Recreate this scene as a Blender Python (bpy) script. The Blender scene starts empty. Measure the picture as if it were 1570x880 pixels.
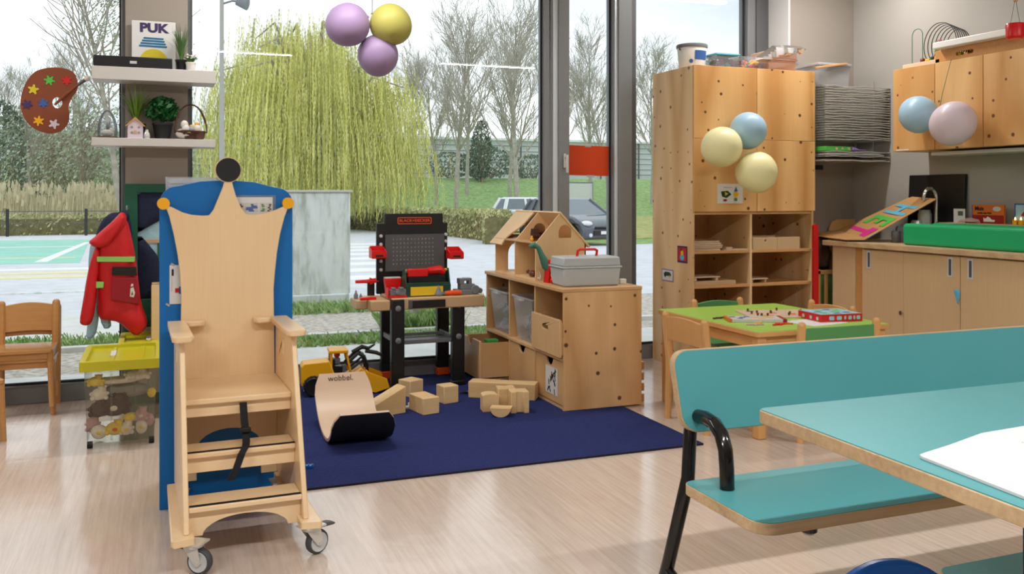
import bpy, bmesh, math, random
from math import sin, cos, pi, radians, atan2, sqrt
from mathutils import Vector, Matrix, Euler, noise
from mathutils.geometry import tessellate_polygon

SC = bpy.context.scene
COL = SC.collection
random.seed(7)

# ------------------------------------------------------------------ camera, light, exposure
cam_d = bpy.data.cameras.new('camera')
cam_d.sensor_width = 36.0
cam_d.lens = 1394.0 / 1570.0 * 36.0
cam_d.shift_y = -(440.0 - 298.0) / 1570.0
cam_d.clip_start = 0.05
cam_d.clip_end = 600
cam = bpy.data.objects.new('camera', cam_d)
COL.objects.link(cam)
cam.location = (0, 0, 1.2)
cam.rotation_euler = (pi / 2, 0, -radians(21))
SC.camera = cam
SC.view_settings.view_transform = 'Standard'
SC.view_settings.look = 'None'
SC.view_settings.gamma = 1
SC.view_settings.use_curve_mapping = False
SC.view_settings.exposure = 0.2

SKY_STRENGTH = 1.45
LAMP_W = 31.0
FILL_W = 60.0

world = bpy.data.worlds.new('overcast_sky')
SC.world = world
world.use_nodes = True
wn = world.node_tree.nodes
wl = world.node_tree.links
wn.clear()
w_out = wn.new('ShaderNodeOutputWorld')
w_bg = wn.new('ShaderNodeBackground')
w_tc = wn.new('ShaderNodeTexCoord')
w_no = wn.new('ShaderNodeTexNoise')
w_no.inputs['Scale'].default_value = 2.2
w_no.inputs['Detail'].default_value = 5
w_mp = wn.new('ShaderNodeMapping')
w_mp.inputs['Scale'].default_value = (1, 1, 3)
w_rp = wn.new('ShaderNodeValToRGB')
w_rp.color_ramp.elements[0].position = 0.3
w_rp.color_ramp.elements[0].color = (0.54, 0.60, 0.66, 1)
w_rp.color_ramp.elements[1].position = 0.62
w_rp.color_ramp.elements[1].color = (0.90, 0.92, 0.935, 1)
wl.new(w_tc.outputs['Generated'], w_mp.inputs['Vector'])
wl.new(w_mp.outputs['Vector'], w_no.inputs['Vector'])
wl.new(w_no.outputs['Fac'], w_rp.inputs['Fac'])
wl.new(w_rp.outputs['Color'], w_bg.inputs['Color'])
w_bg.inputs['Strength'].default_value = SKY_STRENGTH
wl.new(w_bg.outputs['Background'], w_out.inputs['Surface'])

# ------------------------------------------------------------------ colour and materials
def lin(c):
    return tuple(((v / 255) / 12.92 if v / 255 <= 0.04045 else ((v / 255 + 0.055) / 1.055) ** 2.4) for v in c) + (1.0,)

def base_mat(name):
    m = bpy.data.materials.new(name)
    m.use_nodes = True
    return m, m.node_tree.nodes, m.node_tree.links, m.node_tree.nodes['Principled BSDF']

def P(name, c, rough=0.5, metal=0.0, spec=0.5, trans=0.0, ior=1.45, alpha=1.0, emit=None, es=1.0, var=0.0, bump=0.0, bscale=40.0, coat=0.0, sss=0.0):
    m, n, l, b = base_mat(name)
    b.inputs['Base Color'].default_value = lin(c)
    b.inputs['Roughness'].default_value = rough
    b.inputs['Metallic'].default_value = metal
    b.inputs['Specular IOR Level'].default_value = spec
    b.inputs['Transmission Weight'].default_value = trans
    b.inputs['IOR'].default_value = ior
    b.inputs['Alpha'].default_value = alpha
    b.inputs['Coat Weight'].default_value = coat
    if emit:
        b.inputs['Emission Color'].default_value = lin(emit)
        b.inputs['Emission Strength'].default_value = es
    if var or bump:
        tc = n.new('ShaderNodeTexCoord')
        no = n.new('ShaderNodeTexNoise')
        no.inputs['Scale'].default_value = bscale
        no.inputs['Detail'].default_value = 4
        l.new(tc.outputs['Object'], no.inputs['Vector'])
        if var:
            mx = n.new('ShaderNodeMix'); mx.data_type = 'RGBA'
            a = lin(c)
            mx.inputs['A'].default_value = tuple(min(1, v * (1 - var)) for v in a[:3]) + (1,)
            mx.inputs['B'].default_value = tuple(min(1, v * (1 + var)) for v in a[:3]) + (1,)
            l.new(no.outputs['Fac'], mx.inputs['Factor'])
            l.new(mx.outputs['Result'], b.inputs['Base Color'])
        if bump:
            bp = n.new('ShaderNodeBump')
            bp.inputs['Strength'].default_value = bump
            bp.inputs['Distance'].default_value = 0.01
            l.new(no.outputs['Fac'], bp.inputs['Height'])
            l.new(bp.outputs['Normal'], b.inputs['Normal'])
    return m

def W(name, c1, c2, axis='z', rings=7.0, freq=3.0, rough=0.45, knots=0.0, grain=0.5, coat=0.0, kscale=8.0, kcol=(96, 58, 30), stretch=0.16, kn='y'):
    """wood: stretched grain along axis, contour rings, optional knots"""
    m, n, l, b = base_mat(name)
    b.inputs['Roughness'].default_value = rough
    b.inputs['Coat Weight'].default_value = coat
    tc = n.new('ShaderNodeTexCoord'); oi = n.new('ShaderNodeObjectInfo')
    ad = n.new('ShaderNodeVectorMath'); ad.operation = 'ADD'
    sc = n.new('ShaderNodeVectorMath'); sc.operation = 'SCALE'; sc.inputs['Scale'].default_value = 11.0
    cx = n.new('ShaderNodeCombineXYZ')
    for k in range(3): l.new(oi.outputs['Random'], cx.inputs[k])
    l.new(cx.outputs[0], sc.inputs[0])
    l.new(tc.outputs['Object'], ad.inputs[0]); l.new(sc.outputs[0], ad.inputs[1])
    mp = n.new('ShaderNodeMapping')
    s = [1, 1, 1]; s['xyz'.index(axis)] = stretch
    mp.inputs['Scale'].default_value = s
    l.new(ad.outputs[0], mp.inputs['Vector'])
    n1 = n.new('ShaderNodeTexNoise'); n1.inputs['Scale'].default_value = freq; n1.inputs['Detail'].default_value = 1.5
    l.new(mp.outputs[0], n1.inputs['Vector'])
    mu = n.new('ShaderNodeMath'); mu.operation = 'MULTIPLY'; mu.inputs[1].default_value = rings
    l.new(n1.outputs['Fac'], mu.inputs[0])
    pp = n.new('ShaderNodeMath'); pp.operation = 'PINGPONG'; pp.inputs[1].default_value = 1.0
    l.new(mu.outputs[0], pp.inputs[0])
    mp2 = n.new('ShaderNodeMapping')
    s2 = [60, 60, 60]; s2['xyz'.index(axis)] = 2.5
    mp2.inputs['Scale'].default_value = s2
    l.new(ad.outputs[0], mp2.inputs['Vector'])
    n2 = n.new('ShaderNodeTexNoise'); n2.inputs['Scale'].default_value = 1.5; n2.inputs['Detail'].default_value = 3
    l.new(mp2.outputs[0], n2.inputs['Vector'])
    mx = n.new('ShaderNodeMix'); mx.data_type = 'FLOAT'; mx.inputs['Factor'].default_value = grain
    l.new(pp.outputs[0], mx.inputs['A']); l.new(n2.outputs['Fac'], mx.inputs['B'])
    cr = n.new('ShaderNodeValToRGB')
    cr.color_ramp.elements[0].position = 0.15; cr.color_ramp.elements[0].color = lin(c1)
    cr.color_ramp.elements[1].position = 0.85; cr.color_ramp.elements[1].color = lin(c2)
    l.new(mx.outputs['Result'], cr.inputs['Fac'])
    last = cr.outputs['Color']
    if knots:
        vo = n.new('ShaderNodeTexVoronoi'); vo.voronoi_dimensions = '2D'; vo.inputs['Scale'].default_value = kscale
        sk = n.new('ShaderNodeSeparateXYZ'); l.new(ad.outputs[0], sk.inputs[0])
        ck = n.new('ShaderNodeCombineXYZ')
        l.new(sk.outputs[{'y': 0, 'x': 1, 'z': 0}[kn]], ck.inputs[0]); l.new(sk.outputs[{'y': 2, 'x': 2, 'z': 1}[kn]], ck.inputs[1])
        l.new(ck.outputs[0], vo.inputs['Vector'])
        lt = n.new('ShaderNodeMapRange'); lt.inputs['From Min'].default_value = 0.05 * knots; lt.inputs['From Max'].default_value = 0.085 * knots
        lt.inputs['To Min'].default_value = 1; lt.inputs['To Max'].default_value = 0
        sc2 = n.new('ShaderNodeSeparateColor'); l.new(vo.outputs['Color'], sc2.inputs[0])
        ma = n.new('ShaderNodeMath'); ma.operation = 'MULTIPLY_ADD'; ma.inputs[1].default_value = 1.3; ma.inputs[2].default_value = 0.45; l.new(sc2.outputs[1], ma.inputs[0])
        dv = n.new('ShaderNodeMath'); dv.operation = 'DIVIDE'; l.new(vo.outputs['Distance'], dv.inputs[0]); l.new(ma.outputs[0], dv.inputs[1])
        l.new(dv.outputs[0], lt.inputs['Value'])
        km = n.new('ShaderNodeMix'); km.data_type = 'RGBA'
        km.inputs['B'].default_value = lin(kcol)
        sx_ = n.new('ShaderNodeSeparateColor'); l.new(vo.outputs['Color'], sx_.inputs[0])
        gt = n.new('ShaderNodeMath'); gt.operation = 'GREATER_THAN'; gt.inputs[1].default_value = 0.42; l.new(sx_.outputs[0], gt.inputs[0])
        mk = n.new('ShaderNodeMath'); mk.operation = 'MULTIPLY'; l.new(gt.outputs[0], mk.inputs[0]); l.new(lt.outputs[0], mk.inputs[1])
        l.new(mk.outputs[0], km.inputs['Factor']); l.new(last, km.inputs['A'])
        last = km.outputs['Result']
    l.new(last, b.inputs['Base Color'])
    return m

M = {}
M['birch'] = W('birch_plywood', (234, 200, 154), (246, 218, 176), 'z', 5, 1.6, 0.35, grain=0.45, coat=0.15)
M['birch_x'] = W('birch_plywood_across', (232, 198, 154), (244, 216, 176), 'x', 5, 1.6, 0.35, grain=0.45, coat=0.15)
M['ply_edge'] = W('layered_plywood_edge', (172, 142, 106), (218, 190, 150), 'x', 30, 1.0, 0.55, grain=0.7)
M['pine'] = W('pine_plywood', (196, 144, 86), (224, 178, 122), 'z', 13, 2.2, 0.42, knots=1.0, grain=0.3, kscale=8)
M['pine_shelf'] = W('pine_plywood_shelf', (200, 152, 98), (218, 172, 116), 'x', 6, 2.0, 0.45, grain=0.4)
M['pine_low'] = W('pine_cabinet_panel', (208, 158, 102), (234, 190, 138), 'z', 14, 2.2, 0.42, knots=0.7, grain=0.3, kscale=6.5)
M['pine_y'] = W('pine_along_depth', (205, 160, 108), (224, 182, 132), 'y', 5, 2.0, 0.42, grain=0.4)
M['drawer'] = W('drawer_front_wood', (206, 162, 110), (226, 184, 134), 'z', 6, 1.8, 0.42, grain=0.4)
M['beech'] = W('beech_wood', (212, 158, 98), (228, 178, 118), 'z', 4, 1.5, 0.35, grain=0.6, coat=0.2)
M['beech_x'] = W('beech_wood_across', (206, 152, 92), (226, 176, 116), 'x', 4, 1.5, 0.35, grain=0.6, coat=0.2)
M['oldbeech'] = W('worn_orange_beech', (194, 138, 80), (216, 164, 104), 'x', 4, 1.6, 0.35, grain=0.6, coat=0.25)
M['block'] = W('pine_block_wood', (214, 176, 122), (236, 204, 154), 'x', 6, 6.0, 0.55, grain=0.4)
M['maple'] = W('maple_laminate', (208, 178, 138), (220, 192, 152), 'z', 3, 1.4, 0.4, grain=0.6)
M['dollwood'] = W('doll_house_plywood', (226, 186, 136), (242, 208, 160), 'z', 5, 2.0, 0.5, grain=0.5)
M['sheetwood'] = W('pale_plywood_sheet', (218, 190, 165), (230, 204, 180), 'x', 4, 1.4, 0.35, grain=0.5)
M['green'] = P('green_lacquer', (84, 152, 92), 0.4)
M['lime'] = P('lime_laminate', (163, 204, 88), 0.38)
M['teal'] = P('turquoise_laminate', (84, 158, 165), 0.32, spec=0.4, var=0.03, bscale=6)
M['blue'] = P('blue_lacquer', (0, 108, 186), 0.45, var=0.04, bscale=8)
M['stoolblue'] = P('glossy_blue_plastic', (10, 90, 180), 0.25)
M['navy'] = P('navy_carpet', (46, 54, 104), 1.0, spec=0.1, var=0.28, bump=0.6, bscale=90)
M['rugedge'] = P('dark_rug_binding', (24, 22, 50), 0.9)
M['black'] = P('black_plastic', (22, 22, 24), 0.42)
M['blackgloss'] = P('black_enamel_tube', (12, 12, 14), 0.14, coat=0.3)
M['blackmatte'] = P('black_paint_disc', (24, 26, 32), 0.6)
M['yellowdisc'] = P('yellow_paint_disc', (244, 176, 20), 0.5)
M['strip'] = P('black_grip_strip', (30, 26, 28), 0.9)
M['webbing'] = P('black_webbing', (26, 26, 30), 0.85, bump=0.3, bscale=300)
M['steel'] = P('zinc_plated_steel', (214, 214, 212), 0.3, metal=0.5)
M['chrome'] = P('chrome', (215, 215, 215), 0.12, metal=1.0)
M['rubber'] = P('grey_rubber_tyre', (70, 72, 78), 0.6)
M['wheelgrey'] = P('pale_grey_wheel', (200, 202, 206), 0.5)
M['grey'] = P('grey_plastic', (120, 124, 130), 0.45)
M['boxgrey'] = P('light_grey_plastic', (184, 190, 193), 0.4)
M['dgrey'] = P('dark_grey_plastic', (84, 84, 86), 0.5)
M['red'] = P('red_plastic', (220, 22, 24), 0.3)
M['orange'] = P('orange_plastic', (232, 84, 26), 0.4)
M['yellow'] = P('yellow_plastic', (232, 196, 40), 0.4)
M['truck'] = P('truck_yellow_plastic', (240, 176, 22), 0.32)
M['dgreen'] = P('dark_green_plastic', (22, 66, 50), 0.4)
M['tan'] = P('tan_plastic', (202, 168, 128), 0.5)
M['white'] = P('white_paint', (236, 234, 230), 0.45)
M['cream'] = P('cream_shelf_laminate', (206, 203, 200), 0.4)
M['paper'] = P('white_paper', (222, 222, 222), 0.7)
M['greypaper'] = P('grey_paper', (205, 204, 200), 0.8)
M['ink'] = P('black_ink', (28, 28, 34), 0.7)
M['wallbeige'] = P('warm_grey_wall_paint', (158, 149, 140), 0.85, var=0.015, bscale=3)
M['wallgrey'] = P('soft_grey_wall_paint', (170, 166, 160), 0.85, var=0.015, bscale=3)
M['wallwhite'] = P('white_reveal_paint', (238, 240, 242), 0.7)
M['ceil'] = P('white_ceiling', (238, 238, 236), 0.9)
M['alu'] = P('grey_anodised_aluminium', (132, 134, 137), 0.4, metal=0.15)
M['alud'] = P('dark_aluminium', (98, 100, 103), 0.4, metal=0.1)
M['alul'] = P('pale_aluminium_edge', (222, 230, 238), 0.3, metal=0.2)
M['gasket'] = P('black_rubber_gasket', (38, 40, 44), 0.6)
M['lamp'] = P('lamp_diffuser', (255, 250, 240), 0.5, emit=(255, 240, 214), es=2.2)
M['card'] = W('corrugated_cardboard', (184, 138, 84), (198, 152, 98), 'y', 3, 1.0, 0.8, grain=0.6)
M['pink'] = P('magenta_paper', (214, 40, 140), 0.7)
M['lgreen'] = P('bright_green_paper', (80, 184, 72), 0.7)
M['lblue'] = P('light_blue_paper', (96, 180, 214), 0.7)
M['matgreen'] = P('green_vinyl', (30, 176, 114), 0.38, var=0.05, bscale=5)
M['palette'] = P('brown_paper_board', (132, 70, 44), 0.8)
M['orangepaper'] = P('orange_red_paper', (214, 70, 24), 0.75)
M['jackred'] = P('red_rain_fabric', (205, 22, 30), 0.55, var=0.12, bump=0.5, bscale=14)
M['jackpocket'] = P('shiny_dark_red_pocket', (156, 20, 40), 0.3)
M['hivis'] = P('green_reflective_band', (150, 216, 108), 0.5)
M['navycloth'] = P('navy_jacket_fabric', (24, 28, 62), 0.8, var=0.2, bump=0.5, bscale=16)
M['lightcloth'] = P('pale_blue_cloth', (160, 198, 214), 0.8, var=0.15, bump=0.4, bscale=30)
M['starcloth'] = P('dark_starry_curtain', (26, 34, 62), 0.85, var=0.5, bump=0.3, bscale=60)
M['theatre'] = P('dark_green_lacquer', (20, 88, 66), 0.5)
M['lidyellow'] = P('yellow_green_plastic_lid', (206, 200, 44), 0.3)
M['soil'] = P('potting_soil', (60, 44, 34), 0.95)
M['pot'] = P('black_pot_plastic', (26, 28, 30), 0.4)
M['leaf_d'] = P('dark_green_leaf', (30, 96, 44), 0.45, var=0.3, bscale=30)
M['leaf_l'] = P('fresh_green_leaf', (118, 158, 58), 0.5, var=0.2, bscale=30)
M['leaf_g'] = P('grey_green_grass_blade', (88, 128, 70), 0.6, var=0.25, bscale=30)
M['flower'] = P('white_petals', (246, 242, 240), 0.6)
M['wicker'] = P('dark_wicker', (86, 56, 40), 0.7, var=0.4, bump=0.6, bscale=60)
M['egg'] = P('pale_egg_shell', (226, 220, 208), 0.5)
M['eggblue'] = P('grey_blue_egg', (148, 164, 166), 0.5)
M['feather'] = P('white_feathers', (222, 214, 204), 0.9, var=0.1, bscale=60, bump=0.4)
M['bal_p'] = P('lilac_balloon', (166, 142, 182), 0.45, spec=0.4)
M['bal_y'] = P('yellow_green_balloon', (186, 180, 96), 0.45, spec=0.4)
M['bal_ly'] = P('pale_yellow_balloon', (244, 238, 186), 0.35, spec=0.4)
M['bal_b'] = P('pale_blue_balloon', (164, 198, 220), 0.35, spec=0.4)
M['bal_k'] = P('pale_pink_balloon', (218, 202, 214), 0.35, spec=0.4)
M['string'] = P('thin_string', (90, 92, 84), 0.8)
M['plush_w'] = P('white_plush', (236, 228, 214), 0.9, var=0.1, bump=0.6, bscale=60)
M['plush_y'] = P('yellow_plush', (242, 212, 80), 0.9, var=0.1, bump=0.6, bscale=60)
M['plush_b'] = P('brown_plush', (92, 66, 60), 0.9, var=0.1, bump=0.6, bscale=60)
M['plush_p'] = P('pink_plush', (204, 168, 168), 0.9, var=0.1, bump=0.6, bscale=60)
M['plush_g'] = P('grey_cloth', (150, 146, 138), 0.9, var=0.15, bump=0.6, bscale=40)
M['dino'] = P('green_rubber', (64, 122, 104), 0.4, var=0.2, bscale=30)
M['dinob'] = P('blue_rubber', (92, 156, 178), 0.4)
M['brownbear'] = P('brown_figure_plastic', (112, 58, 40), 0.4)
M['cloudy'] = P('peach_plastic', (214, 176, 160), 0.5)
M['booko'] = P('orange_book_cover', (214, 112, 36), 0.45)
M['bookr'] = P('dark_red_print', (150, 28, 30), 0.45)
M['bookb'] = P('blue_print', (52, 92, 160), 0.45)
M['lilac'] = P('lilac_print', (150, 130, 196), 0.6)
M['lila_letter'] = P('dark_purple_paint', (64, 48, 96), 0.7)
M['plaster_y'] = P('yellow_paint', (214, 196, 48), 0.7)
M['paint_b'] = P('blue_paint', (38, 118, 160), 0.7)
M['wire'] = P('pale_grey_wire', (170, 166, 158), 0.5)
M['darkwire'] = P('dark_coated_wire', (60, 62, 62), 0.4)
M['greenwire'] = P('green_coated_wire', (52, 112, 84), 0.4)
M['redwire'] = P('red_coated_wire', (200, 40, 80), 0.4)
M['bedred'] = P('red_painted_wood', (200, 26, 30), 0.4)

def glass_mat(name, tint, gl=0.06, rough=0.0, body=0.0, bodycol=(220, 225, 228)):
    m = bpy.data.materials.new(name); m.use_nodes = True
    n = m.node_tree.nodes; l = m.node_tree.links; n.clear()
    o = n.new('ShaderNodeOutputMaterial'); t = n.new('ShaderNodeBsdfTransparent'); t.inputs[0].default_value = lin(tint)
    g = n.new('ShaderNodeBsdfGlossy'); g.inputs['Roughness'].default_value = rough
    f = n.new('ShaderNodeFresnel'); f.inputs[0].default_value = 1.45
    mu = n.new('ShaderNodeMath'); mu.operation = 'MULTIPLY'; mu.inputs[1].default_value = gl
    l.new(f.outputs[0], mu.inputs[0])
    mx = n.new('ShaderNodeMixShader'); l.new(mu.outputs[0], mx.inputs[0])
    src = t.outputs[0]
    if body:
        d = n.new('ShaderNodeBsdfDiffuse'); d.inputs[0].default_value = lin(bodycol)
        m2 = n.new('ShaderNodeMixShader'); m2.inputs[0].default_value = body
        l.new(t.outputs[0], m2.inputs[1]); l.new(d.outputs[0], m2.inputs[2]); src = m2.outputs[0]
    l.new(src, mx.inputs[1]); l.new(g.outputs[0], mx.inputs[2]); l.new(mx.outputs[0], o.inputs[0])
    return m
M['glass'] = glass_mat('window_glass', (250, 252, 252), 1.0)
M['clear'] = glass_mat('clear_plastic', (248, 249, 250), 0.7, 0.15, 0.26, (240, 243, 248))
M['clearer'] = glass_mat('thin_clear_plastic', (250, 251, 252), 0.6, 0.12, 0.10, (240, 243, 248))
M['smoke'] = glass_mat('greyish_clear_plastic', (250, 249, 244), 0.7, 0.1, 0.07, (214, 210, 196))
M['dome'] = glass_mat('dome_glass', (244, 248, 250), 0.9, 0.03, 0.12, (225, 232, 238))
M['film'] = glass_mat('clear_foil', (244, 246, 250), 2.0, 0.15, 0.45, (235, 235, 238))
M['sleeve'] = glass_mat('clear_sleeve', (235, 240, 248), 1.5, 0.1, 0.2, (200, 220, 240))

# floor: pale linoleum with long streaks running towards the windows
def floor_mat():
    m, n, l, b = base_mat('streaked_linoleum')
    tc = n.new('ShaderNodeTexCoord')
    mp = n.new('ShaderNodeMapping'); mp.inputs['Scale'].default_value = (26, 1.1, 1)
    l.new(tc.outputs['Object'], mp.inputs['Vector'])
    n1 = n.new('ShaderNodeTexNoise'); n1.inputs['Scale'].default_value = 2.2; n1.inputs['Detail'].default_value = 6; n1.inputs['Roughness'].default_value = 0.65
    l.new(mp.outputs[0], n1.inputs['Vector'])
    cr = n.new('ShaderNodeValToRGB')
    e = cr.color_ramp.elements
    e[0].position = 0.28; e[0].color = lin((202, 182, 168))
    e[1].position = 0.66; e[1].color = lin((222, 207, 196))
    l.new(n1.outputs['Fac'], cr.inputs['Fac'])
    l.new(cr.outputs['Color'], b.inputs['Base Color'])
    b.inputs['Roughness'].default_value = 0.15
    b.inputs['Specular IOR Level'].default_value = 0.75
    n2 = n.new('ShaderNodeTexNoise'); n2.inputs['Scale'].default_value = 14; n2.inputs['Detail'].default_value = 2
    l.new(tc.outputs['Object'], n2.inputs['Vector'])
    bp = n.new('ShaderNodeBump'); bp.inputs['Strength'].default_value = 0.08; bp.inputs['Distance'].default_value = 0.01
    l.new(n2.outputs['Fac'], bp.inputs['Height']); l.new(bp.outputs['Normal'], b.inputs['Normal'])
    return m
M['floor'] = floor_mat()

def mottled(name, cols, scale=6.0, detail=8, rough=0.9, bump=0.0, stretch=(1, 1, 1), rnd=0.6):
    m, n, l, b = base_mat(name)
    b.inputs['Roughness'].default_value = rough
    b.inputs['Specular IOR Level'].default_value = 0.2
    tc = n.new('ShaderNodeTexCoord'); mp = n.new('ShaderNodeMapping'); mp.inputs['Scale'].default_value = stretch
    l.new(tc.outputs['Object'], mp.inputs['Vector'])
    no = n.new('ShaderNodeTexNoise'); no.inputs['Scale'].default_value = scale; no.inputs['Detail'].default_value = detail; no.inputs['Roughness'].default_value = rnd
    l.new(mp.outputs[0], no.inputs['Vector'])
    cr = n.new('ShaderNodeValToRGB'); el = cr.color_ramp.elements
    k = len(cols)
    el[0].position = 0.32; el[0].color = lin(cols[0]); el[1].position = 0.68; el[1].color = lin(cols[-1])
    for i in range(1, k - 1):
        x = el.new(0.32 + 0.36 * i / (k - 1)); x.color = lin(cols[i])
    l.new(no.outputs['Fac'], cr.inputs['Fac']); l.new(cr.outputs['Color'], b.inputs['Base Color'])
    if bump:
        bp = n.new('ShaderNodeBump'); bp.inputs['Strength'].default_value = bump
        l.new(no.outputs['Fac'], bp.inputs['Height']); l.new(bp.outputs['Normal'], b.inputs['Normal'])
    return m
M['asphalt'] = mottled('pale_wet_asphalt', [(204, 206, 211), (222, 224, 229)], 4)
M['paving'] = mottled('pale_concrete_paving', [(208, 208, 204), (226, 226, 223)], 5)
M['gravel'] = mottled('gravel_bed', [(146, 138, 126), (192, 185, 174), (222, 217, 208)], 18, bump=0.5)
M['grassy'] = mottled('mown_grass', [(108, 138, 80), (136, 168, 104), (168, 190, 134)], 4)
M['verge'] = mottled('rough_grass_verge', [(134, 138, 78), (168, 172, 108), (186, 184, 132)], 3)
M['court'] = mottled('mint_sports_floor', [(150, 208, 190), (168, 220, 204)], 2)
M['linew'] = P('white_road_marking', (240, 240, 238), 0.8)
M['liney'] = P('faded_yellow_marking', (232, 222, 172), 0.8)
M['concrete'] = mottled('stained_concrete', [(176, 180, 170), (222, 227, 225), (234, 238, 237)], 3.2, stretch=(3, 3, 0.7), bump=0.15)
M['bark'] = mottled('grey_brown_bark', [(142, 132, 118), (176, 166, 152)], 6)
M['bark2'] = mottled('haze_pale_trunk_bark', [(160, 156, 146), (188, 184, 174)], 6)  # bark paled to stand in for distance haze on the far trees
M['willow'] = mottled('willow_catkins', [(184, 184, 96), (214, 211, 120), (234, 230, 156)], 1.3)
M['willowg'] = mottled('willow_painted_shade_leaves', [(156, 162, 96), (188, 190, 118)], 1.3)  # darker copy of the willow tone, shade mixed into the colour
M['hedge'] = mottled('hedge_leaves', [(150, 156, 104), (186, 186, 132), (212, 210, 166)], 2.2)
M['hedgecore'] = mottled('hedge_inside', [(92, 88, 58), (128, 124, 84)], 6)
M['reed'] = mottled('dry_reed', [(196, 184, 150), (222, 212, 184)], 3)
M['bush'] = mottled('haze_paled_evergreen', [(100, 116, 102), (136, 150, 130)], 2)  # evergreen lightened, distance haze put into the base colour
M['bush2'] = mottled('brown_bare_scrub', [(158, 146, 130), (188, 176, 156)], 2)  # brown scrub, paled in the colour for distance haze
M['bush3'] = mottled('haze_tinted_green_scrub', [(144, 156, 130), (176, 184, 156)], 2)  # haze is part of this green, not a volume
M['greenhouse'] = P('greenhouse_glass_bars', (232, 236, 240), 0.5)
M['ghwall'] = P('grey_green_base_wall', (138, 142, 136), 0.8)
M['carblack'] = P('dark_grey_car_paint', (70, 78, 90), 0.18, metal=0.3, coat=0.8)
M['carwhite'] = P('silver_white_car_paint', (226, 230, 236), 0.2, metal=0.2, coat=0.8)
M['carglass'] = P('car_window', (120, 130, 136), 0.08, metal=0.5)
M['headlight'] = P('headlight_lens', (222, 226, 230), 0.1, coat=0.5)
M['tyre'] = P('car_tyre', (40, 40, 44), 0.8)

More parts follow.
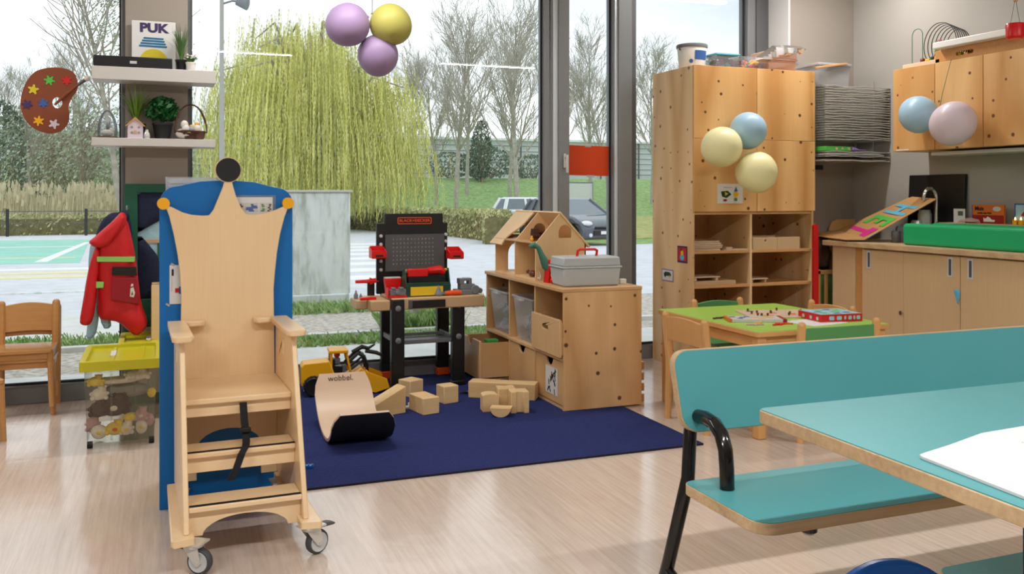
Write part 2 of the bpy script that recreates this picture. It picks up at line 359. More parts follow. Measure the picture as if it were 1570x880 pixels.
# ------------------------------------------------------------------ mesh building
class MB:
    def __init__(s, M0=None):
        s.v = []; s.f = []; s.m = []; s.X = M0 or Matrix(); s.mi = 0; s.sm = []
        s.smooth = False
    def add(s, vs, fs, smooth=None):
        o = len(s.v)
        s.v += [tuple(s.X @ Vector(p)) for p in vs]
        for f in fs:
            s.f.append(tuple(i + o for i in f)); s.m.append(s.mi)
        return s
    def box(s, x0, x1, y0, y1, z0, z1):
        v = [(x, y, z) for z in (z0, z1) for y in (y0, y1) for x in (x0, x1)]
        return s.add(v, [(0, 2, 3, 1), (4, 5, 7, 6), (0, 1, 5, 4), (2, 6, 7, 3), (0, 4, 6, 2), (1, 3, 7, 5)])
    def frust(s, p0, a0, p1, a1, h=(1, 1)):
        """tapered box from rect centred p0 (half sizes a0) to p1 (a1), stacked in z"""
        v = []
        for p, a in ((p0, a0), (p1, a1)):
            for sy in (-1, 1):
                for sx in (-1, 1): v.append((p[0] + sx * a[0], p[1] + sy * a[1], p[2]))
        return s.add(v, [(0, 2, 3, 1), (4, 5, 7, 6), (0, 1, 5, 4), (2, 6, 7, 3), (0, 4, 6, 2), (1, 3, 7, 5)])
    def prism(s, polys, axis, t0, t1):
        """polys: outer loop, then holes, 2-D; axis 'x': (y,z), 'y': (x,z), 'z': (x,y)"""
        if not isinstance(polys[0][0], (tuple, list)): polys = [polys]
        flat = [p for lp in polys for p in lp]
        def P3(p, t):
            return {'x': (t, p[0], p[1]), 'y': (p[0], t, p[1]), 'z': (p[0], p[1], t)}[axis]
        tris = tessellate_polygon([[Vector((p[0], p[1], 0)) for p in lp] for lp in polys])
        n = len(flat)
        vs = [P3(p, t0) for p in flat] + [P3(p, t1) for p in flat]
        fs = [tuple(t) for t in tris] + [tuple(i + n for i in reversed(t)) for t in tris]
        o = 0
        for lp in polys:
            k = len(lp)
            for i in range(k):
                a, b = o + i, o + (i + 1) % k
                fs.append((a, b, b + n, a + n))
            o += k
        return s.add(vs, fs)
    def tube(s, pts, r, n=8, caps=True, closed=False):
        pts = [Vector(p) for p in pts]
        if closed: pts = pts + [pts[0]]
        k = len(pts)
        rr = r if isinstance(r, (list, tuple)) else [r] * k
        t0 = (pts[1] - pts[0]).normalized()
        up = Vector((0, 0, 1)) if abs(t0.z) < 0.9 else Vector((1, 0, 0))
        u = t0.cross(up).normalized()
        vs = []; fs = []
        for i, p in enumerate(pts):
            if i == 0: t = pts[1] - p
            elif i == k - 1: t = p - pts[i - 1]
            else: t = (pts[i + 1] - p).normalized() + (p - pts[i - 1]).normalized()
            t = t.normalized() if t.length > 1e-9 else t0
            u = (u - t * u.dot(t))
            u = u.normalized() if u.length > 1e-6 else t.orthogonal().normalized()
            w = t.cross(u)
            for j in range(n):
                a = 2 * pi * j / n
                vs.append(p + (u * cos(a) + w * sin(a)) * rr[i])
        for i in range(k - 1):
            for j in range(n):
                a = i * n + j; b = i * n + (j + 1) % n
                fs.append((a, b, b + n, a + n))
        if caps:
            fs.append(tuple(reversed(range(n)))); fs.append(tuple(range((k - 1) * n, k * n)))
        return s.add(vs, fs)
    def cyl(s, p0, p1, r0, r1=None, n=16):
        return s.tube([p0, p1], [r0, r0 if r1 is None else r1], n)
    def lathe(s, prof, c=(0, 0, 0), n=24, axis='z', sx=1, sy=1):
        vs = []; fs = []; k = len(prof)
        for r, h in prof:
            for j in range(n):
                a = 2 * pi * j / n
                x, y = r * cos(a) * sx, r * sin(a) * sy
                p = {'z': (x, y, h), 'x': (h, x, y), 'y': (x, h, y)}[axis]
                vs.append((p[0] + c[0], p[1] + c[1], p[2] + c[2]))
        for i in range(k - 1):
            for j in range(n):
                a = i * n + j; b = i * n + (j + 1) % n
                fs.append((a, b, b + n, a + n))
        if prof[0][0] > 1e-6: fs.append(tuple(reversed(range(n))))
        if prof[-1][0] > 1e-6: fs.append(tuple(range((k - 1) * n, k * n)))
        return s.add(vs, fs)
    def ball(s, c, r, n=16, sc=(1, 1, 1), m=None):
        m = m or n // 2
        prof = [(sin(pi * i / m), -cos(pi * i / m)) for i in range(m + 1)]
        vs = []; fs = []
        for a, h in prof:
            for j in range(n):
                t = 2 * pi * j / n
                vs.append((c[0] + r * a * cos(t) * sc[0], c[1] + r * a * sin(t) * sc[1], c[2] + r * h * sc[2]))
        for i in range(m):
            for j in range(n):
                x = i * n + j; y = i * n + (j + 1) % n
                fs.append((x, y, y + n, x + n))
        return s.add(vs, fs)
    def quad(s, a, b, c, d):
        return s.add([a, b, c, d], [(0, 1, 2, 3)])
    def build(s, name, mat, parent=None, loc=None, rot=None, bev=0.0, seg=2, smooth=False, angle=35, weld=False):
        me = bpy.data.meshes.new(name)
        me.from_pydata(s.v, [], s.f)
        mats = mat if isinstance(mat, (list, tuple)) else [mat]
        for k in mats: me.materials.append(M[k] if isinstance(k, str) else k)
        if len(mats) > 1: me.polygons.foreach_set('material_index', s.m)
        bm = bmesh.new(); bm.from_mesh(me)
        bmesh.ops.remove_doubles(bm, verts=bm.verts, dist=1e-6)
        bmesh.ops.recalc_face_normals(bm, faces=bm.faces)
        bm.to_mesh(me); bm.free()
        if smooth:
            me.polygons.foreach_set('use_smooth', [True] * len(me.polygons))
            me.set_sharp_from_angle(angle=radians(angle))
        o = bpy.data.objects.new(name, me); COL.objects.link(o)
        if parent is not None: o.parent = parent
        if loc: o.location = loc
        if rot: o.rotation_euler = rot
        if bev:
            b = o.modifiers.new('bevel', 'BEVEL'); b.width = bev; b.segments = seg; b.limit_method = 'ANGLE'; b.angle_limit = radians(40)
            if not smooth:
                me.polygons.foreach_set('use_smooth', [True] * len(me.polygons)); me.set_sharp_from_angle(angle=radians(30))
            b.harden_normals = False
        return o

def tag(o, label=None, cat=None, group=None, kind=None):
    if label: o['label'] = label
    if cat: o['category'] = cat
    if group: o['group'] = group
    if kind: o['kind'] = kind
    return o
def thing(name, label, cat, loc=(0, 0, 0), rz=0.0, group=None, kind=None, rot=None):
    o = bpy.data.objects.new(name, None); COL.objects.link(o)
    o.empty_display_size = 0.1
    o.location = loc; o.rotation_euler = rot or (0, 0, rz)
    return tag(o, label, cat, group, kind)
KIDS = {}
def copy_tree(o, parent=None):
    c = o.copy(); COL.objects.link(c); c.parent = parent
    for ch in [x for x in bpy.data.objects if x.parent == o and x != c]:
        copy_tree(ch, c)
    return c
def struct(o, name=None):
    o['kind'] = 'structure'; return o
def rrect(x0, x1, y0, y1, r, n=5):
    r4 = r if isinstance(r, (list, tuple)) else [r] * 4
    pts = []
    for (cx, cy, a0), q in zip(((x1, y1, 0), (x0, y1, 90), (x0, y0, 180), (x1, y0, 270)), r4):
        sx = -1 if cx == x1 else 1; sy = -1 if cy == y1 else 1
        if q <= 0: pts.append((cx, cy)); continue
        for i in range(n + 1):
            a = radians(a0 + 90 * i / n)
            pts.append((cx + sx * q + q * cos(a), cy + sy * q + q * sin(a)))
    return pts
def circ(cx, cy, r, n=20, sx=1, sy=1):
    return [(cx + r * cos(2 * pi * i / n) * sx, cy + r * sin(2 * pi * i / n) * sy) for i in range(n)]
def inflate(mb, poly, depth, cell, y0=0.0, fold=0.0, seed=0, fs=9.0, back=True):
    """cushion-like body over a 2-D outline in the xz plane, bulging to -y (and +y)"""
    xs = [p[0] for p in poly]; zs = [p[1] for p in poly]
    n = len(poly)
    def inside(x, z):
        c = False; j = n - 1
        for i in range(n):
            if (poly[i][1] > z) != (poly[j][1] > z) and x < (poly[j][0] - poly[i][0]) * (z - poly[i][1]) / (poly[j][1] - poly[i][1]) + poly[i][0]: c = not c
            j = i
        return c
    def near(x, z):
        best = (1e9, 0, 0)
        for i in range(n):
            ax, az = poly[i]; bx, bz = poly[(i + 1) % n]
            dx, dz = bx - ax, bz - az; L = dx * dx + dz * dz
            t = max(0, min(1, ((x - ax) * dx + (z - az) * dz) / L)) if L else 0
            qx, qz = ax + t * dx, az + t * dz
            d = (qx - x) ** 2 + (qz - z) ** 2
            if d < best[0]: best = (d, qx, qz)
        return sqrt(best[0]), best[1], best[2]
    x0, x1, z0, z1 = min(xs), max(xs), min(zs), max(zs)
    nx = int((x1 - x0) / cell) + 2; nz = int((z1 - z0) / cell) + 2
    cells = set()
    for i in range(nx):
        for k in range(nz):
            if inside(x0 + (i + .5) * cell, z0 + (k + .5) * cell): cells.add((i, k))
    idx = {}; pts = []
    def vid(i, k):
        if (i, k) not in idx:
            x, z = x0 + i * cell, z0 + k * cell
            edge = not all((i - a, k - b) in cells for a in (0, 1) for b in (0, 1))
            d, qx, qz = near(x, z)
            if edge or not inside(x, z): x, z, d = qx, qz, 0.0
            idx[(i, k)] = len(pts); pts.append((x, z, d))
        return idx[(i, k)]
    fs_ = [(vid(i, k), vid(i + 1, k), vid(i + 1, k + 1), vid(i, k + 1)) for i, k in cells]
    dm = max(p[2] for p in pts) or 1
    front = []; rear = []
    for x, z, d in pts:
        h = depth * sqrt(max(0, 1 - (1 - min(1, d / (dm * 0.6))) ** 2))
        f = fold * noise.noise(Vector((x * fs + seed, z * fs * 0.4, seed))) if d > 0 else 0
        front.append((x, y0 - h + f * (1 if d > 0 else 0), z)); rear.append((x, y0 + (h * 0.6 if back else 0.002), z))
    m = len(pts)
    mb.add(front + rear, fs_ + [tuple(i + m for i in reversed(f)) for f in fs_])
    return mb
def lettering(s, size, mat, parent, loc, rot, name='lettering', ext=0.0006, align='CENTER', sx=1.0, sz=1.0, bold=0.0):
    cu = bpy.data.curves.new('txt', 'FONT'); cu.body = s; cu.size = size; cu.extrude = ext; cu.align_x = align; cu.align_y = 'CENTER'
    cu.offset = bold
    cu.resolution_u = 3
    t = bpy.data.objects.new('txt', cu); COL.objects.link(t)
    bpy.context.view_layer.update()
    me = bpy.data.meshes.new_from_object(t.evaluated_get(bpy.context.evaluated_depsgraph_get()))
    bpy.data.objects.remove(t); bpy.data.curves.remove(cu)
    me.materials.clear(); me.materials.append(M[mat])
    o = bpy.data.objects.new(name, me); COL.objects.link(o)
    o.parent = parent; o.location = loc; o.rotation_euler = rot; o.scale = (sx, sz, 1)
    return o
UPR = (pi / 2, 0, 0)       # text standing upright, facing -y

# ================================================================== THE ROOM
XR, XL, YB, YW, ZC = 4.97, -3.6, -2.6, 5.85, 3.0
o = MB().box(XL, XR, YB, 6.0, -0.06, 0.0).build('floor', 'floor'); struct(o)
o = MB().box(XL, XR + 0.2, YB, 6.05, ZC, ZC + 0.15).build('ceiling', 'ceil'); struct(o)
o = MB().box(XR, XR + 0.15, YB, 6.05, -0.06, ZC).build('wall_right', 'wallgrey'); struct(o)
o = MB().box(XL - 0.15, XL, YB, 6.05, -0.06, ZC).build('wall_left', 'wallgrey'); struct(o)
o = MB().box(XL - 0.15, XR + 0.15, YB - 0.15, YB, -0.06, ZC).build('wall_rear', 'wallgrey'); struct(o)
o = MB().box(4.375, XR, 5.6, 6.05, 0, ZC).build('wall_window', 'wallbeige'); struct(o)
o = MB().box(4.36, 4.375, 5.598, 6.05, 0, ZC).build('trim_1', 'wallwhite'); struct(o)
o = MB().box(-0.203, 0.137, 5.7, 6.05, 0, ZC).build('wall_pillar', 'wallbeige'); struct(o)
o = MB().box(XL, XR, 5.83, 6.05, 2.82, ZC).build('trim_2', 'wallbeige'); struct(o)

def window(n, x0, x1, ls, rs, rail=0.10, sash=False, yoff=0.0):
    r = thing('window_%d' % n, None, None, ((x0 + x1) / 2, YW, 0)); r['kind'] = 'structure'
    cx = (x0 + x1) / 2; a, b = x0 - cx, x1 - cx
    f = MB(); f.box(a, b, 0, 0.12, 0.0, rail); f.box(a, b, 0, 0.12, 2.74, 2.82)
    if ls: f.box(a, a + ls, 0, 0.12, rail, 2.74)
    if rs: f.box(b - rs, b, 0, 0.12, rail, 2.74)
    f.build('window_frame', 'alu', r, bev=0.004)
    g = MB()
    y = 0.045
    g.box(a + ls, b - rs, y, y + 0.012, rail, rail + 0.014); g.box(a + ls, b - rs, y, y + 0.012, 2.726, 2.74)
    g.box(a + ls, a + ls + 0.012, y, y + 0.012, rail, 2.74); g.box(b - rs - 0.012, b - rs, y, y + 0.012, rail, 2.74)
    g.build('gasket', 'gasket', r)
    MB().box(a + ls, b - rs, 0.057, 0.065, rail, 2.74).build('pane', 'glass', r)
    return r, cx
window(1, -3.6, -0.203, 0.06, 0.028)
window(2, 0.137, 2.53, 0.018, 0.040)
r3, c3 = window(3, 2.53, 3.17, 0.135, 0.14)
window(4, 3.17, 4.36, 0.045, 0.18)
# projecting opening-sash stile, pale strips and handle on the narrow casement
f = MB(); f.box(2.585 - c3, 2.665 - c3, -0.035, 0.02, 0.10, 2.74); f.build('sash_stile', 'alu', r3, bev=0.004)
f = MB(); f.box(2.552 - c3, 2.584 - c3, -0.012, 0.0, 0.0, 2.82); f.build('pale_trim_strip', 'alul', r3)
f = MB(); f.box(3.035 - c3, 3.055 - c3, -0.012, 0.0, 0.10, 2.82); f.build('pale_trim_strip', 'alul', r3)
f = MB(); f.box(3.055 - c3, 3.165 - c3, -0.03, 0.0, 0.0, 2.82); f.build('mullion', 'alu', r3, bev=0.004)
f = MB(); f.box(3.165 - c3, 3.20 - c3, -0.018, 0.0, 0.0, 2.82); f.build('mullion_cover', 'alud', r3, bev=0.003)
h = MB(); h.box(2.618 - c3, 2.638 - c3, -0.043, -0.035, 1.385, 1.485); h.cyl((2.628 - c3, -0.043, 1.46), (2.628 - c3, -0.075, 1.46), 0.008, n=12)
h.box(2.619 - c3, 2.637 - c3, -0.085, -0.070, 1.35, 1.475); h.build('handle', 'cream', r3, bev=0.004, seg=2)
# dark strips beside the pillar
o = MB().box(-0.222, -0.203, 5.76, 5.85, 0, 2.82).build('trim_3', 'alud'); struct(o)
o = MB().box(0.137, 0.156, 5.76, 5.85, 0, 2.82).build('trim_4', 'alud'); struct(o)
o = MB().box(4.25, 4.36, 5.838, 5.85, 0, 2.82).build('trim_5', 'alud'); struct(o)
# skirting of the right wall
o = MB().box(XR - 0.012, XR, YB, 5.6, 0, 0.08).build('baseboard_right', 'alu'); struct(o)

# ceiling lamps: two rows of long diffusers, the unseen window row added for fill
LAMP_X = [(-2.45, -1.14), (0.16, 1.47), (3.36, 4.67)]
for yi, yy in enumerate((0.5, 4.95)):
    for xi, (a, b) in enumerate(LAMP_X):
        where = ('above the table, nearer the viewer', 'added unseen above the play rug as fill, nearer the windows')[yi]
        side = ('left end', 'middle', 'right end')[xi]
        t = thing('linear_lamp', 'long white ceiling lamp, %s, %s of its row' % (where, side), 'lamp', ((a + b) / 2, yy, 2.90), group='linear ceiling lamps')
        w = (b - a) / 2
        MB().box(-w, w, -0.055, 0.055, 0.012, 0.06).build('housing', 'alu', t, bev=0.004)
        MB().box(-w + 0.01, w - 0.01, -0.045, 0.045, 0.0, 0.014).build('diffuser', 'lamp', t)
        MB().cyl((-w * 0.7, 0, 0.05), (-w * 0.7, 0, 0.10), 0.004, n=6).cyl((w * 0.7, 0, 0.05), (w * 0.7, 0, 0.10), 0.004, n=6).build('hanger', 'steel', t)
        L = bpy.data.lights.new('lamp_light', 'AREA'); L.shape = 'RECTANGLE'; L.size = 2 * w; L.size_y = 0.09; L.energy = LAMP_W * (1.55, 0.72)[yi]; L.color = (1.0, 0.97, 0.93)
        lo = bpy.data.objects.new('lamp_light', L); COL.objects.link(lo); lo.parent = t; lo.location = (0, 0, -0.006)

# ================================================================== OUTSIDE
def gz(Y):
    if Y < 40: return -0.05 - 0.006 * (Y - 6)
    if Y < 46: return -0.254 + (Y - 40) * 0.05
    if Y < 62: return 0.046 + (Y - 46) * 0.145
    return 2.37
def strip(name, mat, poly, dz=0.0, n=1):
    """ground patch from an (x, y) outline"""
    mb = MB(); vs = [(x, y, gz(y) + dz) for x, y in poly]
    k = len(vs)
    vs2 = [(x, y, z - 0.04) for x, y, z in vs]
    mb.add(vs + vs2, [tuple(range(k)), tuple(reversed(range(k, 2 * k)))] + [(i, (i + 1) % k, (i + 1) % k + k, i + k) for i in range(k)])
    o = mb.build(name, mat); o['kind'] = 'structure'; return o
mb = MB()
ys = [6.05, 12, 20, 30, 40, 46, 52, 57, 62, 75, 160]
xs = [-80, -40, -15, 0, 15, 40, 80, 140]
vs = [(x, y, gz(y)) for y in ys for x in xs]
fs = [(j * 8 + i, j * 8 + i + 1, (j + 1) * 8 + i + 1, (j + 1) * 8 + i) for j in range(len(ys) - 1) for i in range(7)]
mb.add(vs, fs); o = mb.build('grass_ground', 'grassy', smooth=True); struct(o)
strip('asphalt_road', 'asphalt', [(-40, 10.2), (40, 10.2), (40, 21.5), (9.6, 21.5), (9.9, 24), (9.8, 29), (8.2, 37.2), (-40, 34.6)], 0.012)
strip('paved_path', 'paving', [(-8, 6.05), (12, 6.05), (12, 7.45), (0.2, 7.45), (0.2, 6.9), (-8, 6.9)], 0.02)
strip('gravel_bed', 'gravel', [(-8, 6.9), (0.2, 6.9), (0.2, 7.5), (12, 7.5), (12, 10.15), (0.2, 10.15), (0.2, 8.1), (-8, 8.1)], 0.01)
strip('tiled_path', 'paving', [(-12, 8.6), (0.3, 8.6), (0.3, 10.2), (-12, 13.3)], 0.026)
strip('kerb_stone', 'paving', [(-2, 7.96), (12, 7.96), (12, 8.06), (-2, 8.06)], 0.05)
strip('kerb_stone', 'concrete', [(-12, 13.1), (0.3, 13.1), (0.3, 13.25), (-12, 13.25)], 0.03)
strip('sports_court', 'court', [(-9.5, 19.9), (-1.5, 19.3), (-2.1, 30.6), (-8.5, 30.9)], 0.02)
strip('court_line', 'linew', [(-2.32, 19.7), (-2.10, 19.7), (-1.92, 28.4), (-2.08, 28.4)], 0.028)
strip('court_line', 'liney', [(-9.0, 21.9), (-1.7, 20.9), (-1.7, 21.1), (-9.0, 22.15)], 0.026)
strip('court_line', 'linew', [(-8.5, 26.3), (-2.0, 26.0), (-2.0, 26.2), (-8.5, 26.5)], 0.026)
for k, yy in enumerate((15.6, 16.5, 17.4)):
    strip('painted_stripe', 'liney' if k < 2 else 'linew', [(-9, yy + 0.35), (0.3, yy), (0.3, yy + 0.42), (-9, yy + 0.8)], 0.02)
for k in range(8):
    yy = 13.6 + k * 1.5
    xo = 2.4 + (yy - 13.6) * 0.235
    strip('zebra_stripe', 'linew', [(xo - 2.5, yy), (xo + 0.9, yy - 0.05), (xo + 0.95, yy + 0.65), (xo - 2.5, yy + 0.7)], 0.02)
strip('rough_verge', 'verge', [(-40, 36.6), (8.0, 38.3), (11, 31), (10.2, 24.2), (13, 24.2), (40, 36), (40, 44.5), (-40, 44.5)], 0.03)

# planted hedge with a low fence
def leaf_cloud(mb, fn, n, s, flat=0.0):
    for _ in range(n):
        p = fn()
        if p is None: continue
        a = Vector((random.gauss(0, 1), random.gauss(0, 1), random.gauss(0, 1))).normalized()
        b = a.orthogonal().normalized(); c = a.cross(b)
        q = random.uniform(0.6, 1.3) * s
        b = b * q; c = c * q * 0.6
        P_ = Vector(p)
        mb.add([P_ - b, P_ + c * 0.6, P_ + b, P_ - c], [(0, 1, 2, 3)])
def hedge(path, w, h, n, label):
    t = thing('hedge', label, 'hedge', (path[0][0], path[0][1], gz(path[0][1])))
    ox, oy, oz = t.location
    core = MB(); lv = MB()
    for (x0, y0), (x1, y1) in zip(path[:-1], path[1:]):
        d = Vector((x1 - x0, y1 - y0)); L = d.length; d.normalize(); nn = Vector((-d.y, d.x)) * w / 2 * 0.8
        z0, z1 = gz(y0) - 0.05, gz(y1) - 0.05
        vs = []
        for (x, y, z) in ((x0, y0, z0), (x1, y1, z1)):
            for sg in (-1, 1):
                for hh in (0, h * 0.86): vs.append((x + nn.x * sg - ox, y + nn.y * sg - oy, z + hh - oz))
        core.add(vs, [(0, 1, 3, 2), (4, 6, 7, 5), (0, 4, 5, 1), (2, 3, 7, 6), (1, 5, 7, 3), (0, 2, 6, 4)])
        def fn():
            k = random.random(); side = random.choice((-1, 1, 0, -1))
            px, py = x0 + d.x * L * k, y0 + d.y * L * k
            hh = random.uniform(0, h)
            if side == 0: off = random.uniform(-1, 1); hh = h * random.uniform(0.86, 1.05)
            else: off = side * random.uniform(0.75, 1.1)
            return (px + nn.x * off - ox, py + nn.y * off - oy, gz(py) + hh - oz)
        leaf_cloud(lv, fn, int(n * L), 0.07)
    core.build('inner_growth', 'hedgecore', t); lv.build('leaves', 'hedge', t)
    return t
hedge([(-14, 34.9), (-5.2, 35.3), (7.3, 37.1)], 0.9, 0.72, 230, 'long low green and brown hedge behind the sports court, left')
hedge([(7.6, 36.8), (9.1, 29.2), (9.1, 25.0), (8.4, 22.9)], 0.9, 0.88, 420, 'low leafy hedge beside the parked cars, with yellow green shoots')
ft = thing('railing', 'thin dark metal railing with square posts above the hedge', 'fence', (-5, 34.3, gz(34.3)))
rl = MB(); rl.box(-9, 11.5, -0.015, 0.015, 0.83, 0.86); rl.box(-9, 11.5, -0.012, 0.012, 0.45, 0.47); rl.build('rail', 'alud', ft)
for k in range(6): MB().box(-4.6 + k * 2.38 - 0.045, -4.6 + k * 2.38 + 0.045, -0.045, 0.045, 0, 0.93).build('post', 'gasket', ft)

def reeds(x0, x1, y0, y1, n, h, name='reed_bed', mat='reed', label=None):
    mb = MB()
    for _ in range(n):
        x = random.uniform(x0, x1); y = random.uniform(y0, y1); z = gz(y)
        hh = h * random.uniform(0.55, 1.1); l = random.gauss(0, 0.14); w = random.uniform(0.012, 0.028)
        mb.add([(x - w, y, z), (x + w, y, z), (x + l + w * 0.5, y, z + hh), (x + l, y + 0.02, z + hh * 1.04)], [(0, 1, 2, 3)])
        if random.random() < 0.45:
            mb.add([(x + l - 0.05, y, z + hh), (x + l + 0.05, y, z + hh), (x + l + 0.07, y, z + hh + 0.22), (x + l, y, z + hh + 0.34)], [(0, 1, 2, 3)])
    o = mb.build(name, mat); tag(o, label, 'reeds', kind='stuff'); return o
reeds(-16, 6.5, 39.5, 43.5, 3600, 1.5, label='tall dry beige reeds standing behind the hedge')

# conservatory far behind
gh = thing('greenhouse', 'long pale greenhouse with horizontal bars far behind the trees', 'greenhouse', (18, 76, 1.0))
MB().box(-48, 60, 0, 6, -0.6, 1.35).build('base_wall', 'ghwall', gh)
MB().box(-48, 60, 0.3, 6, 1.35, 5.0).build('glass_wall', P('pale_frosted_glass', (228, 234, 238), 0.9, spec=0.1), gh)
b = MB()
for k in range(8): b.box(-48, 60, 0.0, 0.1, 1.5 + k * 0.5, 1.56 + k * 0.5)
for k in range(28): b.box(-48 + k * 4, -47.9 + k * 4, -0.02, 0.12, 1.35, 5.05)
b.build('glazing_bars', 'alud', gh)
MB().box(-48, 60, -0.2, 6.2, 5.0, 5.2).build('roof', 'greenhouse', gh)

def grow(mb, p, d, r, L, lev, maxlev, up, nseg=4):
    pts = [p]; rr = [r]; q = p.copy(); dd = d.copy()
    out = []
    for i in range(nseg):
        dd = (dd + Vector((random.gauss(0, 1), random.gauss(0, 1), random.gauss(0, 1))) * (0.05 + 0.05 * lev) + Vector((0, 0, up))).normalized()
        q = q + dd * L / nseg
        pts.append(q.copy()); rr.append(r * (1 - 0.8 * (i + 1) / nseg) + 0.006)
        out.append((q.copy(), dd.copy(), rr[-1]))
    mb.tube(pts, rr, 5 if lev == 0 else 3, caps=False)
    if lev < maxlev:
        nb = (22, 9, 6, 4)[lev]
        for k in range(nb):
            f = random.uniform(0.3 if lev == 0 else 0.2, 1.0)
            i = min(nseg - 1, int(f * nseg)); q0 = pts[i].lerp(pts[i + 1], f * nseg - i)
            ax = random.uniform(0, 2 * pi); sp = random.uniform(0.28, 0.62)
            perp = dd.orthogonal().normalized(); perp.rotate(Matrix.Rotation(ax, 3, dd)) if False else None
            v = Vector((cos(ax), sin(ax), 0)); nd = (d * (1 - sp * 0.6) + v * sp).normalized()
            ln = L * (0.62 - 0.30 * f) * random.uniform(0.7, 1.15) if lev == 0 else L * random.uniform(0.35, 0.6)
            grow(mb, q0, nd, max(0.006, rr[i] * 0.42), ln * 0.92, lev + 1, maxlev, 0.13, 3)
def bare_tree_mesh(h, r, seed, maxlev=3):
    random.seed(seed); mb = MB()
    grow(mb, Vector((0, 0, -0.1)), Vector((0, 0, 1)), r, h, 0, maxlev, 0.05, 9)
    return mb
TREES = []
for k in range(3):
    TREES.append(bare_tree_mesh(8.6, 0.15, 40 + k))
def px2x(px, Y):
    u = (px - 785) / 1394.0; rx = 0.35837 + 0.93358 * u; ry = 0.93358 - 0.35837 * u
    return rx / ry * Y
tree_rows = [  # (screen x estimate turned into metres), depth, height scale, mesh, label
    (668, 50, 0.80, 0, 'slim bare tree just right of the yellow willow'), (700, 46, 1.05, 1, 'tall bare tree with dense twigs between willow and parked van'),
    (716, 54, 0.92, 2, 'bare twin trunk tree behind the tall twiggy tree'), (797, 38, 0.98, 0, 'bare tree with long low branches in front of the silver car'),
    (782, 52, 0.95, 1, 'bare tree set back behind the silver car'), (905, 52, 0.98, 2, 'bare tree above the red sheet in the narrow window'),
    (935, 48, 0.80, 0, 'bare tree at the right edge of the narrow window'), (1000, 50, 0.95, 1, 'bare tree seen between mullion and tall cupboard'),
    (45, 50, 0.62, 2, 'bare tree low behind the brown palette'), (110, 56, 0.72, 0, 'bare tree seen below the brown palette'), (640, 58, 0.8, 1, 'bare tree half hidden by the willow'),
    (10, 62, 0.6, 1, 'small hazy bare tree at the left edge of the window'), (1045, 60, 0.85, 2, 'hazy bare tree behind the tall cupboard corner'), (870, 60, 0.9, 0, 'hazy bare tree behind the window mullion')]
first = {}
for px, Y, s, k, lab in tree_rows:
    if k not in first:
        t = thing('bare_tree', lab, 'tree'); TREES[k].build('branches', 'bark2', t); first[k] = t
    else: t = copy_tree(first[k])
    t['label'] = lab; t['category'] = 'tree'; t['group'] = 'bare trees beyond the road'
    t.location = (px2x(px, Y), Y, gz(Y)); t.scale = (s, s, s); t.rotation_euler.z = px * 0.37
random.seed(11)
# near twiggy shrub tree with small leaves, left of the pillar
def leafy_tree(X, Y, h, w, n, label, mat='bush3', trunk=0.10, seed=1, name='leafy_tree', s=0.09, maxlev=2, z0=0.35):
    random.seed(seed)
    t = thing(name, label, 'tree', (X, Y, gz(Y)))
    mb = MB(); grow(mb, Vector((0, 0, -0.1)), Vector((0, 0, 1)), trunk, h, 0, maxlev, 0.05, 8); mb.build('branches', 'bark', t)
    lv = MB(); seeds_ = [(random.gauss(0, w * 0.35), random.gauss(0, w * 0.35), random.uniform(z0 * h, h * 0.98)) for _ in range(34)]
    def fn():
        c = random.choice(seeds_); r = w * 0.17
        k = 1.15 - 0.6 * max(0, (c[2] / h - 0.5)) * 2
        return (c[0] * k + random.gauss(0, r), c[1] * k + random.gauss(0, r), c[2] + random.gauss(0, r))
    leaf_cloud(lv, fn, n, s)
    lv.build('leaves', mat, t); return t
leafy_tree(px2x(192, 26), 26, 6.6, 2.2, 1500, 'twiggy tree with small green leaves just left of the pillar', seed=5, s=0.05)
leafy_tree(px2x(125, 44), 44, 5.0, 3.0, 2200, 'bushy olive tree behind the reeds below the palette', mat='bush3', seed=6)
def bush(px, Y, w, h, n, label, mat, seed, s=0.12, name='bush'):
    random.seed(seed)
    t = thing(name, label, 'bush', (px2x(px, Y), Y, gz(Y)))
    st = MB()
    for k in range(7): st.tube([(random.gauss(0, .12), random.gauss(0, .12), -0.1), (random.gauss(0, w * .2), random.gauss(0, w * .2), h * 0.55), (random.gauss(0, w * .35), random.gauss(0, w * .3), h * 0.9)], [0.05, 0.03, 0.01], 4)
    st.build('stems', 'bark', t)
    lv = MB()
    def fn():
        a = random.uniform(0, 2 * pi); c = random.uniform(-0.9, 1); rr = sqrt(max(0, 1 - c * c)) * (random.uniform(0.3, 1) ** 0.4)
        k = 1 + 0.18 * noise.noise(Vector((cos(a) * 2 + seed, sin(a) * 2, c * 3)))
        return (cos(a) * rr * w / 2 * k, sin(a) * rr * w / 2 * k, h * (0.5 + 0.5 * c * k))
    leaf_cloud(lv, fn, n, s); lv.build('leaves', mat, t)
    return t
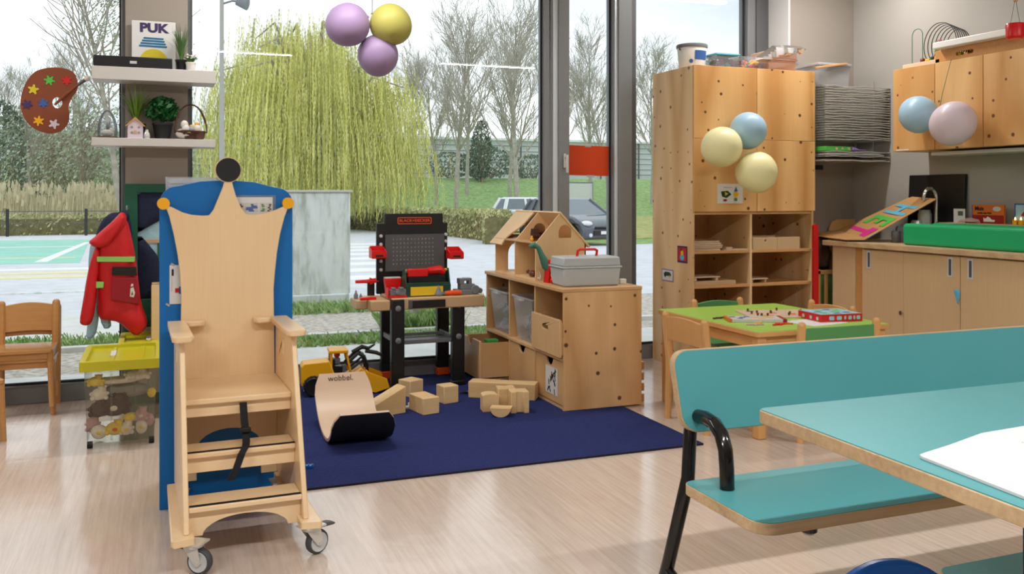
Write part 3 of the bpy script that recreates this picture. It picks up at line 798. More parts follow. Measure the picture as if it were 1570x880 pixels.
bs = [(4, 50, 2.4, 5.0, 1800, 'dark conifer at the far left edge of the window', 'bush'), (42, 58, 3.4, 4.4, 1500, 'hazy green conifer left, below the palette', 'bush3'),
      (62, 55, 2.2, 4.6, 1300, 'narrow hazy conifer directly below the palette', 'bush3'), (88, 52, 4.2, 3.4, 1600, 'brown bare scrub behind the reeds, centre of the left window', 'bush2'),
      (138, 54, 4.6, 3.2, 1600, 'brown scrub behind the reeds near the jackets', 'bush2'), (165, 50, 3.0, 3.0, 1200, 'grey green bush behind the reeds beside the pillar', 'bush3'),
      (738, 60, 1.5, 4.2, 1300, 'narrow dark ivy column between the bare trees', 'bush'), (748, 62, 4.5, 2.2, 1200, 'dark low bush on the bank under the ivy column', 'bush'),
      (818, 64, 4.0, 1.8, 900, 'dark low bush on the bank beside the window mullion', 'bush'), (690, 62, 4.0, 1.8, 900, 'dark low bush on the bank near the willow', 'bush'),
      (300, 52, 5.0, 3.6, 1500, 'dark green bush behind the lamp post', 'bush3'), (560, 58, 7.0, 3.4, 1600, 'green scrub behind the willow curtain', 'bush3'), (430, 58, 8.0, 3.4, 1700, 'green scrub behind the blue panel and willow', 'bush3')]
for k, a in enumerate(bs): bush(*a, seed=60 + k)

# willow: trunk, arching limbs, curtains of hanging strands
random.seed(21)
wx, wy = px2x(480, 35), 35.0
wt = thing('willow_tree', 'large weeping willow with yellow green hanging branches behind the concrete block', 'tree', (wx, wy, gz(wy)))
mb = MB()
mb.tube([(0, 0, -0.1), (0.1, 0, 1.5), (-0.1, 0.1, 3.0), (0.1, 0, 4.2)], [0.38, 0.3, 0.26, 0.2], 8)
limbs = []
for k in range(34):
    a = 2 * pi * k / 34 + random.uniform(-.2, .2); R_ = random.uniform(1.2, 4.3); top = random.uniform(5.0, 8.6) * (1.0 - 0.07 * max(0, R_ - 2) ** 1.5) * (1.0 if cos(a) < 0.2 else 0.88)
    p = [(0.05 * cos(a), 0.05 * sin(a), 2.6 + random.random()), (R_ * .3 * cos(a), R_ * .3 * sin(a), top * 0.72), (R_ * .66 * cos(a), R_ * .66 * sin(a), top * 0.95), (R_ * cos(a), R_ * sin(a), top * 0.88)]
    limbs.append(p); mb.tube(p, [0.13, 0.09, 0.05, 0.02], 5)
mb.build('trunk_and_limbs', 'bark', wt)
def strands(n, kx, seed):
    random.seed(seed); mb = MB()
    for _ in range(n):
        p = random.choice(limbs); f = random.uniform(0.45, 1.0); i = min(2, int(f * 3)); u = f * 3 - i
        a, b = Vector(p[i]), Vector(p[min(3, i + 1)])
        q = a.lerp(b, min(1, u)) + Vector((random.gauss(0, .55), random.gauss(0, .55), random.gauss(0, .25)))
        L = q.z * random.uniform(0.35, 0.92); sway = Vector((q.x, q.y, 0)) * random.uniform(0.02, 0.1)
        m = int(L / 0.16); lx = random.gauss(0, .12)
        pp = q.copy()
        for j in range(m):
            g = j / max(1, m)
            pp = q + sway * sin(g * pi * 0.6) * 2 + Vector((lx * g + 0.012 * sin(j * 0.7 + q.x * 5), 0, -L * g))
            if pp.z < 0.5: break
            w = random.uniform(0.009, 0.020); t = random.uniform(-.06, .06); ry = random.uniform(-.03, .03)
            mb.add([(pp.x - w, pp.y, pp.z), (pp.x + t * .3, pp.y + ry, pp.z + .04), (pp.x + w, pp.y + ry, pp.z - .02), (pp.x + t, pp.y, pp.z - 0.2)], [(0, 1, 2, 3)])
    return mb
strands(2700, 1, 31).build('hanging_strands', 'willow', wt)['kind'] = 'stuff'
strands(1100, 1, 32).build('shade_toned_strands', 'willowg', wt)['kind'] = 'stuff'

# concrete block, nearer trunk, street lamp, cars
cb = thing('concrete_block', 'tall pale concrete block streaked with dark stains, outside the middle window', 'block', (1.25, 10.65, gz(10.6)))
b = MB(); b.box(-0.95, 0.72, -0.45, 0.9, 0.16, 1.30); b.build('block_body', 'concrete', cb, bev=0.02)
b = MB(); b.box(-0.99, 0.70, -0.50, 0.92, -0.02, 0.17); b.build('plinth', 'concrete', cb, bev=0.015)
b = MB(); b.box(-0.98, 0.74, -0.47, 0.92, 1.30, 1.325); b.build('cap', 'greypaper', cb, bev=0.005)
tt = thing('young_tree', 'young tree trunk standing in the grass strip behind the workbench', 'tree', (2.2, 8.25, gz(8.2)))
random.seed(3); m_ = MB(); m_.tube([(0, 0, -0.05), (0.0, 0, 0.35), (0.012, 0, 0.62)], [0.055, 0.048, 0.044], 10); m_.build('trunk', 'bark2', tt, smooth=True)
sl = thing('street_lamp', 'tall grey street lamp with round floodlight at its top', 'lamp', (px2x(340, 24), 24, gz(24)))
MB().cyl((0, 0, 0), (0, 0, 6.4), 0.075, 0.05, n=10).build('pole', 'wire', sl, smooth=True)
MB().tube([(0, 0, 6.15), (0.25, 0, 6.25), (0.38, 0, 6.25)], 0.025, 8).build('arm', 'grey', sl, smooth=True)
MB().cyl((0.36, 0, 6.24), (0.62, -0.1, 6.16), 0.09, 0.15, n=14).build('lamp_head', 'grey', sl, smooth=True)

def car(name, label, X, Y, rz, paint, sc=0.84):
    """front towards +x in local space, 3.9 m long"""
    t = thing(name, label, 'car', (X, Y, gz(Y)), rz); t.scale = (sc, sc, sc)
    low = [(-1.9, 0.30), (-1.92, 0.62), (-1.86, 0.92), (-1.5, 0.98), (0.75, 0.99), (1.25, 0.90), (1.7, 0.72), (1.9, 0.55), (1.93, 0.30), (1.78, 0.2)]
    for cx in (1.22, -1.25):
        pass
    low2 = []
    low2 += [(-1.9, 0.24), (-1.93, 0.6), (-1.88, 0.92), (-1.5, 0.99), (0.78, 1.0), (1.3, 0.9), (1.72, 0.72), (1.92, 0.52), (1.93, 0.26), (1.62, 0.2)]
    low2 += [(1.25 + 0.37 * cos(a), 0.30 + 0.37 * sin(a)) for a in [i * pi / 8 for i in range(0, 9)]]
    low2 += [(-1.22 + 0.37 * cos(a), 0.30 + 0.37 * sin(a)) for a in [i * pi / 8 for i in range(0, 9)]]
    mb = MB(); mb.prism(low2, 'y', -0.84, 0.84); mb.build('car_body', paint, t, bev=0.07, seg=3)
    # cabin: tapered glasshouse
    def loft(sec):
        m = MB(); vs = []; k = len(sec[0])
        for s_ in sec: vs += s_
        fs = []
        for i in range(len(sec) - 1):
            for j in range(k):
                fs.append((i * k + j, i * k + (j + 1) % k, (i + 1) * k + (j + 1) % k, (i + 1) * k + j))
        fs += [tuple(reversed(range(k))), tuple(range((len(sec) - 1) * k, len(sec) * k))]
        return m.add(vs, fs)
    lo = [(-1.78, -.78, .95), (0.98, -.78, .95), (0.98, .78, .95), (-1.78, .78, .95)]
    hi = [(-1.45, -.6, 1.44), (0.18, -.6, 1.44), (0.18, .6, 1.44), (-1.45, .6, 1.44)]
    loft([lo, hi]).build('window_glass', 'carglass', t, bev=0.03)
    rf = loft([[(-1.5, -.62, 1.42), (0.22, -.62, 1.42), (0.22, .62, 1.42), (-1.5, .62, 1.42)], [(-1.3, -.5, 1.49), (0.05, -.5, 1.49), (0.05, .5, 1.49), (-1.3, .5, 1.49)]])
    rf.build('roof', paint, t, bev=0.03)
    pl = MB()
    for sy in (-1, 1):
        for (xa, xb, w) in ((0.95, 0.2, .05), (-0.35, -0.42, .05), (-1.25, -1.15, .09), (-1.74, -1.45, .07)):
            pl.tube([(xa, sy * .785, .96), (xb, sy * .61, 1.44)], w, 6)
    pl.build('pillars', paint, t)
    for (cx, cy) in ((1.25, -.78), (1.25, .78), (-1.22, -.78), (-1.22, .78)):
        w = MB(); w.lathe([(0.17, -.1), (.29, -.11), (.32, -.07), (.32, .07), (.29, .11), (.17, .1)], (cx, cy, .30), 24, 'y'); wh = w.build('wheel', 'tyre', t, smooth=True)
        s_ = -1 if cy < 0 else 1
        r = MB(); r.lathe([(0.0, s_ * .05), (.06, s_ * .07), (.17, s_ * .08), (.21, s_ * .10)], (cx, cy, .30), 20, 'y')
        for q in range(5):
            a = 2 * pi * q / 5; r.tube([(cx, cy + s_ * .09, .30), (cx + .19 * cos(a), cy + s_ * .10, .30 + .19 * sin(a))], .025, 5)
        r.build('hubcap', 'wheelgrey', wh)
    for sy in (-1, 1):
        h = MB(); h.ball((1.66, sy * .58, .70), 1, 14, (.20, .20, .10)); h.build('headlight', 'headlight', t, smooth=True)
        h = MB(); h.ball((0.62, sy * .93, 1.02), 1, 10, (.07, .11, .07)); h.build('wing_mirror', paint, t, smooth=True)
        h = MB(); h.box(-1.95, -1.80, sy * .72 - .1, sy * .72 + .1, .68, .95); h.build('tail_light', 'bedred', t, bev=.02)
    g = MB(); g.box(1.90, 1.955, -.5, .5, .34, .50); g.box(1.88, 1.94, -.42, .42, .56, .62); g.build('grille', 'black', t, bev=.01)
    g = MB(); g.cyl((1.93, -.62, .36), (1.96, -.62, .36), .06, n=12); g.cyl((1.93, .62, .36), (1.96, .62, .36), .06, n=12); g.build('fog_light', 'headlight', t)
    g = MB(); g.box(1.94, 1.96, -.24, .24, .38, .48); g.build('number_plate', 'white', t)
    return t
car('parked_car', 'dark grey hatchback parked outside the narrow window, white headlights', 10.45, 22.7, -radians(80), 'carblack')
car('parked_car', 'silver white hatchback parked behind the hedge, seen from its side', 12.6, 30.5, -radians(21), 'carwhite', 0.87)
gb = thing('glass_shelter', 'pale see-through shelter panel behind the dark car', 'panel', (px2x(888, 34), 34, gz(34)))
MB().box(-.6, .6, 0, .05, .2, 1.9).build('panel_sheet', 'film', gb)
MB().box(-.64, -.6, 0, .05, 0, 1.95).box(.6, .64, 0, .05, 0, 1.95).box(-.6, .6, 0, .05, 1.88, 1.93).build('panel_frame', 'alu', gb)

# grass tufts along the strips close to the windows
def tufts(name, x0, x1, y0, y1, n, h, label, mat='leaf_l', s=1.0):
    mb = MB()
    for _ in range(n):
        x = random.uniform(x0, x1); y = random.uniform(y0, y1); z = gz(y)
        for k in range(3):
            a = random.uniform(0, 6.28); hh = h * random.uniform(.4, 1.2); l = hh * .7
            mb.add([(x, y, z), (x + .014 * s, y, z), (x + l * cos(a) + .006, y + l * sin(a), z + hh), (x + l * cos(a), y + l * sin(a), z + hh * .9)], [(0, 1, 2, 3)])
    o = mb.build(name, mat); tag(o, label, 'grass', kind='stuff')
random.seed(9)
M['weed'] = mottled('weedy_leaves', [(112, 146, 84), (150, 182, 112), (204, 216, 164)], 9)
tufts('grass_tufts', 0.3, 3.2, 7.5, 7.95, 1300, 0.06, 'green grass growing along the kerb outside the middle window', 'weed')
tufts('grass_tufts', 0.3, 4.2, 9.65, 10.1, 1500, 0.11, 'leafy green weeds at the foot of the concrete block', 'weed')
tufts('grass_tufts', -2.6, -0.1, 8.1, 8.6, 900, 0.08, 'grass strip outside the left window, behind the chairs', 'weed')
tufts('grass_tufts', 1.9, 2.6, 8.1, 8.45, 700, 0.16, 'tall grass around the young tree trunk', 'weed')

# ================================================================== PLAY RUG
o = MB().box(-0.98, 0.98, -1.04, 1.04, 0, 0.008).build('play_rug', 'navy', loc=(1.43, 4.78, 0.0))
tag(o, 'large dark navy blue rug on the floor under the workbench and blocks', 'rug')
e = MB(); e.box(-0.985, 0.985, -1.046, -1.04, 0, 0.009); e.box(-0.985, -0.98, -1.04, 1.04, 0, 0.009); e.box(0.98, 0.985, -1.04, 1.04, 0, 0.009); e.build('bound_edge', 'rugedge', o)

# ================================================================== CROWN CHAIR ON CASTORS
ch = thing('crown_chair', 'tall birch plywood crown chair on castors in front of the blue panel', 'chair', (0.257, 3.02, 0), radians(2))
for s in (-1, 1):
    mb = MB(); poly = rrect(0.0, 0.62, 0, 0, 0)
    out = [(s * 0.165, 0.0), (s * 0.228, -0.012), (s * 0.234, 0.0), (s * 0.222, 0.6), (s * 0.165, 0.6)]
    mb.prism(out, 'z', 0.102, 0.124); mb.build('skid_board', 'birch', ch, bev=0.004)
    side = [(0.03, 0.124), (0.62, 0.124), (0.645, 0.5), (0.64, 0.705), (0.27, 0.705), (0.255, 0.66)]
    hole = [(0.44, 0.60), (0.47, 0.60), (0.485, 0.62), (0.485, 0.65), (0.47, 0.665), (0.44, 0.665), (0.425, 0.65), (0.425, 0.62)]
    mb = MB(); mb.prism([side, hole], 'x', min(s * .178, s * .196), max(s * .178, s * .196)); mb.build('side_panel', 'birch', ch, bev=0.003)
    a = MB(); xo = s * 0.187
    arm = [(xo - .035, 0.215), (xo - .025, 0.20), (xo + .025, 0.20), (xo + .035, 0.215), (xo + .033, 0.62), (xo - .033, 0.62)]
    a.prism(arm, 'z', 0.705, 0.727); a.build('armrest', 'birch_x', ch, bev=0.007, seg=3)
    r = MB(); xi = s * 0.125
    r.prism([(xi - .035, .60), (xi - .02, .585), (xi + .02, .585), (xi + .04, .60), (xi + .04, .64), (xi - .035, .64)], 'z', 0.705, 0.725); r.build('armrest_return', 'birch_x', ch, bev=0.005)
# seat and steps with aprons
MB().box(-.178, .178, .265, .64, .48, .50).build('seat', 'birch', ch, bev=0.004)
MB().box(-.178, .178, .285, .303, .435, .48).build('seat_apron', 'birch_x', ch, bev=0.002)
for nm, y0, z in (('upper', .175, .34), ('lower', .055, .20)):
    t = MB().box(-.178, .178, y0, y0 + .135, z - .018, z).build('step_tread', 'birch_x', ch, bev=0.004)
    MB().box(-.176, .176, y0 + .006, y0 + .02, z, z + .0025).build('grip_strip', 'strip', t)
MB().box(-.178, .178, .195, .211, .27, .322).build('step_riser', 'birch_x', ch, bev=0.002)
arch = [(-.178, .10), (-.135, .10)] + [(-.135 * cos(pi * i / 14), .10 + .055 * sin(pi * i / 14)) for i in range(1, 14)] + [(.135, .10), (.178, .10), (.178, .182), (-.178, .182)]
MB().prism(arch, 'y', .078, .094).build('arched_apron', 'birch_x', ch, bev=0.002)
back_lo = [(-.178, .124), (-.118, .124), (-.118, .24)] + [(-.118 * cos(pi * i / 12), .24 + .07 * sin(pi * i / 12)) for i in range(1, 12)] + [(.118, .24), (.118, .124), (.178, .124), (.178, .48), (-.178, .48)]
MB().prism(back_lo, 'y', .60, .616).build('lower_back_panel', 'birch', ch, bev=.002)
CROWN = [(-0.176, 0.49), (-0.17, 0.812), (-0.175, 0.905), (-0.183, 0.97), (-0.196, 1.045), (-0.213, 1.119), (-0.221, 1.142), (-0.238, 1.160), (-0.205, 1.153), (-0.166, 1.132), (-0.131, 1.122), (-0.095, 1.119), (-0.07, 1.12), (-0.055, 1.14), (-0.034, 1.192), (-0.019, 1.23), (-0.012, 1.26), (0.012, 1.26), (0.018, 1.232), (0.028, 1.196), (0.048, 1.149), (0.067, 1.124), (0.094, 1.12), (0.14, 1.127), (0.178, 1.139), (0.206, 1.151), (0.232, 1.163), (0.213, 1.11), (0.196, 1.044), (0.184, 0.971), (0.176, 0.894), (0.171, 0.827), (0.176, 0.49)]
bk = MB().prism(CROWN, 'y', .640, .656).build('crown_backrest', 'birch', ch, bev=0.003)
d = MB().prism(circ(0, 1.294, .049, 28), 'y', .638, .658).build('tip_disc', 'birch', bk, bev=0.002)
MB().prism(circ(0, 1.294, .046, 28), 'y', .636, .6385).build('black_face', 'blackmatte', d)
for s, cx in ((-1, -.233), (1, .227)):
    d = MB().prism(circ(cx, 1.165, .0225, 22), 'y', .637, .657).build('tip_disc', 'yellowdisc', bk, bev=0.002); d['label'] = 'yellow round crown tip'
# strap hanging over the step
pts = [(0.012, .262, .478), (0.014, .250, .42), (0.018, .235, .375), (0.016, .210, .352), (0.010, .172, .348), (-.005, .155, .33), (-.022, .150, .285), (-.042, .150, .245)]
mb = MB(); w = .0125
vs = []
for i, (x, y, z) in enumerate(pts): vs += [(x - w, y, z), (x + w, y, z), (x + w, y - .0035, z + .001), (x - w, y - .0035, z + .001)]
fs = []
for i in range(len(pts) - 1):
    for j in range(4): fs.append((i * 4 + j, i * 4 + (j + 1) % 4, (i + 1) * 4 + (j + 1) % 4, (i + 1) * 4 + j))
fs += [(3, 2, 1, 0), tuple(range(len(pts) * 4 - 4, len(pts) * 4))]
mb.add(vs, fs); st = mb.build('strap', 'webbing', ch)
MB().box(-.002, .034, .222, .236, .382, .398).build('buckle', 'black', st, bev=.003)
# castors
def castor(x, y, rz, brake=True):
    X = Matrix.Translation((x, y, 0)) @ Matrix.Rotation(rz, 4, 'Z')
    mb = MB(X); mb.box(-.038, .038, -.032, .032, .096, .102)
    mb.lathe([(.022, .082), (.030, .086), (.030, .096)], (0, 0, 0), 20)
    mb.tube([(0, 0, .09), (0, 0, .096)], .03, 16)
    for s in (-1, 1):
        mb.prism([(-.028, .090), (.024, .090), (.034, .040), (.024, .028), (.012, .034), (-.02, .076)], 'y', s * .0175, s * .0195)
    mb.cyl((.022, -.022, .040), (.022, .022, .040), .006, n=10)
    c = mb.build('castor', 'steel', ch, smooth=True)
    w = MB(X); w.lathe([(.026, -.013), (.036, -.014), (.040, -.009), (.041, 0), (.040, .009), (.036, .014), (.026, .013)], (.022, 0, .0415), 28, 'y')
    wt_ = w.build('tyre', 'rubber', c, smooth=True)
    h = MB(X); h.lathe([(.0, -.018), (.009, -.018), (.011, -.014), (.026, -.013), (.031, -.0155), (.032, -.0145), (.032, .0145), (.031, .0155), (.026, .013), (.011, .014), (.009, .018), (0, .018)], (.022, 0, .0415), 24, 'y')
    h.build('wheel_hub', 'wheelgrey', c, smooth=True)
    if brake:
        b = MB(X); b.box(-.012, .012, 0, 0.0, 0, 0) if False else None
        b.prism([(-.055, .092), (-.03, .094), (-.02, .086), (-.03, .078), (-.052, .084)], 'y', -.014, .014); b.build('brake_lever', 'dgrey', c, bev=.002)
castor(-.165, .035, radians(-35 + 180 * 0)); castor(.205, .035, radians(25), False)
b_ = MB(Matrix.Translation((.205, .035, 0)) @ Matrix.Rotation(radians(25), 4, 'Z'))
b_.prism([(.02, .099), (.07, .096), (.088, .090), (.086, .084), (.03, .086)], 'y', -.014, .014); b_.build('brake_lever', 'dgrey', ch, bev=.002)
castor(-.18, .56, radians(80)); castor(.18, .56, radians(95))

# ================================================================== BLUE PANEL CABINET behind the chair
bc = thing('play_cabinet', 'cabinet with tall blue rounded back panel directly behind the crown chair', 'cabinet', (0.235, 3.72, 0))
pl = rrect(-.248, .248, 0, 1.252, [.055, .055, .0, .0], 6)
top = [(.248, 0)] + [(.248, 1.15)] + [(.248 - .065 + .065 * cos(a), 1.165 + .062 * sin(a)) for a in [i * pi / 14 for i in range(0, 8)]] + [(.1, 1.248), (0, 1.256), (-.1, 1.250)] + [(-.248 + .065 - .065 * sin(a), 1.165 + .066 * cos(a)) for a in [i * pi / 14 for i in range(0, 8)]] + [(-.248, 0)]
MB().prism(top, 'y', -.018, .004).build('blue_panel', 'blue', bc, bev=.003)
c = MB(); c.box(-.235, -.217, .005, .36, 0, 1.15); c.box(.217, .235, .005, .36, 0, 1.15); c.box(-.217, .217, .005, .36, 1.13, 1.15); c.box(-.217, .217, .005, .36, .05, .07); c.box(-.217, .217, .005, .36, .58, .60); c.box(-.217, .217, .342, .36, .07, 1.13)
c.build('carcass', 'birch', bc, bev=.002)
tr = thing('document_tray', 'white paper tray standing on top of the cabinet behind the blue panel', 'tray', (.115, 3.90, 1.15))
MB().box(-.105, .105, -.12, .12, 0, .01).box(-.105, .105, -.12, -.112, .01, .118).box(-.105, .105, .112, .12, .01, .118).box(-.105, -.098, -.112, .112, .01, .118).box(.098, .105, -.112, .112, .01, .118).build('tray_box', 'clear', tr, bev=.002)
m_ = MB()
for k in range(8): m_.box(-.094 + .002 * (k % 3), .094 - .003 * (k % 2), -.108, .106, .012 + k * .0115, .02 + k * .0115)
m_.build('paper_stack', 'paper', tr)
# photo strip and taped sheet on the blue panel
ps = thing('photo_strip', 'white strip of small photos in a clear sleeve, top right of the blue panel', 'picture', (.345, 3.6995, 1.155))
MB().box(-.09, .072, -.0012, .0, -.045, .042).build('clear_sleeve', 'sleeve', ps)
MB().box(-.085, .060, -.0024, -.0013, -.042, .034).build('sheet', 'paper', ps)
random.seed(4)
for k, (x0, x1, c1) in enumerate(((-.08, -.05, 'wicker'), (-.048, .004, 'bookb'), (.010, .032, 'leaf_g'), (.034, .056, 'plush_b'))):
    p_ = MB(); p_.box(x0, x1, -.0034, -.0025, -.022, .012); p_ = p_.build('photo', 'greypaper', ps)
    q = MB()
    for j in range(5): q.box(x0 + random.random() * (x1 - x0) * .6, x0 + (x1 - x0) * random.uniform(.6, 1), -.0040, -.0035, -.022 + j * .006, -.022 + j * .006 + .005)
    q.build('picture_print', c1, p_)
sh = thing('taped_sheet', 'white printed sheet taped low on the left edge of the blue panel', 'paper', (.065, 3.6995, .86))
MB().box(-.042, .06, -.0014, 0, -.078, .07).build('sheet', 'paper', sh)
MB().box(-.036, -.031, -.0022, -.0015, -.03, .055).build('grey_line', 'greypaper', sh)
MB().box(-.034, -.027, -.0030, -.0023, .03, .055).build('dark_drawing', 'ink', sh)
MB().box(-.022, -.004, -.0022, -.0015, -.035, -.018).build('red_shape', 'bedred', sh)
MB().box(-.008, .02, -.0030, -.0023, -.04, -.012).build('blue_shape', 'bookb', sh)
for x, z in ((-.03, .072), (.0, .073), (-.048, -.08)):
    MB(Matrix.Translation((x, 0, z)) @ Matrix.Rotation(.6, 4, 'Y')).box(-.008, .008, -.002, -.0015, -.004, .004).build('tape', 'film', sh)

# ================================================================== WOBBLE BOARD
wb = thing('balance_board', 'curved birch balance board with black felt underside, on the rug', 'board', (0.885, 4.55, 0.008), radians(0))
sec = []
N = 26
yy = [-.31, -.30, -.28, -.245, -.20, -.15, -.09, -.02, .05, .12, .18, .235, .285, .325, .355]
def wz(y):
    return 0.0
import itertools
# profile: front lip curls up at -y, long back rises at +y
prof = [(-.352, .168), (-.340, .135), (-.322, .10), (-.296, .066), (-.260, .037), (-.21, .014), (-.15, .003), (-.08, .0), (0, .006), (.07, .022), (.14, .052), (.20, .092), (.25, .138), (.285, .185), (.305, .238)]
def board(t0, t1, w, name, mat, par, r=.05):
    mb = MB(); vs = []; k = len(prof)
    nrm = []
    for i, (y, z) in enumerate(prof):
        a = prof[max(0, i - 1)]; b = prof[min(k - 1, i + 1)]
        t = Vector((b[0] - a[0], b[1] - a[1])).normalized(); nrm.append(Vector((-t.y, t.x)))
    cols = []
    # arc-length ends are rounded by narrowing the first/last sections
    ws = [w - .035, w - .010] + [w] * (k - 4) + [w - .008, w - .03]
    for i, (y, z) in enumerate(prof):
        for t in (t0, t1):
            for s in (-1, 1):
                vs.append((s * ws[i], y + nrm[i].x * t, z + nrm[i].y * t))
    fs = []
    for i in range(k - 1):
        a = i * 4; b = a + 4
        fs += [(a, a + 1, b + 1, b), (a + 2, b + 2, b + 3, a + 3), (a, b, b + 2, a + 2), (a + 1, a + 3, b + 3, b + 1)]
    fs += [(0, 2, 3, 1), (4 * k - 4, 4 * k - 3, 4 * k - 1, 4 * k - 2)]
    mb.add(vs, fs)
    o = mb.build(name, mat, par, smooth=True, angle=50)
    return o
wood = board(.0035, .018, .150, 'curved_board', 'sheetwood', wb)
board(.0, .0034, .149, 'felt_underside', 'blackmatte', wb)
wb.rotation_euler.z = radians(-1)
wl_ = lettering('wobbel.', .042, 'plush_b', wood, (-.01, .2768, .2183), (radians(69.3), 0, 0), ext=.0003); 

# ================================================================== TOY LOADER
ld = thing('toy_loader', 'yellow toy wheel loader with black arms and raised bucket, behind the balance board', 'toy', (0.98, 5.50, 0.008), radians(-4))
mb = MB(); mb.prism([(-.215, .06), (-.215, .17), (-.20, .19), (-.06, .198), (-.05, .20), (-.02, .12), (.05, .10), (.14, .15), (.17, .12), (.16, .05), (.06, .045), (-.06, .05)], 'y', -.075, .075); mb.build('engine_body', 'truck', ld, bev=.012, seg=3)
cabp = MB(); 
cabp.box(-.045, -.033, -.07, -.058, .12, .245); cabp.box(-.045, -.033, .058, .07, .12, .245)
cabp.tube([(.075, -.064, .12), (.050, -.06, .245)], .008, 6); cabp.tube([(.075, .064, .12), (.050, .06, .245)], .008, 6)
cabp.box(-.052, .060, -.075, .075, .243, .262); cabp.build('cab_frame', 'truck', ld, bev=.006)
MB().box(-.03, .03, -.04, .04, .12, .16).box(-.03, -.015, -.04, .04, .16, .205).build('driver_seat', 'black', ld, bev=.005)
m_ = MB(); m_.ball((0, 0, .225), .019, 12); m_.build('driver_head', 'orange', ld, smooth=True)
MB().box(-.018, .018, -.022, .022, .17, .207).build('driver_body', 'grey', ld, bev=.006)
for cx in (-.145, .115):
    for s in (-1, 1):
        w = MB(); w.lathe([(.028, -.026), (.05, -.028), (.058, -.02), (.06, -.01), (.06, .01), (.058, .02), (.05, .028), (.028, .026)], (cx, s * .088, .06), 28, 'y')
        for q in range(18):
            a = 2 * pi * q / 18; w.box(0, 0, 0, 0, 0, 0) if False else None
            w.tube([(cx + .058 * cos(a), s * .088 - .024, .06 + .058 * sin(a)), (cx + .060 * cos(a + .12), s * .088, .06 + .060 * sin(a + .12)), (cx + .058 * cos(a), s * .088 + .024, .06 + .058 * sin(a))], .004, 4)
        wo = w.build('wheel', 'black', ld, smooth=True)
        h = MB(); h.lathe([(0, s * .016), (.012, s * .018), (.016, s * .004), (.03, s * .002), (.036, s * .018)] , (cx, s * .088, .06), 24, 'y'); h.build('rim', 'truck', wo, smooth=True)
for s in (-1, 1):
    a_ = MB(); a_.tube([(.05, s * .045, .17), (.12, s * .045, .235), (.155, s * .045, .215), (.175, s * .045, .16), (.175, s * .045, .10)], [.009, .012, .012, .011, .009], 8)
    a_.tube([(.08, s * .045, .14), (.16, s * .045, .20)], .007, 6); a_.build('lift_arm', 'black', ld, smooth=True)
a_ = MB(); a_.tube([(.09, 0, .235), (.15, 0, .265), (.19, 0, .255), (.23, .01, .275)], [.012, .014, .01, .005], 8); a_.tube([(.17, 0, .24), (.24, 0, .225), (.275, 0, .205)], [.012, .012, .008], 8); a_.tube([(.15, -.05, .22), (.15, .05, .22)], .008, 6)
a_.build('hydraulics', 'black', ld, smooth=True)
bk_ = MB(Matrix.Translation((-.085, 0, 0))); bkp = [(.25, .135), (.245, .06), (.27, .018), (.30, .006), (.385, .03), (.385, .038), (.305, .016), (.278, .027), (.256, .063), (.26, .133)]
bk_.prism(bkp, 'y', -.115, .115)
for s in (-1, 1): bk_.prism([(.25, .135), (.245, .06), (.27, .018), (.30, .006), (.385, .03), (.37, .085)], 'y', s * .115 - .004, s * .115 + .004)
bk_.build('bucket', 'truck', ld, bev=.002)

# ================================================================== WOODEN BLOCKS
def blk(label, x, y, sx, sy, sz, rz, z=.008, mat='block', rot=None):
    o = MB().box(-sx / 2, sx / 2, -sy / 2, sy / 2, 0, sz).build('wooden_block', mat, loc=(x, y, z), bev=.004)
    o.rotation_euler = rot or (0, 0, rz)
    return tag(o, label, 'block', 'wooden building blocks on the rug')
GB = 'wooden building blocks on the rug'
blk('wooden cube block furthest back, in front of the workbench legs', 1.375, 5.26, .105, .105, .095, radians(28))
blk('oblong wooden block lying left of centre, end towards viewer', 1.34, 4.84, .10, .17, .09, radians(12))
blk('wooden cube block alone on the rug, nearest the workbench right leg', 1.525, 5.01, .095, .095, .10, radians(12))
w = MB(); w.prism([(-.11, 0), (.09, 0), (.09, .145), (-.11, .065)], 'y', -.045, .045); w = w.build('wooden_wedge', 'block', loc=(1.14, 4.86, .008), rot=(0, 0, radians(18)), bev=.004)
tag(w, 'sloping wooden wedge block beside the balance board', 'block', GB)
blk('long wooden beam block lying in front of the drawers', 1.865, 5.0, .40, .10, .095, radians(-34))
# arch-cut block, its twin and the half round
def archblk(label, x, y, rz, z=.008, rot=None, nm='wooden_arch_block'):
    pr = [(-.055, 0), (.055, 0), (.055, .105), (.03, .105)] + [(.03 * cos(pi * i / 10), .105 - .025 * sin(pi * i / 10)) for i in range(1, 10)] + [(-.03, .105), (-.055, .105)]
    o = MB().prism(pr, 'y', -.045, .045).build(nm, 'block', loc=(x, y, z), bev=.003)
    o.rotation_euler = rot or (0, 0, rz)
    return tag(o, label, 'block', GB)
def uprightarch(label, x, y, rz):
    pr = [(-.05, -.05), (.05, -.05), (.05, .05), (.022, .05)] + [(.022 * cos(pi * i / 8), .05 - .022 * sin(pi * i / 8)) for i in range(1, 8)] + [(-.022, .05), (-.05, .05)]
    o = MB().prism(pr, 'z', 0, .115).build('wooden_notched_block', 'block', loc=(x, y, .008), bev=.003); o.rotation_euler = (0, 0, rz)
    return tag(o, label, 'block', GB)
uprightarch('notched wooden block, left one of the touching pair', 1.79, 4.765, radians(-10))
uprightarch('notched wooden block, right and nearer one of the touching pair', 1.825, 4.655, radians(170))
m_ = MB(); m_.prism([(-.045, 0), (.045, 0), (.045, .085)] + [(.045 * cos(pi * i / 8), .085 + .012 * sin(pi * i / 8)) for i in range(1, 8)] + [(-.045, .085)], 'y', -.04, .04)
o = m_.build('wooden_block', 'block', loc=(1.685, 4.735, .008), rot=(0, 0, radians(-8)), bev=.003); tag(o, 'small wooden block with curved top behind the half round', 'block', GB)
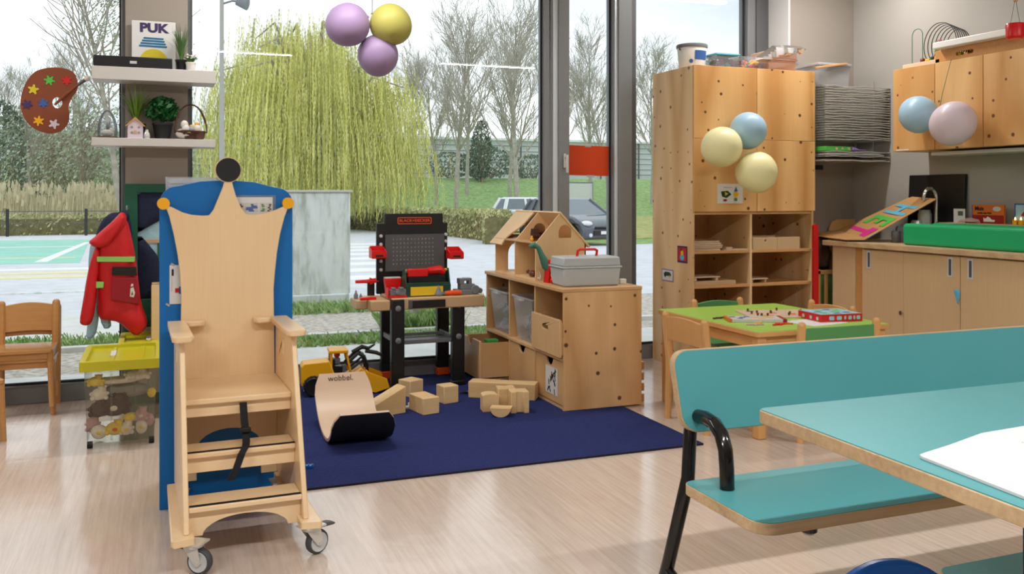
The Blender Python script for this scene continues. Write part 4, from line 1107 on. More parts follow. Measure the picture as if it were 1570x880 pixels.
m_ = MB(); m_.prism([(-.058, .048)] + [(-.055 * cos(pi * i / 12), .048 - .048 * sin(pi * i / 12)) for i in range(1, 12)] + [(.058, .048)], 'y', -.04, .04)
o = m_.build('half_round_block', 'block', loc=(1.70, 4.59, .008), rot=(0, 0, radians(-28)), bev=.002); tag(o, 'half round wooden block lying flat side up at the front', 'block', GB)

# small bits on the rug
o = MB().box(-.03, .03, -.012, .012, 0, .012); [o.cyl((x, y, .012), (x, y, .016), .004, n=8) for x in (-.024, -.008, .008, .024) for y in (-.006, .006)]
o = o.build('toy_brick', 'stoolblue', loc=(.585, 4.02, .008), rot=(0, 0, radians(-14)), bev=.001); tag(o, 'bright blue plastic toy brick at the near edge of the rug', 'brick')
m_ = MB(); m_.tube([(-.03, 0, .012), (0, .004, .014), (.03, 0, .012)], [.012, .009, .011], 10); o = m_.build('toy_piece', 'lblue', loc=(1.54, 5.16, .008), smooth=True); tag(o, 'small pale blue toy piece on the rug between two cube blocks', 'toy')
tp = thing('toy_railing', 'small dark and silver toy piece lying beside the wooden wedge', 'toy', (1.24, 4.93, .008), radians(12))
MB().box(-.09, .06, -.02, .02, 0, .012).build('base_bar', 'steel', tp, bev=.002)
MB().box(-.05, -.04, -.02, -.01, .012, .035).box(.0, .01, -.02, -.01, .012, .03).box(.04, .05, .0, .01, .012, .03).build('stud', 'white', tp)
MB().box(-.11, -.04, -.015, .03, .012, .03).build('dark_cover', 'dgrey', tp, bev=.004)
m_ = MB(); m_.box(-.05, .05, -.02, .02, 0, .012).tube([(-.05, 0, .012), (-.08, .03, .01)], .006, 6); o = m_.build('toy_clamp', 'black', loc=(1.73, 5.20, .008), rot=(0, 0, .7), bev=.002); tag(o, 'small black toy clamp on the rug beside the workbench right leg', 'toy')
m_ = MB(); m_.box(-.06, .05, -.012, .012, 0, .012).box(-.02, .06, -.03, -.015, 0, .01); o = m_.build('toy_clamp', 'black', loc=(1.93, 5.30, .008), rot=(0, 0, -.3), bev=.002); tag(o, 'flat black toy piece on the rug beside the pulled out drawer', 'toy')
m_ = MB(); m_.box(-.12, .02, -.016, .016, .0, .016); o = m_.build('toy_track', 'plush_b', loc=(1.20, 5.06, .008), rot=(0, 0, -.25), bev=.003); tag(o, 'dark brown toy strip behind the wooden wedge', 'toy')

# ================================================================== TOY WORKBENCH
wk = thing('toy_workbench', 'black and beige toy workbench with grey pegboard on the rug', 'workbench', (1.53, 5.6, .008))
ox, oy = 1.53, 5.6
for x0, x1, y, zt, foot in ((1.29, 1.37, 5.385, .562, 0), (1.685, 1.765, 5.42, .562, 0), (1.315, 1.39, 5.84, .56, 1), (1.69, 1.77, 5.79, .56, 1)):
    d_ = .055; y_ = y - oy
    if foot: y_ = min(y_, .17)
    lg = MB().box(x0 - ox, x1 - ox, y_, y_ + d_, .0 if not foot else .045, zt - .008).build('leg', 'black', wk, bev=.006)
    if foot: MB().box(x0 - ox - .003, x1 - ox + .003, y_ - .004, y_ + d_ + .004, 0, .05).build('foot', 'orange', lg, bev=.006)
    else: MB().box(x0 - ox - .003, x1 - ox + .003, y_ - .004, y_ + d_ + .004, 0, .03).build('foot', 'black', lg, bev=.006)
    if not foot:
        for zz in (.50, .305):
            MB().lathe([(.0, -.006), (.012, -.006), (.018, -.002), (.018, .0)], ((x0 + x1) / 2 - ox, y_, zz), 16, 'y').build('bolt_cap', 'grey', lg, smooth=True)
tb = MB(); tb.box(-.365, -.245, -.20, .12, .488, .55); tb.box(-.235, .355, -.205, .12, .49, .56); tb.box(-.43, -.365, -.10, .10, .49, .545); tb.build('bench_top', 'tan', wk, bev=.006)
MB().box(-.245, -.235, -.2, .12, .50, .545).build('joint', 'wicker', wk)
dr = MB(); dr.box(-.11, .10, -.212, -.204, .497, .545); dr = dr.build('drawer_slot', 'black', wk, bev=.003)
MB().box(-.135, -.11, -.214, -.204, .495, .548).build('slot_end', 'dgrey', dr, bev=.002)
rf = MB(); rf.box(-.205, -.19, -.17, .20, .275, .305); rf.box(.17, .185, -.15, .19, .275, .305); rf.box(-.19, .17, -.155, -.14, .27, .295); rf.box(-.19, .17, .10, .12, .28, .30); rf.box(-.19, .17, -.14, .10, .272, .277); rf.build('lower_tray', 'grey', wk, bev=.003)
# board behind
bb = MB(); outl = [(-.257, .555), (.213, .555), (.213, 1.008), (.183, 1.008), (.183, 1.068), (-.207, 1.068), (-.207, 1.008), (-.257, 1.008)]
bb.prism(outl, 'y', .12, .155); bb = bb.build('back_board', 'black', wk, bev=.006)
holes = [circ(-.152 + i * .0238, .905 - j * .0265, .0058, 6) for i in range(12) for j in range(7)]
pg = MB(); pg.prism([[(-.206, .70), (.186, .70), (.186, .935), (-.206, .935)]] + holes, 'y', .105, .111); pg = pg.build('pegboard', 'dgrey', wk)
MB().box(-.20, .18, .1115, .119, .705, .93).build('pegboard_backing', 'paper', pg)
for x, zs in ((-.231, (.925, .872, .765, .71)), (.200, (.93, .885, .835))):
    for z_ in zs: MB().lathe([(0, .110), (.008, .110), (.011, .115), (.011, .12)], (x, 0, z_), 14, 'y').build('bolt_cap', 'wheelgrey', bb, smooth=True)
fr = MB(); a_ = rrect(-.122, .104, 1.000, 1.044, .008, 3); b_ = rrect(-.117, .099, 1.005, 1.039, .006, 3); fr.prism([a_, b_], 'y', .1185, .1205); fr = fr.build('logo_frame', 'orange', bb)
lettering('BLACK+DECKER', .0235, 'orange', bb, (-.009, .1185, 1.022), UPR, bold=.0005, sx=1.18)
def bin_(x, z, s):
    m = MB(); o_ = [(-.05, .0), (.05, .0), (.055, .035), (.0, .075), (-.045, .04)]
    if s > 0: o_ = [(-a, b) for a, b in reversed(o_)]
    m.box(-.042, .042, .025, .030, .0, .05); m.prism([(.025, 0), (.03, 0), (.115, 0), (.115, .07), (.108, .07), (.03, .042), (.025, .04)], 'x', -.048, -.042)
    m.prism([(.025, 0), (.115, 0), (.115, .07), (.03, .042), (.025, .04)], 'x', .042, .048); m.box(-.042, .042, .025, .115, 0, .005); m.box(-.042, .042, .11, .115, .0, .075)
    r = m.build('bin', 'red', wk, loc=(x, 0, z), bev=.002)
    MB().box(-.025, .025, .0235, .025, .010, .022).build('label_slot', 'black', r)
bin_(-.262, .79, -1); bin_(.247, .775, 1)
def top_thing(nm, lab, cat, x, y, rz=0): return thing(nm, lab, cat, (x, y, .569), rz)
tbx = top_thing('toy_toolbox', 'dark green and yellow open toy toolbox with yellow handle bar on the workbench', 'toolbox', 1.535, 5.50, radians(1))
m = MB()
for s in (-1, 1): m.prism([(-.055, 0), (.055, 0), (.055, .07), (.02, .168), (-.02, .168), (-.055, .07)], 'x', s * .14 - .004, s * .14 + .004)
m.box(-.14, .14, .045, .052, 0, .07); m.box(-.14, .14, -.055, .055, 0, .006); m.box(-.14, .14, -.055, -.049, .06, .085); m.box(-.145, -.115, -.0575, -.05, 0, .07); m.box(.095, .145, -.0575, -.05, 0, .07)
m.build('box_body', 'dgreen', tbx, bev=.002)
MB().box(-.115, .095, -.056, -.049, .006, .06).build('front_panel', 'yellow', tbx, bev=.001)
MB().box(-.135, .14, -.009, .009, .15, .165).build('handle_bar', 'yellow', tbx, bev=.004)
MB().box(-.12, .12, -.03, .03, .006, .12).build('dark_contents', 'black', tbx, bev=.003)
dl = top_thing('toy_drill', 'red toy drill lying inside the green toolbox', 'toy', 1.52, 5.482); dl.location.z = .65
m = MB(); m.box(-.11, .02, -.022, .02, .0, .05); m.tube([(.02, 0, .035), (.10, 0, .04), (.13, 0, .02)], [.022, .026, .02], 10); m.build('drill_body', 'red', dl, bev=.006)
MB().cyl((-.125, 0, .03), (-.11, 0, .03), .012, n=10).build('chuck', 'dgrey', dl)
dl.location.z = .689
rs = top_thing('toy_saw_case', 'tall red toy box standing left behind the toolbox', 'toy', 1.345, 5.60)
m = MB(); m.frust((0, 0, 0), (.04, .03), (0, 0, .105), (.052, .03)); m.build('case_body', 'red', rs, bev=.003); MB().box(-.05, .05, -.028, .028, .105, .112).build('case_top', 'cream', rs, bev=.002)
vz = top_thing('toy_vice', 'grey and red toy vice at the front left of the bench', 'toy', 1.335, 5.455)
MB().box(-.06, .06, -.03, .03, 0, .014).box(-.06, -.05, -.03, .03, .014, .06).build('vice_base', 'red', vz, bev=.002)
m = MB(); m.box(-.045, .055, -.025, .02, .014, .05); m.box(-.03, -.01, -.03, .02, .05, .062); m.box(.015, .04, -.03, .02, .05, .062); m.cyl((.0, -.04, .03), (.0, -.025, .03), .012, n=10); m.build('vice_jaw', 'grey', vz, bev=.003)
m = MB(); m.box(-.05, .05, -.014, .014, 0, .018); o = m.build('toy_brush', 'red', loc=(1.165, 5.48, .557), rot=(0, 0, radians(3)), bev=.004); tag(o, 'red bar-shaped toy tool lying on the left front bench end', 'toy')
sc_ = top_thing('toy_screwdriver', 'grey toy screwdriver tip standing at the left bench end', 'toy', 1.115, 5.60); sc_.location.z = .554
m = MB(); m.lathe([(.012, 0), (.014, .02), (.008, .035), (.004, .05), (0, .055)], n=10); m.build('tip', 'grey', sc_, smooth=True); m = MB(); m.lathe([(.009, 0), (.009, .015), (.003, .03), (0, .033)], (.03, 0, 0), n=10); m.build('tip', 'grey', sc_, smooth=True)
cl = top_thing('toy_clamp', 'red toy clamp bar sticking out left of the back board', 'toy', 1.22, 5.69); cl.location.z = .63
m = MB(); m.tube([(-.09, 0, .02), (-.02, 0, .02), (.04, 0, .025)], [.010, .012, .016], 8); m.prism([(.0, 0), (.06, .02), (0, .045)], 'y', -.01, .01); m.build('clamp_bar', 'red', cl, smooth=True)
MB().box(-.01, .035, .011, .03, -.072, .01).build('clamp_holder', 'black', cl, bev=.002)
sd = top_thing('toy_screwdriver', 'toy power screwdriver with orange grip lying at the bench front right', 'toy', 1.66, 5.44, radians(-4))
m = MB(); m.tube([(-.02, 0, .016), (.03, 0, .017), (.085, 0, .016)], [.012, .017, .013], 12); m.build('grip', 'orange', sd, smooth=True)
m = MB(); m.lathe([(.022, 0), (.025, .012), (.016, .03), (.012, .045), (.004, .058), (0, .07)], (-.06, 0, 0), 14); m.box(-.06, -.015, -.01, .01, .008, .024); m.build('grey_head', 'grey', sd, smooth=True)
mt = top_thing('toy_engine', 'pile of grey toy engine parts on the right end of the bench', 'toy', 1.795, 5.50)
m = MB(); m.box(-.07, .07, -.05, .05, 0, .03); m.box(-.045, .05, -.04, .03, .03, .065); m.box(-.05, -.02, -.04, .03, .065, .10); m.box(-.02, .03, -.04, .02, .085, .102); m.box(.01, .03, -.04, .02, .065, .09)
m.cyl((.05, -.055, .03), (.05, .02, .03), .028, n=14); m.cyl((.085, -.04, .02), (.085, .02, .02), .018, n=12); m.build('engine_block', 'grey', mt, bev=.004)

# ================================================================== STORAGE UNIT
su = thing('storage_unit', 'knotty plywood shelf unit with drawers and tubs below the doll house', 'cabinet', (2.055, 4.56, .008))
D_, L_, H_ = .485, 1.285, .672
MB().box(-.012, D_ + .002, -.004, L_, H_ - .02, H_).build('top_panel', 'pine_y', su, bev=.003)
MB().box(0, D_, 0, .018, 0, H_ - .02).build('end_panel', 'pine_low', su, bev=.002)
MB().box(0, D_, L_ - .018, L_, 0, H_ - .02).build('end_panel', 'pine_low', su, bev=.002)
for k in (1, 2): MB().box(0.004, D_ - .01, k * L_ / 3 - .009, k * L_ / 3 + .009, 0.0, H_ - .02).build('divider', 'pine_y', su, bev=.002)
MB().box(-.002, D_ - .01, .018, L_ - .018, .268, .286).build('middle_shelf', 'pine_y', su, bev=.002)
MB().box(0.01, D_ - .01, .018, L_ - .018, 0.0, .018).build('bottom_panel', 'pine_y', su)
MB().box(D_ - .01, D_, .018, L_ - .018, 0.0, H_ - .02).build('back_panel', 'pine_low', su)
cw = L_ / 3
def drawer(y0, x0, z0, z1, notch=True, slot=False):
    f = MB(); a, b = y0 + .012, y0 + cw - .012; m0 = (a + b) / 2
    if notch: pr = [(a, z0), (b, z0), (b, z1), (m0 + .055, z1)] + [(m0 + .05 * cos(pi * i / 8), z1 - .045 * sin(pi * i / 8)) for i in range(1, 8)] + [(m0 - .055, z1), (a, z1)]; loops = pr
    else:
        pr = [(a, z0), (b, z0), (b, z1), (a, z1)]; loops = [pr, rrect(m0 - .045, m0 + .045, z1 - .075, z1 - .05, .012, 4)]
    f.prism(loops, 'x', x0, x0 + .015)
    d = f.build('drawer', 'drawer', su, bev=.002)
    b2 = MB(); b2.box(x0 + .015, x0 + .40, a, a + .01, z0, z1 - .012); b2.box(x0 + .015, x0 + .40, b - .01, b, z0, z1 - .012); b2.box(x0 + .39, x0 + .40, a, b, z0, z1 - .012); b2.box(x0 + .015, x0 + .40, a, b, z0 + .004, z0 + .012)
    b2.build('drawer_box', 'pine_y', d); return d
drawer(0, .006, .022, .262); drawer(cw, .006, .022, .262)
dd = drawer(2 * cw, -.19, .018, .262)
drawer(0, -.022, .292, .50, notch=False)
MB(Matrix.Translation((-.08, 2 * cw + .13, .235))).box(-.03, .05, -.03, .03, 0, .02).build('contents', 'lgreen', dd, bev=.004)
# printed picture sheet on the nearest drawer
sp = thing('picture_sheet', 'white sheet with small tool pictures stuck on the nearest lower drawer', 'picture', (2.060, 4.735, .14), 0)
MB().box(-.0015, 0, -.082, .088, -.072, .082).build('sheet', 'paper', sp)
random.seed(12)
for k in range(14):
    a = random.uniform(-.055, .06); z = random.uniform(-.055, .06)
    m = MB(Matrix.Translation((0, a, z)) @ Matrix.Rotation(random.uniform(-.8, .8), 4, 'X')); m.box(-.0024, -.0016, -.005, .005, -.016, .016)
    if k % 3 == 0: m.box(-.0024, -.0016, -.012, .012, .010, .018)
    m.build('tool_picture', ('ink', 'dgrey', 'plush_b', 'wicker', 'dgreen')[k % 5], sp)
# clear tubs
def tub(lab, y0, zb=.294):
    t = thing('clear_tub', lab, 'tub', (2.06, 4.56 + y0, zb), group='clear toy tubs in the shelf unit')
    def shell(w0, l0, w1, l1, h, th=.003):
        m = MB(); vs = []
        for (w_, l_, z) in ((w0, l0, 0), (w1, l1, h)):
            for (sx, sy) in ((-1, -1), (1, -1), (1, 1), (-1, 1)): vs.append((w_ * sx + w1 + .005, l_ * sy, z))
        m.add(vs, [(0, 1, 2, 3), (0, 4, 5, 1), (1, 5, 6, 2), (2, 6, 7, 3), (3, 7, 4, 0)])
        return m
    shell(.175, .135, .20, .155, .27).build('tub_body', 'clear', t)
    m = MB(); m.tube([(.0, -.158, .27), (.41, -.158, .27), (.41, .158, .27), (.0, .158, .27)], .006, 6, closed=True); m.box(-.02, .0, -.05, .05, .255, .268); m.build('rim', 'clear', t)
    random.seed(int(y0 * 100)); cols = ['plush_p', 'greypaper', 'lightcloth', 'dgrey', 'plush_g', 'leaf_g', 'bal_k', 'wicker']; m = MB()
    for k in range(60):
        m.X = Matrix.Translation((random.uniform(.05, .36), random.uniform(-.11, .11), random.uniform(.02, .17))) @ Euler((random.random() * 3, random.random() * 3, 0)).to_matrix().to_4x4(); s1 = random.uniform(.012, .03)
        m.mi = random.randrange(8); m.box(-s1, s1, -s1 * .6, s1 * .6, -s1 * .5, s1 * .5)
    o = m.build('mixed_toys', cols, loc=(2.06, 4.56 + y0, zb)); tag(o, 'jumble of small toys inside the ' + lab.split(' of mixed')[0], 'toys', kind='stuff')
    return t
tub('clear plastic tub of mixed toys at the window end of the unit', 2.5 * cw); tub('clear plastic tub in the middle top compartment', 1.5 * cw)

# ================================================================== DOLL HOUSE
dh = thing('doll_house', 'open plywood doll house with pitched roof on the shelf unit', 'doll house', (2.09, 5.05, .680))
def arch_hole(c, w, z0, z1, n=10):
    r = w / 2
    return [(c - r, z0), (c + r, z0), (c + r, z1 - r)] + [(c + r * cos(pi * i / n), z1 - r + r * sin(pi * i / n)) for i in range(1, n)] + [(c - r, z1 - r)]
gab = [(0, 0), (.335, 0), (.335, .225), (.355, .225), (.165, .415), (-.01, .225), (0, .225)]
DHL = .70
for nm, y0, holes in (('gable_wall', 0.0, [arch_hole(.195, .085, .255, .335)]), ('partition_wall', .34, [arch_hole(.17, .085, .24, .335)])):
    g_ = [(0, 0), (.335, 0), (.335, .225), (.165, .41), (0, .225)]
    MB().prism([g_] + holes, 'y', y0, y0 + .010).build(nm, 'dollwood', dh, bev=.0015)
MB().prism([[(0, 0), (.335, 0), (.335, .225), (.165, .41), (0, .225)], arch_hole(.17, .16, .012, .20), arch_hole(.17, .09, .25, .34)], 'y', DHL, DHL + .010).build('gable_wall', 'dollwood', dh, bev=.0015)
MB().prism([[(0, 0), (DHL, 0), (DHL, .225), (0, .225)], arch_hole(.46, .22, .012, .20)], 'x', .325, .335).build('back_wall', 'dollwood', dh, bev=.001)
MB().box(0, .325, .01, DHL, .0, .01).build('ground_floor', 'dollwood', dh); MB().box(-.005, .325, .01, DHL, .222, .232).build('upper_floor', 'pine_y', dh, bev=.001)
# roof: rear slope whole, front slope only over the far bay, wavy cut edge
def slope(y0f, y1, x0, z0, x1, z1, th, name):
    m = MB(); n = 14; vs = []
    nv = Vector((z1 - z0, -(x1 - x0))).normalized() * th
    for i in range(n + 1):
        f = i / n; x = x0 + (x1 - x0) * f; z = z0 + (z1 - z0) * f; ya = y0f(f)
        vs += [(x, ya, z), (x, y1, z), (x - nv.x, y1, z - nv.y), (x - nv.x, ya, z - nv.y)]
    fs = []
    for i in range(n):
        for j in range(4): fs.append((i * 4 + j, i * 4 + (j + 1) % 4, i * 4 + 4 + (j + 1) % 4, i * 4 + 4 + j))
    fs += [(3, 2, 1, 0), tuple(range(n * 4, n * 4 + 4))]
    m.add(vs, fs); return m.build(name, 'dollwood', dh, bev=.001)
slope(lambda f: -.012, DHL + .03, .36, .20, .16, .415, .010, 'rear_roof_slope')
slope(lambda f: .50 + .05 * sin(f * 7) * (1 - f) - .10 * f, DHL + .03, -.035, .195, .165, .415, -.010, 'front_roof_slope')
m = MB(); m.box(.0, .05, 0, .04, .0, .008); m.box(.004, .01, .004, .01, -.03, 0); m.box(.04, .046, .004, .01, -.03, 0); m.box(.0, .05, .032, .04, .008, .045); o = m.build('toy_chair', 'wicker', loc=(2.12, 5.16, .944), bev=.001); tag(o, 'small dark wooden toy bench on the upper floor of the doll house', 'toy furniture')
m = MB(); m.box(.0, .10, -.02, .03, .0, .012); m.box(0, .1, .025, .032, .012, .05); m.box(.0, .1, -.02, .03, .05, .06); o = m.build('toy_bed', 'brownbear', loc=(2.15, 5.25, .913), bev=.002); tag(o, 'brown toy bunk bed on the upper floor of the doll house', 'toy furniture')
m = MB(); m.ball((0, 0, .012), .012, 12); m.cyl((0, 0, .02), (0, 0, .036), .009, .005, n=10); o = m.build('toy_lamp', 'truck', loc=(2.10, 5.135, .912), smooth=True); tag(o, 'tiny yellow toy figure on the upper floor of the doll house', 'toy')
m = MB(); m.ball((0, 0, .022), .022, 14, (1, 1.6, .9)); m.ball((-.01, .045, .03), .013, 10); o = m.build('toy_animal', 'brownbear', loc=(2.13, 5.20, .690), smooth=True); tag(o, 'brown toy animal lying on the ground floor of the doll house', 'toy')
m = MB(); m.tube([(0, 0, 0), (.01, 0, .03), (.0, 0, .06)], [.006, .005, .003], 6); m.tube([(.0, 0, .0), (-.015, -.02, .02)], .004, 6); o = m.build('toy_plant', 'cream', loc=(2.105, 5.03, .682)); tag(o, 'small pale wooden toy peg leaning at the doll house front', 'toy')

dn = thing('toy_dinosaur', 'green long necked toy dinosaur with blue back beside the doll house', 'toy', (2.20, 4.93, .680), radians(-60))
m = MB(); m.tube([(-.13, 0, .03), (-.08, 0, .06), (-.02, 0, .08), (.05, 0, .08), (.09, 0, .105), (.115, 0, .16), (.135, 0, .205), (.16, 0, .222), (.19, 0, .213)], [.008, .03, .045, .045, .03, .018, .014, .017, .010], 12)
for x in (-.04, .05):
    for s in (-1, 1): m.tube([(x, s * .025, .06), (x, s * .028, .0)], [.018, .014], 8)
dn.rotation_euler.z = radians(172)
m.build('body', 'dino', dn, smooth=True)
m = MB(); m.ball((-.01, 0, .10), .05, 14, (1.3, .55, .6)); m.build('blue_back', 'dinob', dn, smooth=True)
m = MB(); m.prism([(-.034, 0), (.034, 0), (.020, .135), (-.018, .135)], 'y', -.03, .03); o = m.build('toy_tower', 'red', loc=(2.135, 4.925, .680), rot=(0, 0, .1), bev=.003); tag(o, 'tall red toy tower block between doll house and grey box', 'toy')
tf = thing('toy_figure', 'small toy figure in red beside the red tower', 'toy', (2.115, 4.845, .680))
m = MB(); m.ball((0, 0, .018), .018, 12, (1, 1, 1)); m.build('red_body', 'red', tf, smooth=True); m = MB(); m.ball((0, 0, .046), .014, 12); m.build('head', 'tan', tf, smooth=True); m = MB(); m.lathe([(.015, .05), (.012, .062), (0, .068)], n=12); m.build('hair', 'lidyellow', tf, smooth=True)

tk = thing('grey_case', 'light grey plastic case with red handle on the shelf unit', 'box', (2.27, 4.74, .680), radians(-3))
m = MB(); m.frust((0, 0, 0), (.168, .10), (0, 0, .105), (.178, .108)); m.build('lower_shell', 'boxgrey', tk, bev=.01)
MB().box(-.184, .184, -.114, .114, .103, .113).build('rim', 'boxgrey', tk, bev=.004)
m = MB(); m.frust((0, 0, .113), (.178, .108), (0, 0, .165), (.172, .102)); m.build('lid', 'boxgrey', tk, bev=.008)
MB().tube([(-.05, 0, .16), (-.045, 0, .195), (-.03, 0, .203), (.06, 0, .203), (.075, 0, .195), (.07, 0, .16)], .008, 10).build('handle', 'red', tk, smooth=True)
m = MB(); m.box(-.02, .02, -.018, .018, 0, .028); o = m.build('cord_weight', 'white', loc=(2.50, 4.72, .680), bev=.004); tag(o, 'small white block on the shelf unit corner beside the grey case', 'block')

# little wooden crate pieces seen behind the unit
m = MB()
for k in range(4): m.box(0, .03, 0, .2, k * .062, k * .062 + .045)
m.box(0.005, .012, .01, .19, 0, .24)
o = m.build('wooden_crate', 'oldbeech', loc=(2.575, 4.645, .0), bev=.003); tag(o, 'small slatted brown crate standing just behind the shelf unit', 'crate')

# ================================================================== PILLAR SHELVES
def tagged(o, label, cat, group=None): return tag(o, label, cat, group)
for z0, z1, lab in ((1.838, 1.910, 'upper white floating shelf on the pillar'), (1.470, 1.515, 'lower white floating shelf on the pillar')):
    o = MB().box(-.325, .325, -.20, 0, 0, z1 - z0).build('wall_shelf', 'cream', loc=(-.042, 5.70, z0), bev=.002); tagged(o, lab, 'shelf', 'shelves on the pillar')
ZU, ZL = 1.9102, 1.5152
sb = thing('soundbar', 'long black speaker bar on the upper pillar shelf', 'speaker', (-.155, 5.545, ZU))
MB().box(-.205, .205, -.03, .03, .0, .062).build('speaker_body', 'black', sb, bev=.006)
MB().box(-.018, .018, -.0315, -.03, .022, .037).build('badge', 'wheelgrey', sb)
cv = thing('painted_canvas', 'white canvas with purple lettering and blue and yellow paint behind the speaker bar', 'painting', (-.05, 5.665, ZU))
MB().box(-.118, .118, -.008, .012, 0, .292).build('canvas', 'paper', cv, bev=.002)
lettering('PUK', .07, 'lila_letter', cv, (-.0, -.0088, .25), (pi / 2, radians(0), 0), bold=.0035, sx=1.15)
m = MB(); m.prism([(.078 * cos(pi * i / 16), .05 + .082 * sin(pi * i / 16)) for i in range(17)], 'y', -.0092, -.008); m.build('yellow_paint_patch', 'plaster_y', cv)
m = MB()
for k in range(4): m.prism([(-.08 + .008 * k, .142 + k * .015), (.07 - .006 * k, .140 + k * .015), (.072 - .006 * k, .151 + k * .015), (-.078 + .008 * k, .153 + k * .015)], 'y', -.0092, -.008)
m.build('blue_brush_strokes', 'paint_b', cv)
def pot(par, r, h, mat='pot', x=0, y=0):
    m = MB(); m.lathe([(r * .72, 0), (r * .76, .002), (r * .98, h * .86), (r * 1.06, h * .86), (r * 1.06, h), (r * .96, h), (r * .9, h * .88), (0, h * .88)], (x, y, 0), 20); return m.build('pot', mat, par, smooth=True)
def blades(par, n, h, w, lean, z0, mat, name='leaves', seed=1, x=0, y=0, droop=0.5):
    random.seed(seed); m = MB()
    for _ in range(n):
        a = random.uniform(0, 2 * pi); l = lean * random.uniform(.15, 1); hh = h * random.uniform(.55, 1); ww = w * random.uniform(.6, 1)
        pts = []
        for i in range(6):
            f = i / 5; rr = l * f ** 1.7; zz = hh * (f - droop * (l / max(lean, .001)) * .55 * f ** 3)
            pts.append((x + cos(a) * (rr + .008), y + sin(a) * (rr + .008), z0 + zz, ww * (1 - f ** 2) + .0006))
        px_, py_ = -sin(a), cos(a); vs = []
        for (X, Y, Z, q) in pts: vs += [(X - px_ * q, Y - py_ * q, Z), (X + px_ * q, Y + py_ * q, Z)]
        m.add(vs, [(i * 2, i * 2 + 1, i * 2 + 3, i * 2 + 2) for i in range(5)])
    return m.build(name, mat, par)
g1 = thing('potted_grass', 'tall grey green grass in black pot at the right end of the upper shelf', 'plant', (.098, 5.585, ZU))
pot(g1, .032, .065); blades(g1, 90, .25, .0025, .075, .055, 'leaf_g', seed=2); blades(g1, 5, .25, .0025, .12, .055, 'white', 'white_stalks', 9)
g2 = thing('potted_flowers', 'small white pot with white flowers, far right on the upper shelf', 'plant', (.150, 5.56, ZU))
pot(g2, .028, .05, 'white'); blades(g2, 50, .06, .006, .05, .04, 'leaf_g', seed=3)
random.seed(5); m = MB()
for k in range(22):
    a = random.uniform(0, 6.28); r_ = random.uniform(0, .035); m.ball((cos(a) * r_, sin(a) * r_, .085 + random.uniform(-.012, .012)), .006, 6)
m.build('flowers', 'flower', g2)
# lower shelf things
dm = thing('glass_dome', 'glass egg dome with dark feathers on a wooden base, left on the lower shelf', 'ornament', (-.292, 5.58, ZL))
MB().lathe([(.06, 0), (.062, .006), (.05, .010)], n=24).build('wooden_base', 'wicker', dm, smooth=True)
MB().lathe([(.050, .010), (.054, .035), (.052, .07), (.042, .11), (.026, .142), (.010, .158), (0, .161)], n=24).build('glass_cover', 'dome', dm, smooth=True)
m = MB(); m.ball((.0, 0, .030), .026, 12, (1.3, .9, .8)); m.ball((.022, 0, .045), .016, 10); m.build('little_bird', 'feather', dm, smooth=True)
blades(dm, 9, .085, .004, .035, .03, 'pot', 'dark_feathers', 4)
bh = thing('bird_house', 'tiny white wooden house with brown roof on the lower shelf', 'ornament', (-.145, 5.545, ZL))
MB().prism([(-.040, 0), (.040, 0), (.040, .078), (0, .112), (-.040, .078)], 'y', -.022, .022).build('house_wall', 'bal_k', bh, bev=.001)
m = MB(); m.prism([(-.052, .070), (-.048, .066), (0, .108), (.048, .066), (.052, .070), (0, .120)], 'y', -.028, .028); m.build('roof', 'oldbeech', bh)
m = MB(); [m.prism(circ(x, z, .008, 4), 'y', -.0235, -.022) for x in (-.018, .018) for z in (.032, .062)]; m.build('window', 'plush_g', bh)
MB().prism(circ(0, .035, .011, 5), 'y', -.0245, -.0221).build('star', 'tan', bh)
p1 = thing('spider_plant', 'light green spider plant with arching striped leaves on the lower shelf', 'plant', (-.145, 5.635, ZL))
pot(p1, .052, .09); blades(p1, 46, .30, .006, .17, .08, 'leaf_l', seed=8, droop=.75)
p2 = thing('leafy_plant', 'bushy dark green plant in black pot in the middle of the lower shelf', 'plant', (-.002, 5.60, ZL))
pot(p2, .055, .095)
random.seed(6); m = MB()
def lf():
    a = random.uniform(0, 6.28); c = random.uniform(-.7, 1); rr = sqrt(1 - c * c) * random.uniform(.6, 1)
    return (cos(a) * rr * .09, sin(a) * rr * .065, .165 + c * .075)
leaf_cloud(m, lf, 420, .020); m.build('leaves', 'leaf_d', p2)
m = MB(); [m.tube([(0, 0, .08), (random.uniform(-.05, .05), random.uniform(-.03, .03), .19)], .002, 4) for _ in range(9)]; m.build('stems', 'leaf_d', p2)
o = MB().lathe([(.014, 0), (.018, .01), (.015, .03), (.009, .04), (.009, .05), (0, .052)], n=14).build('glass_jar', 'steel', loc=(-.085, 5.535, ZL), smooth=True); tagged(o, 'tiny silver jar between the white house and the bushy plant', 'jar')
bs_ = thing('egg_basket', 'round willow twig basket nest with tall handle at the right of the lower shelf', 'basket', (.150, 5.58, ZL))
m = MB(); random.seed(8)
for k in range(16):
    r_ = .052 + .03 * (k / 16); z = .006 + .045 * (k / 16)
    m.tube([(cos(a) * (r_ + random.gauss(0, .002)) * 1.05, sin(a) * r_ * .8, z + random.gauss(0, .0025)) for a in [i * 2 * pi / 18 for i in range(18)]], .0038, 5, closed=True)
m.lathe([(.0, .002), (.055, .004)], n=18, sy=.8)
m.build('woven_bowl', 'wicker', bs_)
m = MB(); m.tube([(-.085, 0, .04)] + [(-.088 * cos(pi * i / 14), 0, .05 + .155 * sin(pi * i / 14)) for i in range(15)] + [(.085, 0, .04)], .0045, 6); m.tube([(-.085, 0.004, .04)] + [(-.085 * cos(pi * i / 14) + .003 * sin(i), .004, .05 + .152 * sin(pi * i / 14)) for i in range(15)], .003, 5)
